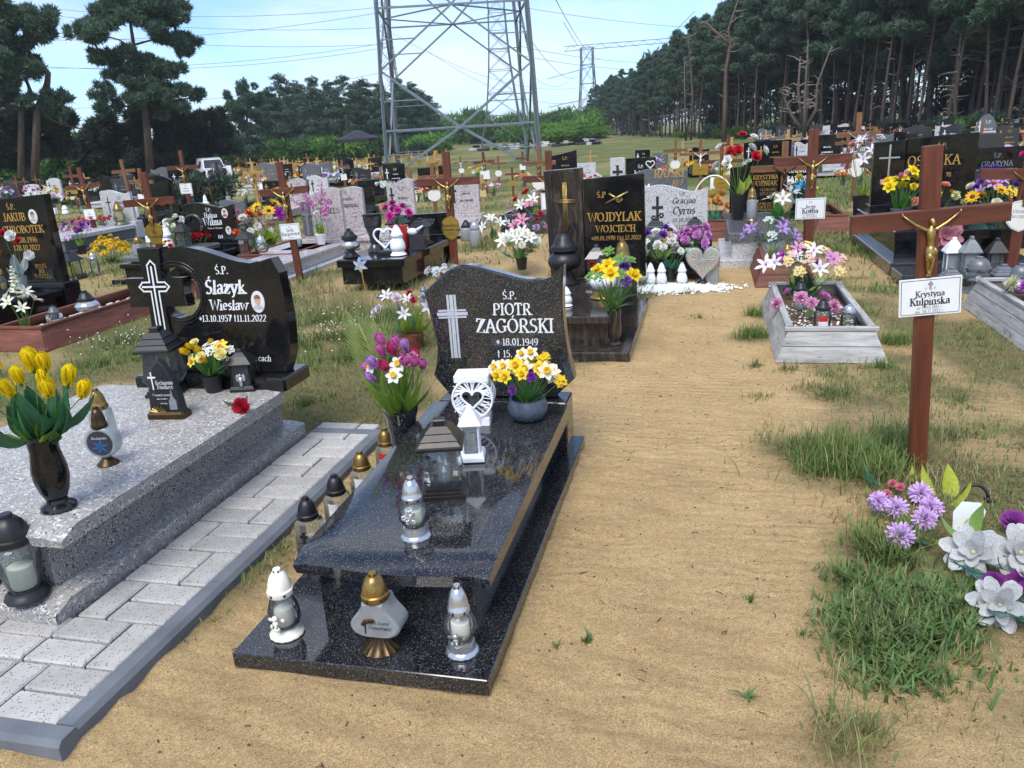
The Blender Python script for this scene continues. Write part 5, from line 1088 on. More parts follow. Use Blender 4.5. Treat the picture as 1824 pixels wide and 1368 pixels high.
for q in range(9): bar(t3, (-5+q*3.2, 0, 18.0), (-3.4+q*3.2, 0, 19.2), .1, 'steel'); bar(t3, (-3.4+q*3.2, 0, 19.2), (-1.8+q*3.2, 0, 18.2), .1, 'steel')
for k_, (a, b, da, db, sag) in enumerate((((-150, -12, ), (700, 48), 150, 120, 2), ((-150, 18), (700, 78), 150, 120, 2), ((-150, 60), (690, 20), 150, 118, 2), ((-150, 108), (690, 76), 150, 118, 2), ((-150, 95), (690, 84), 150, 118, 2.5), ((-150, 190), (688, 128), 150, 118, 2), ((-100, -10), (700, 10), 140, 118, 2),
        ((915, 25), (1040, 122), 60, 180, 3), ((980, -20), (1075, 100), 60, 185, 2), ((925, 82), (1300, 95), 118, 190, 2), ((925, 98), (1300, 105), 118, 190, 2), ((930, 118), (1030, 125), 118, 185, 3), ((700, 60), (1040, 155), 128, 185, 3), ((925, 12), (1500, 40), 118, 200, 2), ((760, 90), (1040, 180), 128, 185, 3))):
    A, B = sky_pt(a[0], a[1], da), sky_pt(b[0], b[1], db); pts = [A.lerp(B, i/16)+Vector((0, 0, -sag*4*(i/16)*(1-i/16))) for i in range(17)]
    tag(MB().tube(pts, .028, 4).obj('power_line', M['wire']), 'thin power line wire strung across the sky between the pylons', 'wire', 'power line wires')
# ================================================================== THE FLECKED BLACK TOMB IN THE MIDDLE
T1 = thing('grave_monument', 'flecked black granite tomb with curved headstone in the middle of the foreground', 'grave', (-1.122, 3.06, 0))
MB().cbox((0, .0, .028), (.925, 2.11, .056), .003).obj('base_plate', M['gr_black'], T1)
MB().cbox((.045, .04, .16), (.60, 1.62, .215), .006).obj('plinth', M['gr_black'], T1)
# slab with moulded front edge: cross-section lofted along y, nose rounded and gently bowed
def slab_mb(w, y0, y1, z0, z1a, z1b, bow=.035, nose=.03, nx=14, ny=20):
    mb = MB(); rows = []
    for j in range(ny+1):
        u = j/ny; row = []
        for i in range(nx+1):
            x = -w/2+w*i/nx; s = x/(w/2); yb = y0+bow*(.55*s*s-.35*math.cos(s*math.pi*1.2)*.6)
            yy = yb+(y1-yb)*u; zt = z1a+(z1b-z1a)*u
            d = yy-yb; zt -= nose*.8*max(0, 1-d/nose)**2 if d < nose else 0
            e = w/2-abs(x); zt -= .012*max(0, 1-e/.02)**2
            row.append((x, yy, zt))
        rows.append(row)
    vs = [p for r_ in rows for p in r_]; n1 = nx+1; fs = [(j*n1+i, j*n1+i+1, (j+1)*n1+i+1, (j+1)*n1+i) for j in range(ny) for i in range(nx)]
    o = len(vs); ring = [(0, i) for i in range(nx+1)]+[(j, nx) for j in range(1, ny+1)]+[(ny, i) for i in range(nx-1, -1, -1)]+[(j, 0) for j in range(ny-1, 0, -1)]
    idx = [j*n1+i for j, i in ring]; m = len(idx); vs += [(vs[k][0]*.985, vs[k][1]+(.012 if vs[k][1] < y0+.2 else 0), z0) for k in idx]
    fs += [(idx[(k+1) % m], idx[k], o+k, o+(k+1) % m) for k in range(m)]; fs.append(tuple(o+m-1-k for k in range(m))); return mb.add(vs, fs)
slab_mb(.735, -.87, .74, .252, .325, .362).obj('slab', M['gr_black'], T1, 40, loc=(.062, 0, 0))
MB().cbox((.075, .83, .21), (.70, .19, .31), .006).obj('pedestal', M['gr_black'], T1)
def bell(w, h):
    a = w/2
    def cat(P, n=5):                                 # smooth curve through the points
        Q = []
        for k in range(len(P)-1):
            p0, p1, p2, p3 = P[max(k-1, 0)], P[k], P[k+1], P[min(k+2, len(P)-1)]
            for i in range(n):
                u = i/n; Q.append(tuple(.5*((2*p1[c])+(-p0[c]+p2[c])*u+(2*p0[c]-5*p1[c]+4*p2[c]-p3[c])*u*u+(-p0[c]+3*p1[c]-3*p2[c]+p3[c])*u**3) for c in (0, 1)))
        return Q+[P[-1]]
    Rr = [(a*.72, 0), (a*1.0, h*.15)]+cat([(a*1.0, h*.15), (a*.93, h*.34), (a*.885, h*.55), (a*.875, h*.75), (a*.90, h*.985)])[1:]
    top = cat([(a*.90, h*.985), (a*.70, h*.895), (a*.40, h*.89), (a*.02, h*.945), (-a*.36, h*.998), (-a*.62, h*.965), (-a*.99, h*.80)])[1:]
    Ll = cat([(-a*.99, h*.80), (-a*.90, h*.55), (-a*.86, h*.34), (-a*.93, h*.16)])[1:]+[(-a*.70, 0)]
    return Rr+top+Ll
HS1 = MB().prism(bell(.80, .71), -.045, .045, .012).obj('headstone', M['gr_black'], T1, 25, loc=(.060, .83, .368)); HS1.rotation_euler.x = R_(-4)
yf = -.0462
inscribe(HS1, [('Ś.P.', .038, .075, .530, 1.1, 0), ('PIOTR', .058, .085, .448, 1.15, 0), ('ZAGÓRSKI', .070, .095, .355, 1.1, 0), ('* 18.01.1949', .036, .105, .286, 1.05, 0), ('+ 15.', .036, .035, .222, 1.05, 0), ('E', .030, .26, .13, 1, 0)], yf, M['txtw'])
ce = MB()
for x0, x1 in ((-.026, -.014), (-.010, .010), (.014, .026)): ce.box(((x0+x1)/2, 0, .17), (x1-x0, .0016, .34)); 
for z0, z1, w in ((.216, .226, .155), (.230, .248, .17), (.252, .262, .155)): ce.box((0, -.0016, (z0+z1)/2), (w, .0016, z1-z0))
ce.obj('cross_emblem', M['txts'], HS1, loc=(-.235, yf, .215), rot=(0, R_(-1.5), 0))
# ---- things on and around it
ZT = .36
def on1(px, py, z=.335): p = at(px, py, z); return p
lantern('large brown-black stepped-roof lantern with electric candles on the black slab', on1(793, 875, .335), .32, .165, 'brownp', inner='led', rz=R_(14), flare=1.2, glass='glass', basek=1.05)
p = on1(752, 862, .338)
rb = thing('rose_ornament', 'dark metal rose twig standing inside the large brown lantern', 'ornament', on1(768, 862, .38)); mb = MB()
for q in range(6): mb.tube([(0, 0, 0), (.006*math.cos(q), .006*math.sin(q), .05), (.02*math.cos(q*1.7), .02*math.sin(q*1.7), .10)], .002, 4)
mb.obj('stems', M['blackp'], rb)
for q in range(6): o = link('flower', flower('rose', '#14151a', '#101114'), rb, (.02*math.cos(q*1.7), .02*math.sin(q*1.7), .03+.014*q)); o.scale = (.022,)*3
lantern('small white plastic lantern with ivory candle on the black slab', on1(842, 815, .35), .25, .090, 'white', inner='wax', rz=R_(12), style='house', basek=1.25)
# white openwork heart lantern
t = thing('heart_lantern', 'white openwork round lantern with heart cut-out before the headstone', 'lantern', on1(848, 752, .355), R_(8))
MB().cbox((0, 0, .022), (.155, .11, .044), .005).obj('foot', M['white'], t); MB().cbox((0, 0, .245), (.17, .12, .036), .006).obj('top_block', M['white'], t)
mb = MB(); zc, ro = .142, .098
for k in range(32):
    a, b = 2*math.pi*k/32, 2*math.pi*(k+1)/32
    for rr, w in ((ro, .006), (ro*.58, .005)):
        pts = [(rr*math.cos(a), -.056, zc+rr*math.sin(a)), (rr*math.cos(b), -.056, zc+rr*math.sin(b))]
        if rr == ro: mb.tube(pts, w, 5); mb.tube([(p_[0], .05, p_[2]) for p_ in pts], w, 5)
hp = [(.016*.0375*100/100*16*math.sin(q)**3/16*3.2, zc-.004+.0034*(13*math.cos(q)-5*math.cos(2*q)-2*math.cos(3*q)-math.cos(4*q))) for q in [2*math.pi*i/36 for i in range(37)]]
hp = [(.0034*16*math.sin(2*math.pi*i/36)**3, zc+.002+.0034*(13*math.cos(2*math.pi*i/36)-5*math.cos(4*math.pi*i/36)-2*math.cos(6*math.pi*i/36)-math.cos(8*math.pi*i/36))) for i in range(37)]
mb.tube([(x, -.058, z) for x, z in hp], .006, 5)
r = random.Random(6)
for k in range(90):
    a = r.uniform(0, 6.283); i = int(a/(2*math.pi)*36) % 36; hx_, hz_ = hp[(9-i) % 36]; e = (ro*math.cos(a+r.uniform(-.25, .25)), ro*math.sin(a+r.uniform(-.25, .25)))
    mb.tube([(hx_, -.056, hz_), (e[0], -.056, zc+e[1])], .0022, 4)
for k in range(70):
    a = r.uniform(0, 6.283); b = a+r.uniform(-.4, .4); mb.tube([(ro*math.cos(a), -.056, zc+ro*math.sin(a)), (ro*math.cos(b), .05, zc+ro*math.sin(b))], .0022, 4)
mb.obj('openwork', M['white'], t, 50)
MB().lathe([(.03, .045), (.032, .05), (.03, .16), (.01, .165)], 14).obj('glass_insert', M['glassg'], t, 40)
# planter with wings and daffodils
PWp = on1(941, 746, .358)
t = tag(MB().lathe([(r_*.115, z*.115) for r_, z in ((.45, 0), (.62, .06), (.84, .35), (.88, .65), (.76, .95), (.78, 1), (.68, .98), (.64, .7))], 24).obj('flower_pot', plain('pot_bluegrey', '#4b5563', .5, 0, .35, 30, bmp=.4), None, 40, PWp), 'dark blue-grey round pot with golden wing relief on the black slab', 'pot')
mb = MB()
for s in (-1, 1):
    for q in range(6): mb.ball((s*(.018+.006*q*.5), -.079-.002*(q % 2)+.004*q*.5, .062-.006*q), .012, 7, 4, (.5, .35, 1.9))
mb.box((0, -.084, .05), (.006, .004, .04)); mb.box((0, -.084, .058), (.02, .004, .006)); mb.obj('wing_relief', M['bronze'], t, True)
bouquet('yellow and white daffodils with purple tulips in the winged pot', PWp, .36, .24, [('daffodil', '#f2ead0', '#f0c418', 11, .052), ('daffodil', '#f4d936', '#f0b410', 6, .045), ('tulip', '#7d3aa0', '#4f7a2e', 2, .042), ('rose', '#7d3a9c', None, 2, .034), ('spray', '#f0cf25', '#e8b81a', 6, .035)], [('blade', '#4f8040', 8, .14), ('fern', '#3f7a4a', 5, .11)], 5, stems=True, z0=.085, face=(-.1, -.7, .2))
# silver glass lamp on the slab
lamp('silver-lidded ribbed glass lamp with silver roses on the black slab', on1(741, 955, .325), .24, 'globe', 'dome', 'silver', 'glassg', 'silver', 'wax', deco_roses('silver'), r=.058, rz=R_(6))
# three lamps on the base plate
lamp('cream and gold angel lamp at the front corner of the base', at(512, 1128, .056), .265, 'drop', 'dome', 'cream', 'glass', 'cream', 'wax', deco_angel('cream'), r=.062)
gl = thing('candle_lamp', None, None, (0, 0, 0)); bpy.data.objects.remove(gl)
def deco_words(t, h, r, zb, lz):
    y = -r*.55-.0012
    text_mb('Kochamy', .0145, .8, .25).obj('lettering', M['txtk'], t, loc=(.022, y, h*.40)); text_mb('Pamiętamy', .0145, .8, .25).obj('lettering', M['txtk'], t, loc=(.022, y, h*.335))
    mb = MB(); mb.tube([(-.032, y, h*.27), (-.03, y-.002, h*.36), (-.026, y-.002, h*.44)], .0022, 5)
    for x, z in ((-.026, .445), (-.012, .455), (.0, .46), (-.032, .42), (-.02, .43), (-.005, .44), (-.036, .40)): mb.ball((x, y-.004, h*z), .0075, 7, 5, (1.1, .5, .8))
    mb.obj('flower_relief', M['bronzed'], t, True)
lamp('frosted heart-shaped glass lamp with bronze lid and fluted foot', at(680, 1152, .056), .295, 'heart', 'dome', 'bronze', 'glassf', 'bronzed', None, deco_words, r=.072)
lamp('silver angel lamp with clear globe at the right base corner', at(824, 1160, .056), .26, 'globe', 'dome', 'silver', 'glass', 'silver', 'wax', deco_angel('silver'), r=.058)
# four lamps in the sand along the tomb
lamp('brass-lidded square glass lamp with red label beside the granite vase', (-1.67, 3.66, 0), .25, 'square', 'dome', 'bronze', 'glass', None, 'wax', deco_label(), r=.062)
lamp('gold-lidded square glass lamp second along the black tomb', (-1.672, 3.34, 0), .25, 'square', 'dome', 'bronze', 'glass', None, 'wax', deco_label('#e6e6e2', '#dadada'), r=.062)
lamp('black-lidded square glass lamp with white label third along the black tomb', (-1.678, 3.06, 0), .25, 'square', 'dome', 'blackp', 'glass', None, 'wax', deco_label('#e6e6e2', '#cfcfcf'), r=.062)
lamp('black-lidded square glass lamp with black cross nearest the tomb corner', (-1.688, 2.80, 0), .26, 'square', 'dome', 'blackp', 'glass', None, 'wax', deco_cross(), r=.062)
# granite vase with tulips and palm leaf
vp = Vector((-1.512, 3.54, .056))
VH = .36; vase('flecked black granite vase standing in the sand beside the slab', vp, VH, [(.19, 0), (.20, .03), (.185, .35), (.19, .6), (.215, .85), (.25, .95), (.255, 1)], 'gr_black', 28)
vt = vp+Vector((0, 0, VH*.9))
b1 = bouquet('pink, red and lilac tulips with white daffodils in the granite vase', vt, .30, .40, [('tulip', '#f08ccc', '#6a9040', 8, .080), ('tulip', '#e8508a', '#6a9040', 3, .076), ('tulip', '#d8a8e8', '#6a9040', 4, .080), ('daffodil', '#f4f2ea', '#f1cf3a', 3, .056), ('puff', '#e070c0', None, 3, .05)], [('blade', '#7f9c3a', 20, .30)], 12, z0=.0, face=(-.05, -.55, .55))
pl = thing('palm_leaf', 'pale green artificial palm leaf fanning out behind the tulips', 'leaf', vt+Vector((-.015, .03, 0)))
for d, s in (((-.50, .15, .85), .50), ((-.30, .2, .95), .44)): o = link('frond', leafmesh('palm', '#94a35e'), pl); o.rotation_mode = 'QUATERNION'; o.rotation_quaternion = dirq(d, 0.15); o.scale = (s,)*3
# ================================================================== THE GREY STEPPED TOMB ON THE LEFT
T2 = thing('grave_monument', 'grey granite tomb with black wave headstone and cut-out ring', 'grave', (-2.93, 3.06, 0))
mbs = slab_mb(1.13, -1.0, .99, .0, .125, .125, .0, .035); mbs.obj('base_step', M['gr_grey'], T2, 40)
MB().cbox((-.02, .02, .235), (.98, 1.78, .22), .006).obj('plinth', M['gr_greyside'], T2)
slab_mb(1.26, -.95, .72, .345, .425, .425, .0, .045).obj('slab', M['gr_grey'], T2, 40)
MB().cbox((.17, .83, .455), (.98, .30, .075), .012).obj('headstone_foot', M['gr_jet'], T2)
# black headstone: broad wave with a bored ring on its left
def ringstone(w, h, cx, cz, rr, n=32):
    top = outl('wave', w, h, 20)[2:]; a = w/2
    outer = [(a*.90, 0)]+[(a*(.93+.10*math.sin(math.pi*(.15+.8*i/6))), h*.9*i/6) for i in range(1, 6)]+[(x*.98, z) for x, z in top]+[(-a*.93, h*.45), (-a*.86, 0)]
    return outer
HS2 = thing('headstone', None, None, (.235, .83, .495)); HS2.parent = T2; HS2.rotation_euler.x = R_(-3)
w, h, cx, cz, rr = .84, .72, -.245, .46, .145
o1 = ringstone(w, h, cx, cz, rr); mb = MB(); n = 40; NO = len(o1)
# front and back faces between outline and bore, by angle
def ray(a):
    best = None; d = (math.cos(a), math.sin(a))
    for i in range(NO):
        p, q = o1[i], o1[(i+1) % NO]; ex, ez = q[0]-p[0], q[1]-p[1]; den = d[0]*ez-d[1]*ex
        if abs(den) < 1e-9: continue
        t_ = ((p[0]-cx)*ez-(p[1]-cz)*ex)/den; s_ = ((p[0]-cx)*d[1]-(p[1]-cz)*d[0])/den
        if t_ > 0 and -1e-6 <= s_ <= 1+1e-6 and (best is None or t_ < best): best = t_
    return (cx+d[0]*best, cz+d[1]*best)
angs = sorted([2*math.pi*k/n for k in range(n)]+[math.atan2(p[1]-cz, p[0]-cx) % (2*math.pi) for p in o1]); angs = [a for i, a in enumerate(angs) if i == 0 or a-angs[i-1] > 1e-4]
m = len(angs); O = [ray(a) for a in angs]; I = [(cx+rr*math.cos(a), cz+rr*math.sin(a)) for a in angs]
vs = [(p[0], -.045, p[1]) for p in O]+[(p[0], -.045, p[1]) for p in I]+[(p[0], .045, p[1]) for p in O]+[(p[0], .045, p[1]) for p in I]
fs = []
for k in range(m):
    j = (k+1) % m; fs += [(k, j, m+j, m+k), (2*m+j, 2*m+k, 3*m+k, 3*m+j), (k, 2*m+k, 2*m+j, j), (m+k, m+j, 3*m+j, 3*m+k)]
mb.add(vs, fs).obj('stone', M['gr_jet'], HS2, 25)
for rr2 in (rr+.018, rr+.036):
    MB().tube([(cx+rr2*math.cos(a), -.047, cz+rr2*math.sin(a)) for a in [2*math.pi*k/40-1.9 for k in range(33)]], .005, 6).obj('ring_moulding', M['gr_jet'], HS2, True)
# free-standing black cross set before the ring
cr = MB(); cr.prism([(-.075, 0), (.075, 0), (.06, .30), (.055, .46), (.075, .72), (-.075, .72), (-.055, .46), (-.06, .30)], -.04, .04, .006); cr.prism([(-.19, .38), (.20, .385), (.185, .47), (.20, .55), (-.19, .55), (-.175, .47)], -.038, .038, .006)
cr.obj('stone_cross', M['gr_jet'], HS2, 30, loc=(-.385, -.02, .0))
def outline_cross(w, h, t_, arm, bw):
    z = h*arm; a = t_/2; o = [(-a, 0), (-a, z-a), (-w/2+a, z-a), (-w/2, z), (-w/2+a, z+a), (-a, z+a), (-a, h-a), (0, h), (a, h-a), (a, z+a), (w/2-a, z+a), (w/2, z), (w/2-a, z-a), (a, z-a), (a, 0)]
    mb = MB()
    for p, q in zip(o, o[1:]):
        d = Vector((q[0]-p[0], q[1]-p[1])).normalized()*bw*.5; nn = Vector((-d.y, d.x)); p_, q_ = (p[0]-d.x, p[1]-d.y), (q[0]+d.x, q[1]+d.y)
        mb.add([(p_[0]+nn.x, -.0004*(len(mb.f) % 4), p_[1]+nn.y), (q_[0]+nn.x, -.0004*(len(mb.f) % 4), q_[1]+nn.y), (q_[0]-nn.x, -.0004*(len(mb.f) % 4), q_[1]-nn.y), (p_[0]-nn.x, -.0004*(len(mb.f) % 4), p_[1]-nn.y)], [(0, 1, 2, 3)])
    mb.add([(-a*.22, -.002, h*.02), (a*.22, -.002, h*.02), (a*.22, -.002, h*.93), (-a*.22, -.002, h*.93)], [(0, 1, 2, 3)]); mb.add([(-w*.4, -.0024, z-a*.2), (w*.4, -.0024, z-a*.2), (w*.4, -.0024, z+a*.2), (-w*.4, -.0024, z+a*.2)], [(0, 1, 2, 3)]); return mb
outline_cross(.20, .44, .052, .66, .009).obj('cross_emblem', M['txtw'], HS2, loc=(-.38, -.0625, .21))
inscribe(HS2, [('Ś.P.', .042, .06, .565, 1.25, 0), ('Ślazyk', .076, .065, .455, 1.35, .12), ('Wiesław', .056, .075, .362, 1.3, .1), ('*13.10.1957 +11.11.2022', .036, .085, .295, 1.2, .05), ('w naszych sercach', .034, .13, .065, 1.1, .15)], -.0465, M['txtw'])
oval_photo(HS2, .262, -.046, .405, .042, .062)
# ---- things on the grey tomb
Z2 = .426
lantern('large black stepped-roof lantern with tall glass on the grey slab', at(300, 700, Z2), .39, .185, 'blackp', inner=None, rz=R_(10), flare=1.2, glass='glassg', basek=.95)
pq = thing('memorial_plaque', 'black pointed-arch plaque with candle picture on the grey slab', 'plaque', at(303, 742, Z2), R_(6)); mb = MB()
ar = [(-.075, .012), (.075, .012), (.07, .07), (.05, .14), (.02, .185), (0, .20), (-.02, .185), (-.05, .14), (-.07, .07)]
mb.prism(ar, -.02, .02, .006); mb.obj('plate', M['blackp'], pq, 30)
MB().cbox((0, 0, .012), (.17, .075, .024), .008).obj('foot', M['bronzed'], pq); inscribe(pq, [('Kochanemu', .013, .018, .118, .9, 0), ('Dziadkowi', .013, .018, .103, .9, 0), ('W naszych sercach', .008, -.005, .078, .9, 0), (scrib(12, 3), .007, -.005, .066, .9, 0), (scrib(8, 4), .007, .0, .05, .9, 0)], -.0215, M['txtw'])
pq.scale = (1.2, 1.2, 1.55); cross_mb(.036, .06, .006, .002, .7).obj('cross_emblem', M['txtw'], pq, loc=(-.035, -.021, .10)); mb = MB(); mb.prism([(.022, .03), (.055, .03), (.056, .06), (.045, .075), (.04, .105), (.034, .075), (.022, .06)], -.0215, -.02); mb.obj('candle_print', M['txtd'], pq)
mb = MB()
for q in range(7): a = math.pi*(q+.5)/7; mb.tube([(-.03, -.027, .022), (-.03+.035*math.cos(a), -.027, .022+.022*math.sin(a))], .003, 4)
mb.obj('shell_relief', M['bronze'], pq)
PP2 = at(382, 697, Z2); bouquet('yellow tulips and roses in a black pot on the grey slab', PP2, .25, .20, [('tulip', '#f0c81c', '#6a8f3a', 7, .055), ('rose', '#f3e79a', None, 3, .05), ('daffodil', '#f0e05a', '#e8a81e', 3, .045), ('spray', '#eef0e4', '#dfe4c8', 5, .04)], [('blade', '#5a8440', 10, .2), ('grass', '#4f9060', 6, .16)], 21, pot=([(.40, 0), (.44, .05), (.60, .9), (.62, 1)], .10, 'blackp'), face=(-.1, -.5, .35))
ln2 = lantern('black house lantern with silver angel on the grey slab', at(438, 692, Z2), .235, .13, 'blackp', inner=None, rz=R_(14), style='house', basek=1.05, glass='glassg')
mb = MB(); mb.tube([(0, -.056, .03), (0, -.058, .06), (0, -.058, .085)], [.014, .011, .006], 8); mb.ball((0, -.058, .096), .009, 8, 6)
for s in (-1, 1): mb.ball((s*.017, -.056, .08), .016, 7, 5, (.8, .2, 1.3))
mb.obj('angel_relief', M['silver'], ln2, True)
rs = thing('rose', 'single red rose lying on the edge of the grey slab', 'flower', at(432, 730, Z2)); o = link('flower', flower('rose', '#a61c2e', '#2f5a2c'), rs, (0, 0, .016)); o.rotation_euler = (R_(68), 0, R_(10)); o.scale = (.072,)*3
MB().tube([(0, .03, .012), (-.05, .06, .007), (-.13, .085, .006)], .003, 5).obj('stem', M['stem'], rs)
for d, p_ in (((-.5, -.6, .15), (-.05, .05, .01)), ((.1, .6, .2), (-.03, .045, .012)), ((-.9, -.2, .1), (-.09, .065, .008))): o = link('leaf', leafmesh('broad', '#48604a'), rs, p_); o.rotation_mode = 'QUATERNION'; o.rotation_quaternion = dirq(d); o.scale = (.07,)*3
VU = at(106, 905, Z2); vh = hgt(VU, 772); vase('tall glossy black urn vase on the corner of the grey slab', VU, vh, V_URN, 'gr_jet', 32)
tl = bouquet('yellow tulips with green leaves in the tall black urn', VU+Vector((0, 0, vh*.92)), .40, .31, [('tulip', '#f8dc1e', '#5b8a34', 11, .088)], [('broad', '#3d6b4a', 18, .22), ('round', '#7fa03a', 7, .085), ('blade', '#4a7d40', 8, .2)], 33, z0=0, face=(.05, -.15, .55), spread=.95)
lk = at(130, 585, .0); 
def deco_flowerdisc(t, h, r, zb, lz):
    zc = (zb+lz)/2; rr = (lz-zb)*.44; y = -r*.55-.0015
    o = MB().prism([(rr*math.cos(2*math.pi*i/24), zc+rr*math.sin(2*math.pi*i/24)) for i in range(24)], y, y+.001).obj('printed_disc', plain('disc_print', '#33363c', .3, 0, .2, 30), t)
    mb = MB()
    for k in range(6):
        a = k*math.pi/3+.3; L_ = rr*.75; mb.add([(0, y-.001, zc-rr*.25), (L_*.4*math.cos(a-.35), y-.001-.0002*k, zc-rr*.25+L_*.4*math.sin(a-.35)), (L_*math.cos(a), y-.001-.0002*k, zc-rr*.25+L_*math.sin(a)*.8), (L_*.4*math.cos(a+.35), y-.001-.0002*k, zc-rr*.25+L_*.4*math.sin(a+.35))], [(0, 1, 2, 3)])
    mb.obj('flower_print', petal('#3f7fc0'), o); text_mb('Kochanemu', .011, .9, .2).obj('lettering', M['txtw'], o, loc=(.002, y-.0005, zc+rr*.35))
lamp('round flat glass lamp with blue flower print and brass lid', at(193, 826, Z2), .27, 'disc', 'dome', 'bronzed', 'glassf', 'bronzed', None, deco_flowerdisc, r=.05, rz=R_(12))
lamp('tall frosted glass lamp with ribbed brass lid behind the blue flower lamp', at(190, 785, Z2), .265, 'square', 'dome', 'bronze', 'glassf', None, None, None, r=.055, rz=R_(20))
lamp('large cut-glass lamp with black lid on the lower grey step', at(50, 1062, .128), .355, 'vase', 'dome', 'blackp', 'glassg', 'blackp', 'wax', None, r=.085)
lamp('second glass lamp with black lid half hidden at the left picture edge', at(-30, 1040, .128), .30, 'vase', 'dome', 'blackp', 'glassg', 'blackp', None, None, r=.08)
# ================================================================== FOREGROUND CROSS AND WREATHS ON THE RIGHT
CK = at(1632, 845); hk = hgt(CK, 256)
wk = wcross('red-brown wooden cross with golden figure and white plaque in the right foreground', CK, hk, .66, 'w_red', 'gold', None, sec=.080, armz=.80, lean=(0, R_(-2.8)), figs=.74, rz=R_(5))
pk = MB().prism(shield(.315, .205, 'rect'), -.006, 0, .0015).obj('plaque', M['plq_w'], wk, loc=(.012, -.030, hk*.575-.085), rot=(0, R_(-1.0), 0)); pk.scale = (.84, 1, .84)
bb = MB()
for x0, x1, z0, z1 in ((-.148, .148, .008, .011), (-.148, .148, .194, .197), (-.148, -.145, .011, .194), (.145, .148, .011, .194)): bb.add([(x0, -.0066, z0), (x1, -.0066, z0), (x1, -.0066, z1), (x0, -.0066, z1)], [(0, 1, 2, 3)])
bb.obj('printed_border', M['txtk'], pk); outline_cross(.026, .045, .009, .68, .002).obj('cross_emblem', M['txtk'], pk, loc=(0, -.0066, .142))
inscribe(pk, [('Ś', .012, -.022, .143, 1, 0), ('P', .012, .022, .143, 1, 0), ('Krystyna', .031, 0, .105, 1.2, 0), ('Kulpinska', .039, 0, .060, 1.3, 0)], -.0066, M['txtk'])
text_mb('ur.15.03.1961 r.', .0165, .9, sans=True).obj('lettering', M['txtk'], pk, loc=(0, -.0066, .036)); text_mb('zm. 06.11.2022 r.', .0165, .9, sans=True).obj('lettering', M['txtk'], pk, loc=(0, -.0066, .014))
# lilac chrysanthemum wreath lying in the sand
wr = thing('flower_wreath', 'lilac chrysanthemum bunch with lime leaves lying on the ground by the cross', 'flowers', at(1650, 935))
def fl_at(t, kind, c1, c2, px, py, z, s, d, name='flower'):
    o = link(name, flower(kind, c1, c2), t, at(px, py, z)-Vector(t.location)); o.rotation_mode = 'QUATERNION'; o.rotation_quaternion = dirq(d, rnd.uniform(0, 6)); o.scale = (s,)*3; return o
def lf_at(t, kind, col, px, py, z, s, d, roll=0):
    o = link('leaf', leafmesh(kind, col), t, at(px, py, z)-Vector(t.location)); o.rotation_mode = 'QUATERNION'; o.rotation_quaternion = dirq(d, roll); o.scale = (s,)*3; return o
for px, py, s in ((1640, 880, .078), (1657, 905, .078), (1648, 925, .075), (1597, 905, .072), (1565, 893, .068), (1605, 955, .085)): fl_at(wr, 'mum', '#dcbce6', '#b98cc8', px, py, .085, s*1.12, (-.15+rnd.uniform(-.3, .3), -.75, .75))
for px, py, s in ((1590, 862, .03), (1604, 868, .03), (1580, 880, .03)): fl_at(wr, 'rose', '#d8788c', None, px, py, .07, s, (-.3, -.5, .8))
for px, py, s, d in ((1672, 885, .17, (-.5, .6, .5)), (1690, 890, .18, (.2, .7, .5)), (1680, 905, .18, (.8, .2, .4)), (1690, 925, .17, (.9, -.1, .35)), (1672, 940, .15, (.7, -.5, .3)), (1660, 960, .12, (.4, -.8, .2)), (1640, 868, .12, (-.4, .7, .5)), (1615, 930, .10, (-.3, -.6, .4))): lf_at(wr, 'broad', '#b3bd45', px, py, .03, s, d, rnd.uniform(-.5, .5))
for px, py, d in ((1580, 915, (-.7, -.3, .3)), (1640, 965, (-.2, -.9, .2)), (1590, 960, (-.5, -.7, .2)), (1570, 870, (-.7, .3, .4))): lf_at(wr, 'fern', '#3f7a6a', px, py, .03, .12, d)
# black plastic ring stand lying tipped behind it
rg = thing('ring_stand', 'black plastic ring stand tipped over behind the lilac bunch', 'stand', at(1735, 905)); mb = MB(); mb.tube([(.05*math.cos(2*math.pi*k/24), .012*math.sin(2*math.pi*k/24)*1.5, .055+.05*math.sin(2*math.pi*k/24)) for k in range(25)], .008, 6); mb.obj('ring', M['blackp'], rg, True); MB().prism([(.035, .0), (.105, .02), (.095, .035), (.04, .05)], -.02, .02).obj('foot', M['blackp'], rg)
# white magnolia wreath at the picture edge
wm = thing('flower_wreath', 'large white magnolia wreath with purple roses at the right picture edge', 'flowers', at(1810, 1060))
for px, py, s, d in ((1735, 985, .125, (-.45, -.65, .6)), (1815, 985, .13, (.0, -.8, .6)), (1780, 1075, .11, (-.25, -.85, .35)), (1860, 1040, .12, (.3, -.7, .6))): fl_at(wm, 'magnolia', '#cbccca', '#c9c9b6', px, py, .10, s*.88, d)
for px, py, s, d in ((1805, 930, .07, (-.2, -.5, .8)), (1812, 1035, .06, (-.1, -.8, .4)), (1770, 1035, .055, (-.3, -.8, .3))): fl_at(wm, 'rose', '#8d3f93', None, px, py, .10, s, d)
for px, py, s, d in ((1720, 955, .19, (-.85, -.1, .45)), (1742, 955, .16, (-.1, .25, .9)), (1755, 1040, .13, (-.5, -.6, .1))): lf_at(wm, 'broad', '#8fb35c', px, py, .08, s, d, rnd.uniform(-.3, .3))
for px, py, d, s in ((1770, 1025, (-.9, -.3, .1), .17), (1790, 1075, (-.3, -.9, .05), .18), (1815, 1085, (.1, -.9, .05), .17), (1790, 1015, (-.4, -.6, .3), .15), (1810, 1060, (.0, -.9, .0), .2)): lf_at(wm, 'fern', '#3e6f66', px, py, .07, s, d)
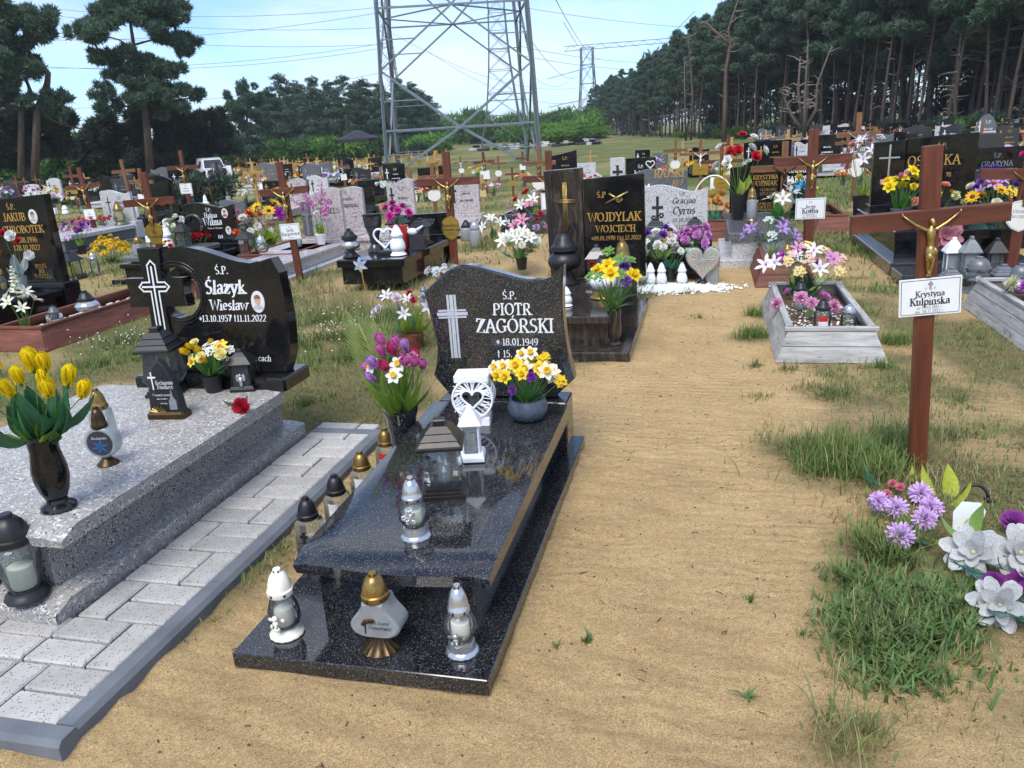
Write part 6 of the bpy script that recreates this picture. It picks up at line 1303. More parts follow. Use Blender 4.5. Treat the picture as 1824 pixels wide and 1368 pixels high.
bn = link('paper_bow', _m := MB().add([(-.045, .03, 0), (.055, .04, .0), (.075, .05, .09), (.05, .045, .13), (-.02, .04, .135), (-.05, .035, .09)], [(0, 1, 2, 3, 4, 5)]).mesh('paper_bow', M['white']), wm, at(1722, 955, .05)-Vector(wm.location))
# small yellow weed flowers
for q, (px, py) in enumerate(((1712, 1053), (1678, 1082), (1733, 1077), (1576, 932), (1604, 1060))):
    wf = thing('weed_flower', 'small yellow hawkweed blossom rising from the weeds in the right foreground', 'flower', at(px, py+18), 0, 'yellow weed blossoms'); hh = .05; MB().tube([(0, 0, 0), (.004, 0, hh)], .0012, 4).obj('stem', M['stem'], wf); o = link('flower', flower('sun', '#f0d418', '#e0b010'), wf, (.004, 0, hh)); o.scale = (.012,)*3
# ================================================================== SECOND AND THIRD ROWS
def G(px, py, z=0.0): p = at(px, py, z); return Vector((p.x, p.y, 0))
def gv(label, px, py, z, wpx, top, shape='wave', mat='gr_jet', **k):
    P = G(px, py, z); w = wpx*depth((P.x, P.y, z))/FPX; h = hgt((P.x, P.y, z+.05), top); return grave(label, P, w, h, shape, mat, ledge=z, **k), w, h
def xc(label, px, py, top, **k):
    P = G(px, py); h = hgt(P, top); return wcross(label, P, h, **k)
def L1(w, h, *rows): return [(t_, s*h, x*w, z*h, b, sl) for t_, s, x, z, b, sl in rows]
def rect_plq(mat, h, name='', z=.42, w=.26, ph=.17, tm='txtk', kind='rect', lines=None):
    return (kind, mat, w, ph, z, lines if lines is not None else [], tm, 1)
def pl_lines(a, b, w, h): return [('Ś.P.', .09*h, 0, .78*h, 1, 0), (a, .15*h, 0, .56*h, 1.1, 0), (b, .20*h, 0, .32*h, 1.15, 0), ('ur. 1950 r.' if False else '', .08*h, 0, .2*h, 1, 0)]
# ---- far left: black monument with gold lettering, gravel, wooden surround
P = G(30, 510, .34); dd = depth(P); w = 215*dd/FPX; h = hgt((P.x, P.y, .39), 350)
g = grave('black headstone with gold lettering and picture oval at the left picture edge', P, w, h, 'slope', 'gr_jet', [('Ś.P.', .06*h, .17*w, .85*h, 1.2, 0), ('JAKUB', .085*h, .18*w, .72*h, 1.1, 0), ('CHROBOTEK', .080*h, .235*w, .58*h, 1.15, 0), ('*25.08.1996', .06*h, .22*w, .47*h, 1.1, 0), ('+28.10.2022', .06*h, .23*w, .38*h, 1.1, 0), ('BYŁEŚ', .045*h, .32*w, .17*h, 1, 0), ('IKRĄ,', .045*h, .33*w, .11*h, 1, 0), ('ŚWIATEM', .045*h, .32*w, .05*h, 1, 0)], 'goldtxt', slab=1.9, ledge=.34, slabw=w*1.04, cross=(-.14*w, .38*h, .16*w, .5*h, .03, 'gold'), photo=(.36*w, .76*h, .06), thick=.1)
ZC = .37
def dn(P, dx, dy, z): return Vector((P.x+dx, P.y+dy, z))
bouquet('red and white artificial roses with silver leaves before the gold-lettered stone', dn(P, .42, -.32, ZC), .40, .50, [('rose', '#c01f2c', None, 3, .075), ('rose', '#ecebe6', None, 2, .08)], [('broad', '#8fa5a0', 6, .13), ('fern', '#cfd8d6', 3, .2)], 41, pot=([(.30, 0), (.36, .1), (.42, 1)], .14, 'glassf'), face=(.2, -.8, .1))
lamp('glass lamp with gold lid and yellow candle before the gold-lettered stone', dn(P, .17, -.33, ZC), .24, 'jar', 'dome', 'bronze', 'glass', None, 'waxy', None, r=.055)
lamp('frosted square lamp with black cross beside the yellow candle lamp', dn(P, -.02, -.38, ZC), .22, 'square', 'plain', 'blackp', 'glassf', None, None, deco_cross(), r=.065)
lamp('white basket-patterned candle holder at the left picture edge', dn(P, -.17, -.45, ZC), .17, 'rib', 'plain', 'cream', 'glassf', None, None, None, r=.055)
bouquet('yellow and white blossoms in a pot at the left picture edge', dn(P, -.30, -.42, ZC), .30, .30, [('daffodil', '#f2d02a', '#f0b410', 5, .06), ('spray', '#eceade', None, 5, .05)], [('broad', '#4a7a40', 8, .12)], 42, pot=(V_POT, .1, 'greyp'))
r = np.random.RandomState(5); pebbles('white_gravel', 'white gravel strip beside the gold-lettered monument', np.stack([r.uniform(-7.42, -6.92, 2600), r.uniform(5.3, 8.35, 2600), r.uniform(.0, .02, 2600)], 1), .022, 'peb', 6)
surround('red-brown wooden grave frame beside the white gravel strip', -6.80, -6.08, 5.95, 8.55, .20, ('w_box', 'w_boxl'), planks=1)
r = np.random.RandomState(15); pebbles('white_gravel', 'white pebbles inside the red-brown wooden grave frame', np.stack([r.uniform(-6.68, -6.2, 500), r.uniform(6.4, 8.4, 500), np.full(500, .115)], 1), .02, 'peb', 7)
lamp('squat iridescent lamp with black cap inside the wooden frame', (-6.42, 6.95, .12), .27, 'globe', 'cone', 'blackp', 'iri', None, None, None, r=.125)
lamp('small clear lamp with grey cap left inside the wooden frame', (-6.45, 6.52, .12), .20, 'square', 'cone', 'greyp', 'glass', None, 'wax', None, r=.07)
lamp('straight glass candle jar at the far end of the wooden frame', (-6.52, 7.95, .12), .20, 'jar', 'plain', 'greyp', 'glassf', None, 'wax', None, r=.075)
bouquet('cream gladiolus spray lying over the near end of the wooden frame', (-6.42, 6.12, .16), .36, .42, [('lily', '#eeecd8', '#dfe0b0', 8, .08), ('spike', '#e8ead2', '#8fa56a', 2, .11)], [('blade', '#6f8f4a', 5, .2)], 43, spread=.8)
MB().cbox((0, 0, .03), (.30, .12, .06), .005).obj('brick', M['paver'], None, None, (-6.95, 7.55, .03)); tag(bpy.context.scene.objects['brick'], 'pale concrete brick lying on the gravel by the wooden frame', 'brick')
xc('red-brown cross with brass urn-shaped plaque behind the ring headstone', 302, 520, 306, span=.74, wood_='w_red', fig='gold', lean=(0, R_(-2)), plq=('urn', 'plq_g', .26, .27, .50, [('Ś.P.', .02, 0, .20, 1, 0), ('Jan', .042, 0, .135, 1.1, 0), ('Warzyński', .042, 0, .08, 1.1, 0), (scrib(9, 1), .014, 0, .05, 1, 0)], 'txtk', 1))
# low charcoal tomb behind the ring headstone
P = G(272, 500); t = thing('tomb_slab', 'low charcoal granite tomb with flowers behind the ring headstone', 'grave', P+Vector((0, .6, 0))); MB().cbox((0, 0, .15), (.62, 1.2, .3), .01).obj('plinth', M['gr_char'], t); MB().cbox((0, -.03, .33), (.74, 1.34, .07), .02).obj('slab', M['gr_slate'], t)
lamp('glass lamp with gold lid on the low charcoal tomb', P+Vector((-.2, .1, .365)), .26, 'square', 'dome', 'bronze', 'glassf', None, None, None, r=.08)
lantern('white plastic candle lantern on the low charcoal tomb', P+Vector((.02, .15, .365)), .26, .12, 'white', inner='wax', style='flat')
bouquet('red and yellow blossoms beside the white lantern on the charcoal tomb', P+Vector((.22, .18, .365)), .22, .22, [('rose', '#c8242e', None, 4, .05), ('rose', '#ecc23a', None, 2, .05)], [('broad', '#47703c', 5, .09)], 44)
bouquet('white roses in a green bowl behind the ring headstone', G(318, 448, .25)+Vector((0, 0, .25)), .42, .42, [('rose', '#efefe8', None, 9, .07), ('spray', '#e9ead8', None, 4, .06)], [('broad', '#6fa04a', 8, .13)], 45, pot=([(.5, 0), (.62, .2), (.9, 1)], .18, 'stem'))
bouquet('dark red roses in a bowl in front of the second ring headstone', G(362, 445, .25)+Vector((0, 0, .22)), .34, .22, [('rose', '#b01a26', None, 10, .06)], [('broad', '#3d6a3a', 6, .1)], 46, pot=(V_POT, .1, 'blackp'))
lamp('white angel candle lamp behind the ring headstone', G(303, 452, .25)+Vector((0, 0, .25)), .42, 'drop', 'cone', 'white', 'white', 'white', None, deco_angel('white'), r=.11)
g, w, h = gv('pale speckled wave headstone with thin black cross, far left', 217, 398, .36, 62, 338, 'wave', 'gr_pale', tm='txtk', slab=2.0, slabmat='gr_pale', side='gr_slate')
hs = [o for o in g.children if o.name.startswith('headstone')][0]; cross_mb(.16*w, .5*h, .02, .004).obj('cross_emblem', M['txtk'], hs, loc=(-.26*w, -.041, .28*h)); inscribe(hs, [('Ś.P.', .09*h, .12*w, .70*h, 1, 0), ('Stasio', .11*h, .12*w, .55*h, 1.1, .1), ('Sumi', .13*h, .06*w, .38*h, 1.1, .1), ('*', .07*h, .02*w, .22*h, 1, 0), ('+', .07*h, .02*w, .1*h, 1, 0)], -.0415, M['txtk']); PS = Vector(g.location)
lamp('tall yellow-green glass bottle lamp beside the pale wave stone', PS+Vector((.18, -.25, .36)), .46, 'drop', 'cone', 'bronze', 'glassy', 'glassy', None, None, r=.13)
for k_, (dx, c1, c2) in enumerate(((-.35, '#d4607a', '#e9b8c2'), (-.05, '#c23a48', '#e8a0a0'))): bouquet('pink and red flower spread on the pale wave tomb, %s half' % ('near' if k_ == 0 else 'far'), PS+Vector((dx, -.7+.25*k_, .36)), .55, .22, [('puff', c1, c2, 12, .07)], [('fern', '#2f6a60', 7, .16)], 47+k_, flat=.7)
for k_, dx in enumerate((-.75, -.55, -.95)): lamp('candle jar on the front of the pale wave tomb, %s one' % ('middle', 'right-hand', 'left-hand')[k_], PS+Vector((dx, -1.1, .36)), .26, 'jar', 'plain', ('white', 'bronze', 'silver')[k_], 'glass', None, ('waxy', 'waxr', 'wax')[k_], None, r=.09, detail=False)
xc('red-brown cross with white card plaque beyond the gold-lettered stone', 176, 436, 298, span=.86, wood_='w_red', fig='gold', lean=(0, R_(-3)), plq=('rect', 'plq_w', .27, .22, .40, [('Ś.P.', .02, 0, .15, 1, 0), (scrib(5, 5), .03, 0, .105, 1.1, 0), (scrib(9, 6), .034, 0, .055, 1.1, 0)], 'txtk', 1))
bouquet('purple and lilac artificial bouquet on the grass at the far left', G(148, 452), .62, .46, [('puff', '#8a3fb0', '#a866c8', 6, .10), ('lily', '#dcb8dc', '#c080c0', 7, .09), ('puff', '#b84aa0', None, 4, .09)], [('broad', '#8fb04a', 8, .15)], 48, pot=(V_POT, .16, 'blackp'))
bouquet('rounded bush of yellow chrysanthemums on the grass at the far left', G(200, 468), .60, .44, [('puff', '#eac52c', '#f2dc5a', 46, .075)], [('broad', '#4f7a34', 10, .1)], 49, spread=1.15)
lantern('low black lantern with yellow candle in the grass at the far left', G(130, 497), .42, .26, 'blackp', inner='waxy', style='house', glass='glassg')
lamp('slim silver glass lamp beside the yellow chrysanthemums', G(172, 490), .36, 'jar', 'dome', 'silver', 'glass', None, None, None, r=.07)
# ---- second ring headstone
g, w, h = gv('black wave headstone with white lettering and two picture ovals, second row', 383, 438, .28, 98, 360, 'wave', 'gr_jet', slab=1.5, lines=[], photo=None)
hs = [o for o in g.children if o.name.startswith('headstone')][0]; inscribe(hs, [('Ś.P.', .08*h, .02*w, .78*h, 1.1, 0), ('Halina', .11*h, .05*w, .63*h, 1.2, .05), ('Wilma', .16*h, .07*w, .45*h, 1.3, .05), ('*'+scrib(7, 7)+' +'+scrib(7, 8), .045*h, .1*w, .35*h, 1, 0), ('na', .11*h, .18*w, .12*h, 1.2, .05)], -.0415, M['txtw'])
oval_photo(hs, .34*w, -.041, .72*h, .055, .075, shirt='#a03a3a'); oval_photo(hs, .36*w, -.041, .30*h, .05, .065, shirt='#c9c9c9')
cr = MB(); cr.cbox((0, 0, .36), (.13, .09, .72), .006); cr.cbox((0, -.004, .46), (.46, .082, .13), .006); cr.obj('stone_cross', M['gr_jet'], g, None, (-.62*w, -.02, .30)); MB().tube([(.16*math.cos(2*math.pi*k/28)-.33*w, -.046, .30+.5*h+.16*math.sin(2*math.pi*k/28)) for k in range(29)], .03, 6).obj('ring_moulding', M['gr_char'], g, True)
lantern('black lantern before the second ring headstone', Vector(g.location)+Vector((-.18, -.5, .30)), .42, .2, 'blackp', inner=None, style='house', glass='glassg')
xc('tall red cross with white card plaque behind the second ring headstone', 343, 392, 268, span=.95, wood_='w_red', fig='gold', plq=('rect', 'plq_w', .36, .27, .46, [('Ś.P.', .03, 0, .19, 1, 0), (scrib(8, 9), .035, 0, .13, 1.1, 0), (scrib(7, 10), .045, 0, .06, 1.1, 0)], 'txtk', 1))
# ---- cross with plaque and sunflowers, pink double tomb
xc('red-brown cross with white card plaque before the pink granite tomb', 535, 498, 288, span=.70, wood_='w_red', fig='gold', lean=(0, R_(-2.5)), plq=('rect', 'plq_w', .29, .21, .42, [('Ś.P.', .02, 0, .155, 1, 0), ('Lech', .04, 0, .108, 1.1, 0), ('Kacprowicz', .042, 0, .058, 1.1, 0), (scrib(11, 11), .013, 0, .025, 1, 0)], 'txtk', 1))
surround('red-brown wooden grave frame left of the pink tomb', -6.75, -5.75, 10.2, 12.2, .22, ('w_box', 'w_boxl'), planks=1)
bouquet('sunflowers with lime leaves and a magenta bloom by the white card plaque', G(483, 452), .60, .75, [('sun', '#eec11c', '#4a3316', 4, .13), ('magnolia', '#b83ab8', None, 1, .13), ('spray', '#d8e0c8', None, 5, .09)], [('round', '#b8cc3c', 7, .2), ('broad', '#5a8a3a', 6, .2)], 50, pot=(V_POT, .22, 'stem'))
bouquet('mixed red, white and pink flower heap by the dark lantern, left of the sunflowers', G(448, 440, .2)+Vector((0, 0, .15)), .85, .60, [('puff', '#d6402e', '#e8d84a', 7, .09), ('rose', '#eeeade', None, 6, .09), ('puff', '#d88aa0', None, 6, .09), ('spray', '#f0ead0', None, 5, .08)], [('broad', '#4a7d3c', 8, .15)], 51)
lantern('black house lantern with red candle among the mixed flowers', G(441, 448, .2)+Vector((0, 0, .12)), .42, .22, 'blackp', inner='waxr', style='house', glass='glassg')
g, w, h = gv('speckled pink granite headstone with black lettering, left of the pair', 582, 430, .24, 78, 335, 'waver', 'gr_pink', tm='txtk', slab=2.1, side='gr_pale', lines=[])
hs = [o for o in g.children if o.name.startswith('headstone')][0]; inscribe(hs, [('Ś.P.', .06*h, .12*w, .86*h, 1, 0), ('ALINA', .09*h, .12*w, .68*h, 1.1, 0), ('CIESIELS', .105*h, .15*w, .50*h, 1.1, 0), ('* 15.02', .06*h, .08*w, .34*h, 1, 0), ('+', .06*h, -.02*w, .24*h, 1, 0)], -.0415, M['txtk']); MB().cbox((-.38*w, -.045, .42*h), (.22*w, .03, .66*h), .004).obj('slate_panel', M['gr_slate'], hs); cross_mb(.24*w, .6*h, .05, .01).obj('cross_emblem', M['silver'], hs, loc=(-.36*w, -.062, .1*h)); PA = Vector(g.location)
bouquet('pink gladioli with lime leaves in a white pot on the pink tomb', PA+Vector((.12, -.42, .25)), .36, .52, [('spike', '#d076b8', '#b04a98', 5, .13), ('rose', '#e8d8d8', None, 3, .06)], [('round', '#b4cc48', 7, .13), ('blade', '#6a9a3a', 4, .25)], 52, pot=(V_POT, .16, 'white'), spread=.75)
lamp('clear glass lamp with silver lid on the pink tomb', PA+Vector((-.20, -.55, .25)), .34, 'jar', 'dome', 'silver', 'glassf', None, None, None, r=.07)
lamp('crystal lamp with silver lid at the corner of the pink tomb', PA+Vector((-.25, -1.5, .25)), .30, 'globe', 'dome', 'silver', 'glassg', None, None, None, r=.10)
g, w, h = gv('speckled pink granite headstone with black lettering, right of the pair', 616, 412, .24, 82, 333, 'waver', 'gr_pink', tm='txtk', slab=2.0, side='gr_pale', lines=[])
hs = [o for o in g.children if o.name.startswith('headstone')][0]; inscribe(hs, [('Ś.P.', .06*h, .12*w, .84*h, 1, 0), ('Jarosław', .08*h, .14*w, .68*h, 1.1, 0), ('mpiński', .10*h, .22*w, .52*h, 1.1, 0), (scrib(4, 12), .05*h, .28*w, .36*h, 1, 0), (scrib(4, 13), .05*h, .28*w, .26*h, 1, 0)], -.0415, M['txtk']); PB = Vector(g.location)
sv = thing('statuette', 'silver standing figurine on the right pink tomb', 'statuette', PB+Vector((.10, -.35, .25))); MB().lathe([(.07, 0), (.07, .03), (.03, .05), (.05, .1), (.075, .2), (.06, .3), (.03, .36), (.045, .4), (.04, .46), (.005, .5)], 12).obj('figure', M['silver'], sv, True); MB().lathe([(.08, -.002), (.08, .02), (.03, .04)], 12).obj('foot', M['blackp'], sv)
# ---- black tomb with many lamps, pinwheel
P = Vector((-3.87, 10.45, 0)); w = .80; h = hgt((P.x, P.y, .45), 380)
g = grave('black slab tomb crowded with lamps beside the shield-plaque cross', P, w, h, 'slope', 'gr_jet', [('KRZYSZTOF', .10*h, .18*w, .62*h, 1, 0), ('RADOSZ', .10*h, .18*w, .48*h, 1, 0)], 'txtd', slab=1.72, ledge=.40, slabw=.86, base=False)
z = .392
lamp('octagonal black lamp with silver relief at the front of the black slab tomb', (-4.20, 8.85, z), .34, 'bowl', 'plain', 'blackp', 'silver', 'blackp', None, None, r=.12, detail=False)
vase('hourglass charcoal granite vase on the black slab tomb', Vector((-4.05, 9.25, z)), .46, [(.22, 0), (.22, .06), (.12, .2), (.14, .4), (.24, .72), (.2, .9), (.3, 1)], 'gr_char', 10)
hw = thing('heart_ornament', 'white wire heart ornament on the black slab tomb', 'ornament', (-3.82, 9.02, z)); MB().tube([(.0085*16*math.sin(2*math.pi*i/30)**3, 0, .2+.0085*(13*math.cos(2*math.pi*i/30)-5*math.cos(4*math.pi*i/30)-2*math.cos(6*math.pi*i/30)-math.cos(8*math.pi*i/30))) for i in range(31)], .014, 6).obj('heart_frame', M['white'], hw, True); mb = MB()
for q in range(5): mb.tube([(-.02+.03*q, .004, .12), (-.02+.03*q, .004, .27)], .004, 4); mb.tube([(-.03, .004, .13+.03*q), (.11, .004, .13+.03*q)], .004, 4)
mb.obj('mesh_panel', M['silver'], hw); MB().cbox((.02, 0, .02), (.24, .09, .04), .006).obj('foot', M['blackp'], hw)
bouquet('magenta chrysanthemums in a red pot on the black slab tomb', (-3.75, 9.35, z), .42, .30, [('mum', '#c92a9a', '#e05ab8', 7, .11)], [('broad', '#33602f', 8, .12)], 53, pot=([(.3, 0), (.34, .1), (.40, 1)], .30, 'waxr'))
lamp('white lamp with heart relief at the front of the black slab tomb', (-3.60, 8.88, z), .36, 'drop', 'cone', 'white', 'white', 'white', None, None, r=.10, detail=False)
lantern('black stepped lantern with small orange ornament on the black slab tomb', (-3.98, 9.9, z), .40, .24, 'blackp', inner=None, glass='glassg')
lantern('black stepped lantern beside the dark headstone of the crowded tomb', (-3.62, 9.75, z), .34, .22, 'blackp', inner=None, glass='glassg')
bd = thing('bird_ornament', 'white bird ornament with black block on the crowded tomb', 'ornament', (-3.58, 9.35, z)); mb = MB(); mb.ball((0, 0, .22), .05, 8, 6, (1.6, .6, .9)); mb.ball((-.07, 0, .27), .028, 7, 5); mb.tube([(-.09, 0, .275), (-.12, 0, .27)], [.008, .002], 4); mb.tube([(.06, 0, .23), (.15, 0, .29)], [.03, .006], 5); mb.obj('bird', M['white'], bd, True); MB().cbox((.06, .02, .09), (.2, .12, .18), .006).obj('block', M['gr_char'], bd)
pw = thing('pinwheel', 'pastel foil pinwheel on a stick before the black slab tomb', 'pinwheel', G(655, 521)+Vector((0, -.06, 0)), 0, None, (0, R_(-4))); MB().tube([(0, 0, 0), (0, 0, .33)], .006, 5).obj('stick', M['w_pine'], pw)
for q in range(6): o = link('vane', leafmesh('broad', ('#9cc4dc', '#b8b4e0', '#c8e0e4', '#e8c8b8', '#a0d4cc', '#d4c4e4')[q]), pw, (0, -.015, .34)); o.rotation_euler = (R_(8), q*math.pi/3, 0); o.scale = (.11,)*3
P = G(811, 484); h = hgt(P, 270)
wcross('red-brown cross with brass shield plaque in the middle of the picture', P, h, .84, 'w_red', 'gold', ('shield', 'plq_g', .235, .31, .375, [('Ś.P.', .022, 0, .24, 1, 0), ('Benedykta', .041, 0, .172, 1.15, 0), ('Ciemielewska', .036, 0, .122, 1.15, 0), ('ur. 22.02.1953 r.', .018, 0, .088, .9, 0), ('zm. 09.11.2022 r.', .018, 0, .062, .9, 0)], 'txtk', 1), sec=.098)
# ---- mound of sand with wreaths
zm = .20
bouquet('white lilies and daisies in a black pot on the sand mound', G(930, 480, .12)+Vector((0, 0, .12)), .50, .36, [('lily', '#eeeee6', '#d8d0a0', 8, .10), ('mum', '#f0f0e4', '#e4e0b8', 4, .09), ('rose', '#e8e8e0', None, 3, .07)], [('broad', '#6f9a44', 8, .16), ('blade', '#2f7a74', 5, .3)], 54, pot=(V_POT, .14, 'blackp'), face=(0, -.6, .3))
bouquet('pink and white lilies with pale leaves on the sand mound', G(950, 445, .15)+Vector((0, 0, .12)), .62, .60, [('lily', '#e2a0b8', '#c04a78', 6, .11), ('puff', '#d83a58', None, 3, .08), ('spike', '#e8c8cc', '#d0a8a8', 2, .14), ('puff', '#c8a8d8', None, 5, .08)], [('broad', '#b9c47a', 7, .2)], 55)
lantern('small dark lantern with red candle on the sand mound', G(938, 455, .15)+Vector((0, 0, .12)), .26, .17, 'blackp', inner='waxr', style='house')
xc('red cross with small white plaque half hidden behind the veined headstone', 985, 468, 268, span=.70, wood_='w_red', fig='gold', plq=('rect', 'plq_w', .24, .22, .56, [('Ś.P.', .02, 0, .15, 1, 0), ('Cz', .05, .0, .08, 1.1, 0)], 'txtk', 1))
bouquet('small posy of pastel blossoms behind the flecked headstone', G(790, 510), .40, .28, [('spray', '#c8d8d8', '#d8b8c8', 8, .07), ('rose', '#e4ccd4', None, 5, .055)], [('grass', '#7f9a62', 5, .35)], 56)
lamp('grey candle lamp with dark lid behind the left shoulder of the flecked headstone', G(756, 540), .20, 'jar', 'cone', 'greyp', 'glassf', None, None, None, r=.055)
bouquet('pink, white and red flower arrangement with green leaves behind the tulip vase', G(728, 622), .56, .40, [('rose', '#e4d4e0', None, 7, .06), ('lily', '#e8e6ea', '#b8a8d0', 5, .065), ('puff', '#c83a52', None, 4, .05), ('puff', '#a89cc0', None, 4, .05)], [('broad', '#8a9a3a', 8, .2), ('fern', '#2f6a58', 6, .16)], 57, pot=([(.9, 0), (.95, .1), (1.0, 1)], .14, 'w_box'))
surround('black stone-edged planter with flowers on the grass behind the mound', -3.55, -2.55, 13.6, 15.3, .32, ('gr_char', 'gr_char'), flare=.01, planks=1)
bouquet('red and white wreath in the black stone-edged planter', (-3.0, 14.1, .2), .9, .55, [('rose', '#c82838', None, 5, .11), ('lily', '#eeeee8', '#d8d0b0', 7, .12)], [('broad', '#7aa84a', 6, .22)], 58)
lamp('silver-lidded glass lamp standing on the sand behind the shield-plaque cross', G(848, 440), .42, 'rib', 'dome', 'silver', 'glassf', None, None, None, r=.11, detail=False)
lamp('white-lidded glass jar beside the silver lamp on the sand', G(832, 428), .34, 'jar', 'cone', 'blackp', 'glassf', None, None, None, r=.12, detail=False)
bouquet('bunch of white artificial lilies lying on the sand behind the mound', G(878, 425), .60, .36, [('lily', '#f0f0ea', '#d8d4b0', 9, .12)], [('broad', '#5f8a5a', 6, .2)], 59)
# ---- veined brown and black monument
P = Vector((-.80, 7.62, 0)); t = thing('grave_monument', 'veined brown and black granite monument with gold cross and lettering', 'grave', P)
MB().cbox((-.27, -.82, .035), (1.02, 2.02, .07), .008).obj('base_plate', M['gr_brown'], t); MB().cbox((-.30, -.76, .17), (.72, 1.74, .20), .006).obj('plinth', M['gr_brown'], t); MB().cbox((-.30, -.80, .295), (.78, 1.80, .055), .008).obj('slab', M['gr_brown'], t); MB().cbox((-.28, .02, .18), (.86, .22, .30), .006).obj('pedestal', M['gr_brown'], t)
hb = hgt((P.x-.55, P.y, .33), 300); p1 = MB().prism([(-.17, 0), (.17, 0), (.165, hb), (-.20, hb*.985)], -.06, .05, .006).obj('veined_panel', M['gr_brown'], t, 25, (-.52, .0, .33))
ce = MB()
for x in (-.018, -.006, .006, .018): ce.tube([(x*.7, -.004, 0), (x, -.006, hb*.36), (x*.9, -.004, hb*.62)], .0036, 5)
for z_ in (-.012, .0, .012): ce.tube([(-.10, -.004, hb*.45+z_), (0, -.008, hb*.45+z_*1.1), (.10, -.004, hb*.45+z_)], .0036, 5)
ce.obj('cross_emblem', M['gold'], p1, True, (.0, -.064, .26*hb))
hb2 = hgt((P.x+.1, P.y, .33), 312); p2 = MB().prism([(-.29, 0), (.29, 0), (.28, hb2*1.015), (-.29, hb2*.985)], -.04, .04, .006).obj('headstone', M['gr_jet'], t, 25, (-.055, -.01, .33))
inscribe(p2, [('Ś.P', .05, -.12, .80*hb2, 1.1, 0), ('WOJDYLAK', .078, 0, .565*hb2, 1.15, 0), ('WOJCIECH', .062, .01, .455*hb2, 1.15, 0), ('*09.01.1970 +14.12.2022', .038, .012, .375*hb2, 1.1, 0)], -.0415, M['goldtxt']); ce = MB(); ce.tube([(-.08, 0, 0), (.13, 0, .10)], .010, 5); ce.tube([(-.05, 0, .09), (.06, 0, .02)], .010, 5)
for q in range(5): ce.tube([(.045+.03*math.cos(q*1.25), 0, .035+.03*math.sin(q*1.25)), (.045+.034*math.cos(q*1.25+1.3), 0, .035+.034*math.sin(q*1.25+1.3))], .006, 5)
ce.obj('rose_emblem', M['gold'], p2, True, (.0, -.044, .74*hb2))
lamp('large black urn-shaped lantern before the veined panel', Vector((-1.30, 7.28, .325)), .50, 'bowl', 'cone', 'blackp', 'gr_jet' if False else 'blackp', 'blackp', None, None, r=.16, detail=False)
vb = Vector((-.70, 6.02, .072)); vhh = hgt(vb, 552); vase('dark brown glossy vase on the corner of the veined monument', vb, vhh, [(.17, 0), (.18, .03), (.12, .09), (.13, .14), (.19, .3), (.20, .5), (.18, .75), (.19, .97), (.2, 1)], 'gr_brown', 24)
bouquet('yellow daffodils, a purple iris and box twigs in the dark brown vase', vb+Vector((0, 0, vhh*.92)), .40, .46, [('daffodil', '#f2d41c', '#f0c010', 4, .085), ('puff', '#7a44a8', '#9a6ac0', 2, .075), ('spray', '#6f9a4a', '#8fb060', 9, .06)], [('grass', '#5f8a4a', 6, .42), ('blade', '#4f8a3c', 6, .26)], 60, spread=.8, face=(0, -.5, .3))
lamp('white egg-shaped lamp with black lid on the veined slab', Vector((-.86, 6.62, .325)), .36, 'globe', 'dome', 'blackp', 'white', 'bronze', None, None, r=.115)
lamp('tall glass lamp with gold lid on the veined slab', Vector((-.74, 7.12, .325)), .42, 'square', 'dome', 'bronze', 'glassf', None, 'wax', None, r=.09)
lantern('charcoal lantern with a red rose on the veined slab', Vector((-.98, 7.16, .325)), .38, .17, 'gr_char', inner=None, style='house', glass='glassg')
fr_ = thing('rose', 'single red rose beside the charcoal lantern on the veined slab', 'flower', (-1.0, 6.98, .325)); MB().tube([(0, 0, 0), (0, 0, .22)], .004, 4).obj('stem', M['stem'], fr_); o = link('flower', flower('rose', '#c01c28', None), fr_, (0, 0, .22)); o.scale = (.06,)*3
lamp('small white lamp behind the right shoulder of the flecked headstone', Vector((-1.12, 6.3, .325)), .16, 'drop', 'cone', 'white', 'white', 'white', None, None, r=.05, detail=False)
# ---- pale wave stone heaped with flowers
P = G(1200, 440, .32); P.y += .25; w = 112*depth(P)/FPX; h = hgt((P.x, P.y, .37), 328)
g = grave('speckled pale wave headstone with black cross and lettering beside the sandy walk', P, w, h, 'wave', 'gr_pale', [('Ś.P.', .06*h, .12*w, .80*h, 1, 0), ('Gracjan', .10*h, .14*w, .66*h, 1.2, .2), ('Cyrus', .13*h, .14*w, .47*h, 1.2, .2), ('01.10.2000', .07*h, .14*w, .33*h, 1, .1), ('21.12.2022', .07*h, .14*w, .2*h, 1, .1)], 'txtk', slab=.55, ledge=.32, slabmat='gr_jet', cross=(-.26*w, .22*h, .17*w, .58*h, .03, 'txtk'), base=False)
mb = MB()
for x, z_ in ((-.32, .42), (-.20, .46), (-.33, .26), (-.21, .30)):
    for q in range(6): mb.ball((x*w+.022*math.cos(q*1.05), 0, z_*h+.022*math.sin(q*1.05)), .012, 6, 4, (1, .3, 1))
mb.obj('rose_emblem', M['txtk'], [o for o in g.children if o.name.startswith('headstone')][0], True, (0, -.042, 0))
def cy(dx, dy, z=.0): return Vector((P.x+dx, P.y+dy, z))
for k_, dx in enumerate((-.22, .24)): lantern('black stepped lantern in front of the pale wave stone, %s one' % ('left', 'right')[k_], cy(dx, -.22, .32), .34, .19, 'blackp', inner=None, glass='glassg')
ph = thing('portrait_plate', 'white enamel portrait plate among the flowers of the pale wave stone', 'portrait', cy(-.04, -.32, .36)); oval_photo(ph, 0, 0, .12, .09, .12, shirt='#e4e0dc', hair='#3a302a')
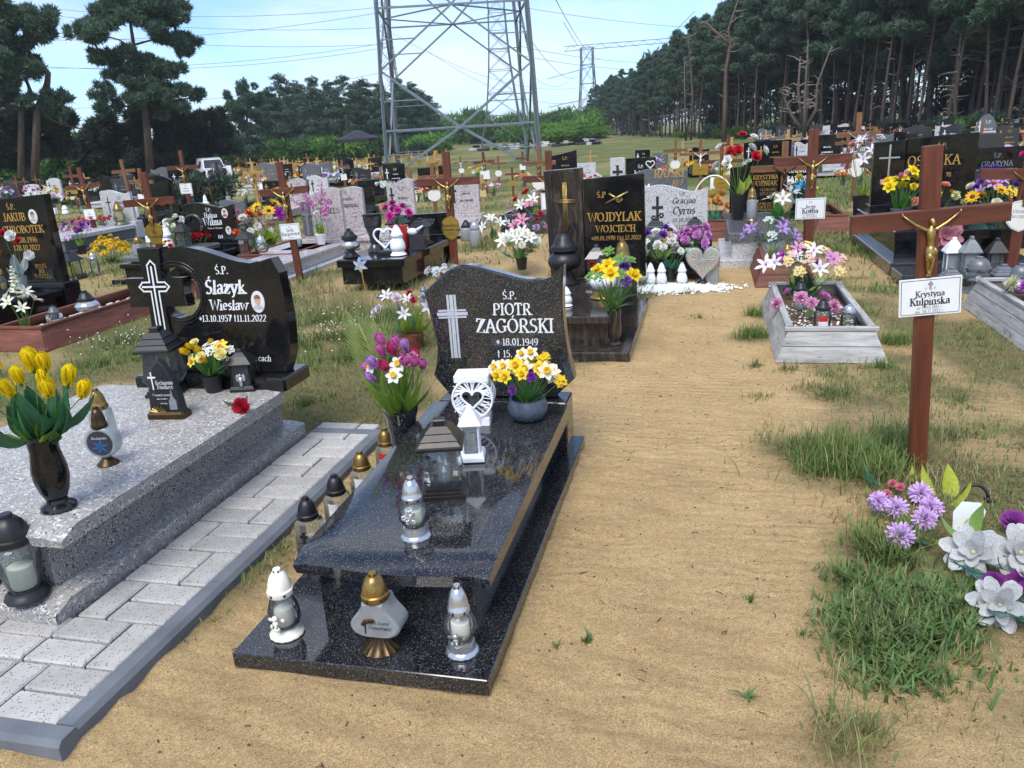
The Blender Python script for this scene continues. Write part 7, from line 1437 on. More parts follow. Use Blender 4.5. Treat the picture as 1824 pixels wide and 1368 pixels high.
bouquet('purple, white and yellow bouquet before the pale wave stone', cy(-.16, -.72, .10), .55, .34, [('puff', '#6a3aa0', '#8a5ac0', 5, .08), ('tulip', '#efc824', None, 3, .08), ('rose', '#eeeee8', None, 7, .07), ('spray', '#eef0e8', None, 4, .07)], [('broad', '#8fae5a', 8, .2)], 61, pot=(V_POT, .16, 'blackp'))
bouquet('lilac-pink carnation bouquet before the pale wave stone', cy(.24, -.66, .10), .5, .36, [('puff', '#cf82c8', '#e0a0d8', 15, .085)], [('broad', '#4a7d4a', 6, .16)], 62, pot=(V_POT, .16, 'blackp'))
bouquet('white carnations with blue-green leaves at the foot of the pale wave stone', cy(-.02, -.85, .05), .55, .34, [('puff', '#eeeee6', '#dcdcd0', 12, .065)], [('broad', '#3f7f6a', 10, .15)], 63, pot=(V_POT, .12, 'blackp'))
bouquet('pale pink roses resting against the pale wave stone', cy(.18, -.36, .34), .26, .16, [('rose', '#e0a8b0', None, 6, .075)], [('broad', '#5f8a4a', 4, .1)], 64)
lamp('round iridescent lamp with silver lid at the foot of the pale wave stone', cy(-.36, -.95, .0), .32, 'globe', 'dome', 'greyp', 'iri', None, None, None, r=.145)
hl = thing('candle_lamp', 'iridescent heart-shaped glass lamp at the foot of the pale wave stone', 'lamp', cy(.34, -.92, .0)); hpts = [(.0115*16*math.sin(2*math.pi*i/40)**3, .26+.0125*(13*math.cos(2*math.pi*i/40)-5*math.cos(4*math.pi*i/40)-2*math.cos(6*math.pi*i/40)-math.cos(8*math.pi*i/40))) for i in range(40)][::-1]
MB().prism(hpts, -.05, .05, .015).obj('glass_heart', M['iri'], hl); mb = MB()
for q in range(18): a = q*math.pi/9; mb.tube([(.03*math.cos(a), -.053, .28+.03*math.sin(a)), (.13*math.cos(a), -.053, .28+.11*math.sin(a))], .0035, 4)
mb.obj('ray_relief', M['silver'], hl); MB().lathe([(.06, .0), (.06, .02), (.03, .05), (.03, .07)], 14).obj('foot', M['blackp'], hl); MB().cbox((.10, .06, .20), (.14, .10, .40), .006).obj('glass_block', M['glassf'], hl)
for k_, dx in enumerate((-.22, -.10, .12)): lamp('little white angel lamp at the foot of the pale wave stone, %s one' % ('left-hand', 'middle', 'right-hand')[k_], cy(dx, -.98, .0), .26, 'drop', 'cone', 'white', 'white', 'white', None, deco_angel('white'), r=.062, detail=False)
c = cy(.02, -1.05); r = np.random.RandomState(25); pebbles('white_gravel', 'white gravel spread at the foot of the pale wave stone', np.stack([c.x+r.normal(0, .27, 1500), c.y-.05+r.normal(0, .12, 1500), r.uniform(.002, .012, 1500)], 1), .020, 'peb', 8)
bk = MB().cbox((0, 0, .03), (.20, .10, .06), .005).obj('brick', M['paver'], None, None, G(1270, 465)+Vector((0, 0, .03)), (0, 0, .3)); tag(bk, 'grey concrete brick lying on the sandy walk', 'brick')
bk = MB().cbox((0, 0, .03), (.22, .12, .05), .005).obj('brick', M['paver'], None, None, G(1300, 412)+Vector((0, 0, .03)), (0, 0, -.2)); tag(bk, 'flat concrete slab piece lying beside the grey-footed black stone', 'brick')
# ---- stones further up beside the walk
gv('slate wave headstone with gold lettering behind the pale wave stone', 1180, 368, .3, 86, 300, 'wave', 'gr_slate', tm='goldtxt', slab=1.5, lines=[('Ś.P.', .06, .12, .62, 1.1, 0), ('RAJSKI', .13, .12, .46, 1.2, 0), ('AW', .10, .26, .30, 1.1, 0)])
bouquet('yellow tulips and white lilies at the foot of the slate wave stone', G(1135, 415, .1)+Vector((0, 0, .1)), .65, .8, [('tulip', '#eed02a', None, 4, .10), ('lily', '#eeeee4', None, 8, .11)], [('blade', '#4f9040', 12, .45)], 65)
bh = thing('toy_box', 'orange cardboard house ornament beside the slate wave stone', 'ornament', G(1160, 385, .2)+Vector((0, 0, .2))); MB().cbox((0, 0, .17), (.3, .12, .34), .005).obj('body', plain('orange_card', '#d99a3a', .6), bh); MB().prism([(-.19, .34), (.19, .34), (.12, .45), (-.12, .45)], -.08, .08).obj('roof', plain('orange_card', '#d99a3a', .6), bh)
g, w, h = gv('black headstone with white heart outline behind the slate stone', 1142, 345, .3, 52, 281, 'rect', 'gr_jet', tm='txtw', slab=1.6)
hs = [o for o in g.children if o.name.startswith('headstone')][0]; inscribe(hs, [('Ś.P.', .09*h, 0, .70*h, 1.1, .1), ('Jolanta', .13*h, .02*w, .50*h, 1.2, .15), ('Ko', .16*h, -.28*w, .24*h, 1.2, .15)], -.0415, M['txtw']); MB().tube([(.0055*16*math.sin(2*math.pi*i/30)**3, 0, .0055*(13*math.cos(2*math.pi*i/30)-5*math.cos(4*math.pi*i/30)-2*math.cos(6*math.pi*i/30)-math.cos(8*math.pi*i/30))) for i in range(31)], .012, 5).obj('heart_emblem', M['txtw'], hs, None, (.32*w, -.042, .80*h)); MB().cbox((-.78*w, 0, h*.52), (.5*w, .1, h*1.04), .006).obj('marble_panel', M['gr_pale'], hs); cross_mb(.34*w, .62*h, .05, .01).obj('cross_emblem', M['txtk'], hs, loc=(-.78*w, -.052, .2*h))
xc('dark cross with white figure and brass square plaque beside the walk', 1247, 352, 248, span=.95, wood_='w_brown', fig='white', plq=('rect', 'plq_g', .36, .28, .50, [('Ś.P.', .04, 0, .18, 1, 0), (scrib(6, 14), .04, 0, .10, 1, 0)], 'txtk', 1))
xc('red-brown cross with brass rounded plaque beside the sandy walk', 1284, 366, 262, span=.85, wood_='w_red', fig='gold', plq=('urn', 'plq_g', .32, .38, .37, [('Ś.P.', .035, 0, .27, 1, 0), (scrib(6, 15), .04, 0, .19, 1, 0), (scrib(7, 16), .04, 0, .12, 1, 0)], 'txtk', 1))
surround('red-brown wooden planter box left of the grey-footed black stone', -.18, .36, 12.1, 13.6, .28, ('w_box', 'w_boxl'), planks=2)
bouquet('orange and yellow roses in a wicker basket on the wooden planter box', (.08, 12.5, .2), .80, .50, [('rose', '#e2a05a', None, 12, .10), ('rose', '#ecc83a', None, 5, .10)], [('broad', '#5aa08a', 8, .2)], 66)
MBh = MB().tube([(.30*math.cos(math.pi*k/14), 0, .30+.42*math.sin(math.pi*k/14)) for k in range(15)], .012, 6); hd = tag(MBh.obj('basket_handle', M['cream'], None, True, (.08, 12.5, .2)), 'white wicker basket handle arching over the orange roses', 'basket')
bouquet('white and red spring flowers in a pot left of the wooden planter box', (-.35, 13.2, .1), .7, .5, [('spray', '#e8ece4', None, 10, .10), ('puff', '#c8303c', None, 3, .08)], [('broad', '#4a7f5a', 7, .15)], 67)
# ---- grey-footed black headstone and neighbours
P = G(1347, 384, .42); w = 92*depth(P)/FPX; h = hgt((P.x, P.y, .47), 296)
g = grave('black headstone with gold capitals on a light grey foot beside the walk', P, w, h, 'rect', 'gr_jet', [('Ś.P.', .045*h, .1*w, .86*h, 1, 0), ('KRYSTYNA', .085*h, .14*w, .72*h, 1.3, .1), ('WOŹNIAK', .10*h, .12*w, .58*h, 1.3, .1), ('*13.06.1961', .06*h, .2*w, .46*h, 1.1, 0), ('+17.12.2022', .06*h, .2*w, .37*h, 1.1, 0), ('ISTNIEJESZ NA ZAWSZE', .05*h, .1*w, .16*h, 1.2, 0), ('W SERCACH TYCH', .05*h, .1*w, .09*h, 1.2, 0), ('KTÓRZY CIĘ KOCHALI', .05*h, .1*w, .02*h, 1.2, 0)], 'goldtxt', slab=1.5, ledge=.42, slabmat='gr_slate', side='gr_pale')
def wz(dx, dy, z=.43): return Vector((P.x+dx, P.y+dy, z))
bouquet('red and white roses with lime leaves in a dark vase before the gold-lettered walk stone', wz(-.26, -.35), .62, .78, [('rose', '#c42034', None, 6, .10), ('rose', '#eeece6', None, 7, .10)], [('broad', '#b4c85a', 8, .28), ('broad', '#2f7f5a', 4, .15)], 68, pot=([(.2, 0), (.24, .1), (.28, 1)], .34, 'blackp'))
lamp('slim glass lamp with gold lid before the gold-lettered walk stone', wz(-.10, -.75), .44, 'jar', 'dome', 'bronze', 'glassf', 'bronze', None, None, r=.075, detail=False)
bouquet('white calla flowers with leaves lying before the gold-lettered walk stone', wz(.28, -.55), .65, .32, [('lily', '#f0f0ec', None, 6, .13)], [('broad', '#3f8a3a', 7, .2)], 69)
gv('small black headstone with white capitals behind the pale wooden cross', 1418, 345, .3, 46, 304, 'rect', 'gr_jet', tm='txtw', slab=1.4, lines=[('GABRIE', .09, .03, .34, 1.1, 0), ('ŻAKOW', .11, .03, .16, 1.2, 0)])
bouquet('blue, yellow and green bouquet before the small black headstone', G(1415, 365, .2)+Vector((0, 0, .15)), .75, .55, [('puff', '#6ab4d8', None, 6, .12), ('puff', '#ecd02a', None, 5, .12), ('rose', '#eeeee8', None, 3, .1)], [('broad', '#2f8a6a', 8, .2)], 70)
xc('weathered pale wooden cross with tan shield plaque in the wooden frame', 1391, 442, 252, span=.86, wood_='w_brown', fig='bronzed', plq=('shield', 'plq_t', .25, .30, .44, [('Ś.P.', .025, 0, .22, 1, 0), (scrib(4, 17), .03, 0, .15, 1, 0), (scrib(7, 18), .03, 0, .1, 1, 0)], 'txtd', 1))
P = G(1438, 452); h = hgt(P, 230); wcross('tall red-brown cross with golden figure and white plaque beside the grey frame', P, h, .92, 'w_red', 'gold', ('rect', 'plq_w', .36, .26, .375, [('Ś.P.', .022, 0, .20, 1, 0), ('Jerzy', .044, 0, .135, 1.1, 0), ('Koźba', .06, 0, .075, 1.3, 0), ('ur. 28.09.1952 r.', .02, 0, .045, .9, 0), ('zm. 05.12.2022 r.', .02, 0, .02, .9, 0)], 'txtk', 1), sec=.115, rz=R_(4))
surround('red-brown wooden grave frame with pale rim behind the grey frame', .50, 1.12, 8.6, 10.3, .24, ('w_box', 'w_boxl'), planks=2)
bouquet('silvery and lilac flower bunch in the red-brown frame behind the grey frame', (.72, 9.6, .15), .62, .42, [('lily', '#b48fce', '#8f6ab0', 6, .09), ('spray', '#cfd8d4', None, 6, .08)], [('grass', '#9fb0a4', 5, .36), ('broad', '#b8c86a', 3, .16)], 71)
lamp('frosted glass lamp with gold cap in the red-brown frame', (.84, 8.95, .15), .26, 'jar', 'cone', 'bronze', 'glassf', None, None, None, r=.075)
surround('weathered grey wooden grave frame with slanted sides beside the walk', .50, 1.26, 5.80, 7.70, .22, ('w_grey', 'w_greyl'), flare=.085, planks=2)
bouquet('large artificial bouquet of white, pink and yellow flowers at the head of the grey frame', (.86, 7.48, .14), .74, .42, [('lily', '#eeeaee', '#c88ab8', 6, .09), ('puff', '#b04ab0', '#c870c0', 5, .06), ('lily', '#d898c0', '#b04a90', 4, .08), ('spray', '#eedc8a', '#e8d8c0', 6, .07), ('spray', '#e8c4b4', None, 3, .07)], [('broad', '#b8cc6a', 5, .26), ('broad', '#3f6f58', 10, .16), ('palm', '#2f4a38', 2, .28)], 72, face=(0, -.5, .3))
bouquet('pink water-lily blossoms lying in the middle of the grey frame', (.80, 6.68, .13), .52, .20, [('mum', '#d78cb4', '#e8b4cc', 5, .10), ('rose', '#d488b8', None, 2, .07)], [('round', '#b8c88a', 3, .09)], 73)
lamp('black-capped glass candle lamp with red and white label in the grey frame', (.86, 6.22, .13), .255, 'jar', 'cone', 'blackp', 'glass', None, 'wax', deco_label('#e4e4e4', '#c8231c'), r=.072)
lamp('clear ribbed glass lamp with silver cap in the grey frame', (1.05, 6.24, .13), .205, 'rib', 'dome', 'silver', 'glassg', None, None, None, r=.065)
lamp('glass lamp with black cap half hidden behind the pink blossoms', (.78, 7.0, .13), .24, 'jar', 'cone', 'blackp', 'glassf', None, None, None, r=.068)
r = np.random.RandomState(35); pebbles('white_gravel', 'white pebbles strewn inside the grey wooden frame', np.stack([r.uniform(.62, 1.14, 260), r.uniform(5.95, 7.3, 260), np.full(260, .128)], 1), .012, 'peb', 9)
# ---- the big black monument on the right
P = Vector((2.60, 11.0, 0)); t = thing('grave_monument', 'large polished black double monument behind the right foreground cross', 'grave', P)
MB().cbox((0, -.55, .07), (1.38, 2.7, .14), .01).obj('base_plate', M['gr_char'], t); MB().cbox((0, -.45, .24), (1.20, 2.3, .22), .008).obj('plinth', M['gr_jet'], t); MB().cbox((0, -.50, .40), (1.26, 2.4, .10), .012).obj('slab', M['gr_jet'], t); MB().cbox((0, .1, .50), (1.2, .3, .12), .006).obj('pedestal', M['gr_jet'], t)
ha = hgt((P.x-.4, P.y, .56), 252); hb_ = hgt((P.x+.3, P.y, .56), 238); pa = MB().prism([(-.18, 0), (.18, 0), (.18, ha*1.01), (-.18, ha*.985)], -.05, .05, .006).obj('cross_panel', M['gr_jet'], t, 25, (-.40, .1, .56)); cross_mb(.24, .50, .02, .008).obj('cross_emblem', M['silver'], pa, loc=(0, -.052, ha*.30))
pb = MB().prism([(-.40, 0), (.40, 0), (.40, hb_*1.0), (-.40, hb_*.96)], -.06, .06, .006).obj('headstone', M['gr_jet'], t, 25, (.19, .1, .56)); inscribe(pb, [('Ś.P.', .06, 0, .80*hb_, 1, 0), ('OS', .115, -.29, .56*hb_, .9, 0), ('KA', .115, .13, .56*hb_, .9, 0), ('78', .05, .10, .38*hb_, 1, 0), ('23', .05, .10, .24*hb_, 1, 0)], -.0615, M['goldtxt'])
def om(dx, dy, z=.45): return Vector((P.x+dx, P.y+dy, z))
bouquet('yellow and pink tulips with leaves in a grey pot on the large black monument', om(-.48, -1.1), .42, .46, [('daffodil', '#f0dc22', '#f0c418', 6, .10), ('tulip', '#e8a0b8', None, 4, .09), ('puff', '#eed428', None, 3, .08)], [('blade', '#4a7f3a', 14, .32)], 74, pot=(V_POT, .18, 'greyp'))
bouquet('sunflowers and mint leaves in the middle of the large black monument', om(-.12, -1.1), .75, .40, [('sun', '#eec020', '#c07818', 4, .10), ('mum', '#f0e8a8', None, 3, .09), ('rose', '#e89a80', None, 3, .08)], [('round', '#5a9a90', 12, .12)], 75)
bouquet('teal eucalyptus and sunflowers on the right half of the large black monument', om(.38, -1.1), .6, .42, [('sun', '#eebc20', '#6a4418', 3, .10), ('rose', '#e8e0c0', None, 3, .08), ('rose', '#e08878', None, 2, .07)], [('round', '#7ab8a8', 14, .12)], 76)
bouquet('purple and lilac globe flowers at the right end of the large black monument', om(.60, -.7), .5, .55, [('mum', '#6a54b0', '#8a70c8', 3, .12), ('lily', '#c89ad8', None, 6, .09), ('puff', '#7a3ab0', None, 4, .08), ('spray', '#eed040', None, 4, .09)], [('broad', '#7a9a3a', 6, .18)], 77)
bouquet('dusty pink poinsettia hanging at the front of the large black monument', om(-.18, -1.62, .15), .34, .34, [('magnolia', '#b87a84', '#a06a70', 3, .16)], [], 78, stems=False, face=(0, -1, .1))
for k_, (px, py, hh, ww, m_, lb) in enumerate(((1692, 500, .62, .20, 'white', 'white and clear plastic lantern'), (1722, 505, .66, .2, 'greyp', 'tall silver glass lantern with medallion'), (1768, 500, .60, .2, 'blackp', 'black lantern with silver rose relief'), (1690, 530, .40, .2, 'greyp', 'grey stepped lantern with clear glass'), (1782, 525, .40, .22, 'greyp', 'dark grey lantern with small candle'))):
    lantern(lb+' in the lamp row beside the right foreground cross', G(px, py), hh*.72, ww*.8, m_, inner=('wax', None, None, 'wax', 'wax')[k_], style=('house', 'house', 'house', 'step', 'step')[k_], glass=('glassf', 'glassf', 'glassg', 'glass', 'glass')[k_])
lamp('round clear glass bowl lamp with grey lid in the lamp row', G(1738, 520), .34, 'bowl', 'dome', 'greyp', 'glassg', 'greyp', None, None, r=.15)
MB_c = MB().cbox((0, 0, .06), (1.5, .5, .12), .008); tag(MB_c.obj('step_slab', M['gr_char'], None, None, (2.65, 8.75, 0)), 'dark granite step under the lamp row', 'slab')
g, w, h = gv('black headstone with faint grey lettering right of the large monument', 1768, 345, .5, 90, 262, 'rect', 'gr_jet', tm='txtd', slab=1.5)
hs = [o for o in g.children if o.name.startswith('headstone')][0]; inscribe(hs, [('Ś.P.', .10*h, 0, .76*h, .9, 0), ('GRAŻYNA', .12*h, 0, .56*h, .9, 0), ('TOPOREK', .16*h, 0, .34*h, .9, 0), ('* 1954', .08*h, 0, .18*h, .8, 0)], -.0415, M['txtd']); PT = Vector(g.location)
for k_, dx in enumerate((-.35, .0, .35)): lantern('dark stepped lantern before the faint-lettered stone, %s one' % ('left', 'middle', 'right')[k_], PT+Vector((dx, -.4, .5)), .34, .26, 'blackp', inner=None, glass='glassg')
bouquet('white and pink bouquet in a silver vase before the faint-lettered stone', PT+Vector((.2, -1.2, .5)), .65, .45, [('rose', '#e83a90', None, 3, .09), ('spray', '#e4ece4', None, 7, .10)], [('broad', '#4a8a50', 8, .18)], 79, pot=([(.3, 0), (.34, .1), (.4, 1)], .22, 'silver'))
sp = thing('stone_pillar', 'grey granite pillar with thin crucifix between the two black monuments', 'pillar', PT+Vector((-.72, -.2, 0))); hp_ = hgt(PT+Vector((-.72, -.2, 0)), 247); MB().cbox((-.07, 0, hp_*.5), (.12, .16, hp_), .01).obj('shaft', M['gr_slate'], sp); MB().cbox((.09, .02, hp_*.49), (.13, .18, hp_*.98), .01).obj('shaft', M['gr_char'], sp); f_ = link('figure', corpus('gold'), sp, (-.07, -.085, hp_*.6)); f_.scale = (.9,)*3; MB().tube([(-.19, -.09, hp_*.6+.27), (.05, -.09, hp_*.6+.27)], .01, 5).obj('crucifix_bar', M['silver'], sp)
P = G(1796, 492); h = hgt(P, 250); wcross('red-brown cross with white shield plaque at the right picture edge', P, h, .86, 'w_red', 'bronze', ('shield', 'plq_c', .27, .32, .46, [('Ś.P.', .02, 0, .25, 1, 0), ('Germana', .036, 0, .19, 1, .2), ('Jurczyńska', .036, 0, .14, 1, .2)], 'txtd', 1), lean=(0, R_(3)), sec=.105)
surround('weathered grey plank grave frame at the right picture edge', 2.22, 3.05, 5.75, 7.65, .24, ('w_grey', 'w_greyl'), flare=.085, planks=3)
lamp('squat iridescent lamp with grey cap in the right edge frame', (2.52, 7.25, .14), .30, 'globe', 'dome', 'greyp', 'iri', None, None, None, r=.125)
bouquet('purple and cream chrysanthemums in the right edge frame', (2.55, 6.75, .14), .50, .34, [('mum', '#a43ab0', '#c068c8', 3, .13), ('mum', '#eeeccc', '#e0dca8', 2, .13), ('spray', '#8a5ac0', None, 3, .08)], [('fern', '#8fa88a', 5, .2)], 80)
surround('red-brown wooden grave frame left of the large black monument', 1.55, 2.1, 12.6, 14.4, .24, ('w_box', 'w_boxl'), planks=1)
bouquet('white and lilac bouquet in a black vase left of the large black monument', G(1532, 395), .75, .95, [('lily', '#e8e0ea', '#c8a0d0', 8, .11), ('puff', '#c88a90', None, 5, .10), ('spray', '#eee8ee', None, 5, .1)], [('broad', '#9fb84a', 7, .22)], 81, pot=([(.2, 0), (.28, .3), (.30, .7), (.34, 1)], .42, 'blackp'))
xc('pale grey cross with cream shield plaque beyond the large black monument', 1520, 358, 200, span=.8, wood_='w_brown', fig='silver', plq=('shield', 'plq_c', .3, .36, .38, [], 'txtd'))
# ================================================================== FAR ROWS
def farx(): pass
FW = {'w_pine': 'pale pine', 'w_red': 'red-brown', 'w_brown': 'weathered brown', 'w_dark': 'dark'}
_proto = {}
def fcross(px, py, top, wood_, fig, plq, label, group, lean=0.0):
    P = G(px, py); h = hgt(P, top); h = min(max(h, .8), 2.2)
    key = (wood_, fig, plq)
    if key not in _proto:
        pq = None
        if plq: pq = (plq[0], plq[1], .34, .30, .45, [], 'txtd')
        _proto[key] = wcross(label, P, 1.5, .8, wood_, fig, pq, group, sec=.10); t = _proto[key]
    else:
        s = _proto[key]; t = s.copy(); COL.objects.link(t)
        for c_ in s.children:
            q = c_.copy(); COL.objects.link(q); q.parent = t
    t.location = P; t.scale = (h/1.5,)*3; t.rotation_euler = (0, lean, rnd.uniform(-.15, .15)); t['label'] = label; t['group'] = group; return t
FC = [  # named far crosses: px, foot row, top row, wood, figure, plaque, label
 (462, 372, 288, 'w_pine', 'bronze', None, 'bright yellow pine cross with dark figure left of the white-plaque cross'),
 (395, 360, 288, 'w_dark', 'silver', ('oval', 'plq_t'), 'dark cross with tan oval plaque beside the white van'),
 (385, 385, 318, 'w_dark', 'bronze', None, 'small dark cross standing behind the second ring headstone'),
 (265, 400, 300, 'w_brown', 'bronze', ('rect', 'plq_w'), 'brown cross rising close behind the brass urn-plaque cross'),
 (40, 365, 312, 'w_red', 'bronze', None, 'red cross showing above the gold-lettered stone'),
 (85, 360, 320, 'w_dark', 'white', None, 'dark cross with white figure above the gold-lettered stone'),
 (140, 372, 295, 'w_red', None, ('rect', 'plq_g'), 'red cross with brass square plaque under the left trees'),
 (236, 370, 284, 'w_grey' if False else 'w_brown', None, None, 'tall weathered post cross before the left tree mass'),
 (548, 335, 285, 'w_dark', 'silver', None, 'dark cross with silver figure behind the yellow pine cross'),
 (617, 340, 285, 'w_brown', 'silver', ('rect', 'plq_c'), 'brown cross with pale plaque behind the pink stones'),
 (658, 330, 280, 'w_pine', 'white', ('rect', 'plq_w'), 'pine cross with white plaque next to the pylon leg'),
 (738, 395, 302, 'w_brown', 'bronze', ('shield', 'plq_c'), 'brown cross with cream shield plaque left of the brass shield cross'),
 (778, 395, 290, 'w_brown', 'gold', ('shield', 'plq_c'), 'brown cross with cream shield plaque just behind the brass shield cross'),
 (783, 345, 268, 'w_pine', 'bronze', None, 'slim pine cross peeping over the brass shield cross'),
 (825, 325, 278, 'w_brown', 'white', ('shield', 'plq_c'), 'brown cross with white shield at the edge of the field'),
 (868, 345, 270, 'w_red', 'gold', ('rect', 'plq_w'), 'red cross with white plaque standing alone on the field'),
 (890, 335, 277, 'w_brown', None, ('shield', 'plq_c'), 'brown cross with cream shield on the field, right of the lone red cross'),
 (862, 372, 322, 'w_pine', 'bronze', ('rect', 'plq_t'), 'short pine cross with tan plaque in the green grass'),
 (915, 350, 302, 'w_red', None, ('shield', 'plq_g'), 'short red marker cross with brass shield in the green grass'),
 (963, 378, 262, 'w_brown', 'bronze', ('shield', 'plq_c'), 'tall brown cross with cream shield left of the veined panel'),
 (932, 320, 270, 'w_red', None, ('rect', 'plq_w'), 'red cross beside the right pylon foot'),
 (1052, 310, 268, 'w_pine', None, None, 'pine cross behind the curved black stone'),
 (1202, 330, 248, 'w_brown', 'bronze', ('oval', 'plq_c'), 'brown cross with white oval hearts plaque on the dry field'),
 (1216, 315, 252, 'w_pine', 'white', None, 'pine cross with white figure on the dry field'),
 (1295, 318, 240, 'w_red', 'gold', ('shield', 'plq_c'), 'red cross with pale shield behind the brass rounded plaque'),
 (1305, 320, 244, 'w_pine', None, ('rect', 'plq_g'), 'pine cross with brass plaque before the forest edge'),
 (1403, 310, 230, 'w_pine', 'silver', None, 'pine cross with pale figure above the black stones by the forest'),
 (1510, 320, 232, 'w_brown', 'bronze', ('rect', 'txtk'), 'brown cross with black tablet between the right monuments'),
 (1556, 300, 226, 'w_brown', None, None, 'brown cross top left of the large black monument'),
 (1740, 300, 220, 'w_brown', None, None, 'broad brown cross rising behind the faint-lettered stone'),
 (1822, 290, 215, 'w_pine', 'white', None, 'pine cross with white figure at the right picture edge'),
]
for px, py, top, wd, fg, pq, lb in FC: fcross(px, py, top, wd, fg, pq, lb, 'wooden crosses of the farther rows', rnd.uniform(-.05, .03))
# rows of small crosses
def row(n, x0, x1, f_py, hgt_px, woods, label, group, seed, figs=(None, 'white', 'bronze')):
    r = random.Random(seed)
    for i in range(n):
        px = x0+(x1-x0)*(i+r.uniform(.1, .9))/n; py = f_py(px)+r.uniform(-5, 5); fcross(px, py, py-hgt_px*r.uniform(.85, 1.15), r.choice(woods), r.choice(figs), r.choice((None, None, ('shield', 'plq_c'), ('rect', 'plq_g'))), label, group, r.uniform(-.05, .05))
row(30, 405, 650, lambda x: 312-(x-500)*.03, 30, ('w_pine', 'w_pine', 'w_pine', 'w_brown'), 'small pine cross in the far rows below the middle tree line', 'far crosses below the middle tree line', 1)
row(14, 640, 800, lambda x: 308-(x-640)*.05, 30, ('w_pine', 'w_brown', 'w_pine'), 'small cross in the far rows around the pylon foot', 'far crosses around the pylon', 2)
row(12, 0, 330, lambda x: 352-(x)*.03, 34, ('w_red', 'w_brown', 'w_pine', 'w_dark'), 'small cross in the far rows under the left trees', 'far crosses under the left trees', 3)
row(26, 1335, 1824, lambda x: 275-(x-1335)*.065, 34, ('w_pine', 'w_pine', 'w_brown', 'w_red'), 'small wooden cross in the far rows before the right forest', 'far crosses before the right forest', 4)
row(18, 1420, 1824, lambda x: 240-(x-1420)*.05, 26, ('w_pine', 'w_pine', 'w_brown'), 'small wooden cross in the last row at the forest foot', 'last crosses at the forest foot', 5)
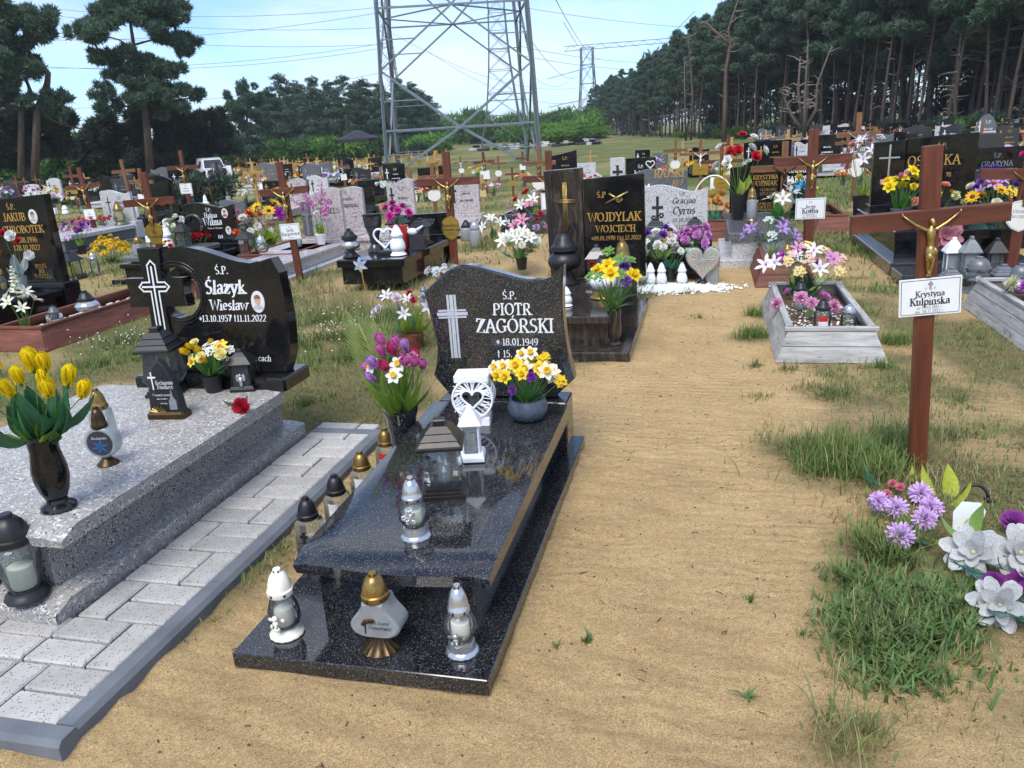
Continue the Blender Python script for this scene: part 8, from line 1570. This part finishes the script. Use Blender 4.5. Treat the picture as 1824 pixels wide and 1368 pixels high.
# far headstones
FS = [(1005, 330, .2, 48, 268, 'swoop', 'gr_jet', 'black headstone with curved sloping top behind the veined panel', 'goldtxt'), (1045, 320, .2, 34, 290, 'rect', 'gr_pale', 'pale small headstone behind the curved black stone', 'txtk'), (1145, 300, .2, 26, 267, 'rect', 'gr_jet', 'small black headstone on the dry field', 'txtw'), (1177, 300, .2, 26, 272, 'wave', 'gr_slate', 'small slate wave stone on the dry field', 'txtw'), (1245, 300, .2, 34, 262, 'wave', 'gr_jet', 'small black stone behind the white figure cross', 'goldtxt'),
 (1375, 300, .3, 62, 250, 'rect', 'gr_jet', 'black headstone with grey arch and portrait near the forest', 'goldtxt'), (1425, 295, .3, 22, 252, 'wave', 'gr_pale', 'narrow pale headstone with black cross behind the tall red-brown cross', 'txtk'), (1365, 275, .2, 40, 248, 'rect', 'gr_char', 'charcoal headstone in the row before the forest', 'txtd'),
 (1470, 262, .2, 12, 224, 'rect', 'gr_pale', 'slim pale pillar stone with cross before the forest', 'txtk'), (1500, 258, .2, 34, 226, 'rect', 'gr_jet', 'black stone with white lettering in the far right rows', 'txtw'), (1530, 262, .2, 14, 225, 'rect', 'gr_pale', 'slim white pillar with black cross in the far right rows', 'txtk'), (1560, 262, .2, 34, 236, 'rect', 'gr_jet', 'low black stone left behind the large monument', 'txtw'), (1678, 240, .2, 13, 208, 'rect', 'gr_pale', 'white pillar with black cross above the large monument', 'txtk'), (1698, 240, .2, 22, 212, 'rect', 'gr_jet', 'black stone with white lines above the large monument', 'txtw'), (1752, 265, .3, 34, 203, 'pointed', 'gr_slate', 'pointed slate headstone with white lettering before the forest', 'txtw'), (1790, 275, .3, 36, 222, 'wave', 'gr_char', 'dark headstone with gold verse at the far right', 'goldtxt'), (1755, 290, .3, 50, 238, 'rect', 'gr_char', 'charcoal slab stone behind the broad brown cross', 'txtd'),
 (535, 365, .25, 34, 317, 'arch', 'gr_pink', 'small pink-grey stone with black cross behind the pink pair, left', 'txtk'), (572, 355, .25, 36, 312, 'wave', 'gr_pale', 'small pale wave stone behind the pink pair, right', 'txtk'), (720, 400, .3, 50, 318, 'waver', 'gr_pink', 'pale pink headstone with black lettering left of the brass shield cross', 'txtk'), (705, 335, .25, 40, 292, 'rect', 'gr_jet', 'black stone with white cross beside the pylon foot', 'txtw'), (830, 385, .25, 56, 315, 'wave', 'gr_pink', 'pale wave stone with candles right of the brass shield cross', 'txtk'), (668, 345, .2, 60, 320, 'rect', 'gr_jet', 'low black ribbed tomb beside the pylon leg', 'txtd'), (645, 372, .2, 50, 335, 'slope', 'gr_jet', 'black tilted stone behind the right pink stone', 'txtd'), (625, 320, .2, 40, 303, 'rect', 'gr_jet', 'low black stone behind the pink stones', 'txtw'), (770, 325, .2, 50, 295, 'swoop', 'gr_jet', 'black and white draped stone behind the brass shield cross', 'txtw'),
 (165, 352, .2, 28, 318, 'rect', 'gr_jet', 'black stone with white outline under the left trees', 'txtw'), (200, 352, .2, 44, 315, 'rect', 'gr_jet', 'plain black stone before the left tree mass', 'txtd'), (290, 378, .25, 60, 312, 'arch', 'gr_jet', 'tall black arched stone behind the brass urn-plaque cross', 'txtd'), (225, 345, .2, 40, 312, 'rect', 'gr_char', 'charcoal stone left of the black arched stone', 'txtd'), (345, 340, .2, 30, 312, 'rect', 'gr_jet', 'small black stone with white lettering below the white van', 'txtw'), (365, 342, .2, 14, 315, 'rect', 'gr_pale', 'narrow pale stone beside the white van', 'txtk'), (420, 395, .2, 50, 355, 'wave', 'gr_slate', 'grey-blue wave stone behind the second ring headstone', 'txtd'), (20, 350, .2, 40, 325, 'arch', 'gr_pale', 'pale rounded stone at the far left edge', 'txtk'), (60, 348, .2, 34, 328, 'arch', 'gr_pale', 'low pale stone under the dark oak', 'txtk'), (490, 352, .2, 40, 322, 'rect', 'gr_jet', 'black stone with gold line beside the yellow pine cross', 'goldtxt'), (700, 315, .2, 34, 290, 'rect', 'gr_char', 'far charcoal stone through the pylon legs', 'txtd')]
for px, py, z, wp, top, sh, mt, lb, tm in FS:
    r = random.Random(px); P = G(px, py, z); w = wp*depth(P)/FPX; h = hgt((P.x, P.y, z+.05), top)
    grave(lb, P, w, h, sh, mt, [('Ś.P.', .09*h, .08*w, .72*h, 1, 0), (scrib(5, px), .09*h, .08*w, .52*h, 1.1, 0), (scrib(7, px+1), .10*h, .08*w, .33*h, 1.1, 0)] if tm != 'txtd' else (), tm, slab=1.3, ledge=z, cross=(-.32*w, .3*h, .18*w, .5*h, .03, tm) if sh != 'swoop' and tm != 'txtd' else None, base=False, group='headstones of the farther rows')
# crowded far rows
def crowd(n, x0, x1, y0, y1, slope, label, group, seed):
    r = random.Random(seed)
    for i in range(n):
        px = x0+(x1-x0)*(i+r.random())/n; py = y0+(y1-y0)*r.random()-(px-x0)*slope; P = G(px, py); w = r.uniform(.55, 1.0); h = r.uniform(.5, .85); mt = r.choice(('gr_jet', 'gr_jet', 'gr_char', 'gr_slate', 'gr_pale', 'gr_jet')); tm = 'txtk' if mt == 'gr_pale' else r.choice(('txtw', 'goldtxt', 'txtd'))
        grave(label, P, w, h, r.choice(('wave', 'rect', 'waver', 'arch', 'slope')), mt, [(scrib(5, i), .09*h, .08*w, .55*h, 1.1, 0), (scrib(7, i+40), .10*h, .08*w, .37*h, 1.1, 0)], tm, slab=1.3, ledge=.25, cross=(-.3*w, .3*h, .18*w, .45*h, .03, tm), base=False, group=group, slabmat=r.choice((mt, 'gr_pale', 'gr_char')))
        c1, c2 = COLS[r.randrange(8)]; bouquet('small flower heap in the crowded rows: '+group.split(' in ')[-1], P+Vector((r.uniform(-.3, .3), -.45, .26)), .5, .3, [('puff', c1, c2, 5, .10), ('lily', c2, c1, 3, .09)], [('broad', '#4f7f3c', 3, .15)], seed*100+i, stems=False, group='flower heaps in '+group.split(' in ')[-1])
COLS = [('#d8405a', '#eeeae4'), ('#eccb30', '#e8e4d0'), ('#eeeee8', '#c8d8c0'), ('#b060c0', '#e4d0e8'), ('#e09050', '#f0d8a0'), ('#d880b0', '#eee8ea'), ('#c82c34', '#e8c840'), ('#8fb0d8', '#eeeeee')]
crowd(20, 1345, 1830, 318, 282, .05, 'headstone in the crowded rows right of the walk', 'headstones in the crowded rows right of the walk', 31)
crowd(24, 1360, 1830, 275, 246, .06, 'small headstone in the crowded rows towards the right forest', 'headstones in the crowded rows towards the right forest', 32)
crowd(16, -20, 420, 378, 345, .05, 'headstone in the crowded rows under the left trees', 'headstones in the crowded rows under the left trees', 33)
crowd(9, 470, 720, 358, 322, .03, 'small headstone in the crowded rows left of the pylon', 'headstones in the crowded rows left of the pylon', 34)
# far flower heaps and lamps: small, but one by one
COLS = [('#d8405a', '#eeeae4'), ('#eccb30', '#e8e4d0'), ('#eeeee8', '#c8d8c0'), ('#b060c0', '#e4d0e8'), ('#e09050', '#f0d8a0'), ('#d880b0', '#eee8ea'), ('#c82c34', '#e8c840'), ('#8fb0d8', '#eeeeee')]
FB = [(800, 392), (760, 372), (715, 345), (690, 360), (745, 372), (648, 335), (560, 340), (1030, 345), (1060, 345), (1230, 320), (1265, 330), (1300, 345), (1195, 345), (1180, 335), (1165, 315), (1420, 318), (1450, 300), (1470, 298), (1490, 300), (1500, 312), (1460, 320), (1530, 345), (1500, 345), (1560, 290), (1580, 270), (1540, 270), (1475, 265), (1440, 262), (1400, 270), (1515, 268), (1800, 262), (1818, 285), (1790, 295), (1690, 238), (1610, 240), (1640, 236), (495, 372), (520, 350), (600, 335), (455, 345), (440, 335), (430, 320), (520, 318), (545, 315), (580, 312), (610, 312), (640, 312), (95, 365), (110, 372), (130, 380), (60, 360), (15, 362), (180, 360), (330, 355), (300, 345), (310, 395), (440, 372), (360, 370), (850, 330), (880, 362), (935, 345), (1005, 350), (725, 360), (575, 375), (1340, 262), (1370, 262), (1390, 285), (1350, 312)]
for i, (px, py) in enumerate(FB):
    r = random.Random(i*7+1); P = G(px, py); dd = depth(P); s = min(.8, .026*dd)*r.uniform(.6, 1.0)+.16; c1, c2 = COLS[r.randrange(8)]
    pos = 'left' if px < 420 else 'middle' if px < 1000 else 'right of the walk' if px > 1330 else 'centre-right'
    bouquet('small heap of flowers on a grave in the farther rows, picture %s' % pos, P+Vector((0, 0, .18)), s*.8, s*.42, [('puff', c1, c2, 6, s*.14), ('lily', c2, c1, 4, s*.13)], [('broad', '#4f7f3c', 4, s*.22)], 200+i, stems=False, group='flower heaps in the farther rows, picture %s' % pos, pot=(V_POT, .12, 'greyp'))
FL = [(805, 385), (840, 378), (770, 372), (725, 372), (620, 372), (600, 362), (560, 362), (1030, 335), (1110, 345), (1270, 345), (1300, 330), (1415, 325), (1445, 285), (1480, 310), (1520, 300), (1590, 262), (1720, 300), (1740, 305), (1700, 305), (410, 372), (470, 362), (120, 392), (100, 388), (150, 392), (205, 382), (245, 390), (70, 372), (520, 330), (345, 372), (370, 382)]
for i, (px, py) in enumerate(FL):
    r = random.Random(i+500); P = G(px, py); pos = 'left' if px < 420 else 'middle' if px < 1000 else 'right'
    lamp('small candle lamp on a grave in the farther rows, picture %s' % pos, P+Vector((0, 0, .12)), r.uniform(.3, .5), r.choice(('jar', 'globe', 'drop', 'square')), r.choice(('dome', 'cone')), r.choice(('silver', 'blackp', 'bronze', 'white')), r.choice(('glassf', 'glass', 'white')), None, None, None, r=r.uniform(.08, .12), detail=False, group='candle lamps in the farther rows, picture %s' % pos)
# distant graves beyond the field, each a low pale stone
for i in range(26):
    r = random.Random(i+900); px = r.choice((r.uniform(840, 955), r.uniform(955, 1065))); P = far(px, r.uniform(84, 96)); t = thing('distant_grave', 'tiny pale grave in the distant row beyond the field', 'grave', P, 0, 'graves in the distant row'); m_ = r.choice(('gr_pale', 'gr_jet', 'gr_slate', 'gr_pink')); MB().cbox((0, 0, .3), (r.uniform(.4, .8), .15, .4), .01).obj('headstone', M[m_], t); MB().cbox((0, -.8, .12), (.9, 1.6, .24), .01).obj('slab', M[r.choice(('gr_pale', 'gr_jet', 'gr_char'))], t)
# ---- white van with its door open
VPx = far(372, 50); t = thing('van', 'white van with its front door open parked on the track under the trees', 'van', VPx, YAW+R_(28)); t.scale = (.72,)*3
wb = plain('white_car_paint', '#e6e8ea', .25, 0, .03, 8, coat=.6)
def loft(secs):                                      # sections: (y, half width, z0, z1, top half width)
    mb = MB(); n = 8; vs = []
    for y_, hw, z0, z1, tw_ in secs: vs += [(-hw, y_, z0), (hw, y_, z0), (hw, y_, z0+(z1-z0)*.55), (tw_+(hw-tw_)*.3, y_, z0+(z1-z0)*.85), (tw_, y_, z1), (-tw_, y_, z1), (-tw_-(hw-tw_)*.3, y_, z0+(z1-z0)*.85), (-hw, y_, z0+(z1-z0)*.55)]
    fs = [tuple(range(8)), tuple((len(secs)-1)*8+i for i in range(7, -1, -1))]
    for k in range(len(secs)-1):
        for i in range(8): j = (i+1) % 8; fs.append((k*8+i, (k+1)*8+i, (k+1)*8+j, k*8+j))
    return mb.add(vs, fs)
loft([(-2.25, .78, .35, .80, .70), (-2.1, .86, .3, .95, .78), (-1.25, .9, .3, 1.08, .80), (-.55, .9, .3, 1.75, .70), (.3, .9, .3, 1.88, .72), (2.1, .9, .3, 1.86, .72), (2.3, .84, .35, 1.6, .70)]).obj('body', wb, t, 30)
dk = plain('car_glass', (.03, .04, .05), .08, 0, .1)
MB().add([(-.74, -1.23, 1.12), (.74, -1.23, 1.12), (.63, -.60, 1.70), (-.63, -.60, 1.70)], [(0, 1, 2, 3)]).obj('windscreen', dk, t, loc=(0, -.03, .02))
for s in (-1, 1):
    MB().add([(s*.905, -.35, 1.12), (s*.905, .5, 1.12), (s*.80, .5, 1.65), (s*.80, -.25, 1.65)], [(0, 1, 2, 3)]).obj('side_window', dk, t)
    MB().cbox((s*.62, -2.24, .72), (.26, .06, .14), .02).obj('headlight', M['silver'], t)
    for yy in (-1.45, 1.45):
        wl = thing('wheel', None, None, (s*.84, yy, .32), 0); wl.parent = t; o = MB().lathe([(.2, -.1), (.31, -.09), (.33, 0), (.31, .09), (.2, .1)], 20).obj('tyre', M['blackp'], wl, 30); o.rotation_euler = (0, math.pi/2, 0); o = MB().lathe([(.2, -.06), (.2, .06)], 16).obj('rim', M['silver'], wl, 30); o.rotation_euler = (0, math.pi/2, 0)
MB().cbox((0, -2.27, .68), (.7, .04, .12), .01).obj('grille', M['greyp'], t); MB().cbox((0, -2.28, .42), (1.5, .1, .16), .02).obj('bumper', wb, t)
dr = MB().cbox((.35, 0, .80), (.7, .06, .8), .03).obj('door', wb, t, None, (.92, -.75, .0)); dr.rotation_euler = (0, 0, R_(-62)); MB().cbox((.35, -.0, 1.38), (.6, .04, .34), .02).obj('door_window', dk, dr)
# ---- black folding canopy
TP = far(638, 52); t = thing('canopy_tent', 'black folding canopy tent beside the pylon', 'tent', TP, YAW); a = 1.25
for sx in (-1, 1):
    for sy in (-1, 1): MB().tube([(sx*a*.93, sy*a*.93, 0), (sx*a*.93, sy*a*.93, 1.9)], .045, 5).obj('leg', M['blackp'], t)
bc = plain('black_canvas', (.02, .022, .028), .7, 0, .2, 4)
vs = []
for r_, z_ in ((a*1.02, 1.72), (a*1.02, 1.90), (a*.55, 2.10), (a*.2, 2.38), (.02, 2.42)):
    for k in range(16): an = 2*math.pi*k/16+math.pi/16; q = r_/max(abs(math.cos(an)), abs(math.sin(an)))*.99; vs.append((q*math.cos(an), q*math.sin(an), z_-(.05 if k % 2 and z_ < 1.8 else 0)))
MB().add(vs, [(l*16+i, l*16+(i+1) % 16, (l+1)*16+(i+1) % 16, (l+1)*16+i) for l in range(4) for i in range(16)]).obj('canopy', bc, t)
# ================================================================== THIN HAZE, one even closed box round everything
hz_m = bpy.data.materials.new('thin_haze'); hz_m.use_nodes = True; hz_m.node_tree.nodes.remove(hz_m.node_tree.nodes['Principled BSDF'])
pvn = hz_m.node_tree.nodes.new('ShaderNodeVolumePrincipled'); pvn.inputs['Color'].default_value = (.82, .88, .95, 1); pvn.inputs['Density'].default_value = .0005; pvn.inputs['Anisotropy'].default_value = .2
hz_m.node_tree.links.new(pvn.outputs[0], hz_m.node_tree.nodes['Material Output'].inputs['Volume'])
tag(MB().box((0, 600, 19), (1900, 1960, 42)).obj('haze', hz_m), 'thin even haze in the air over the cemetery', 'haze', None, 'stuff')
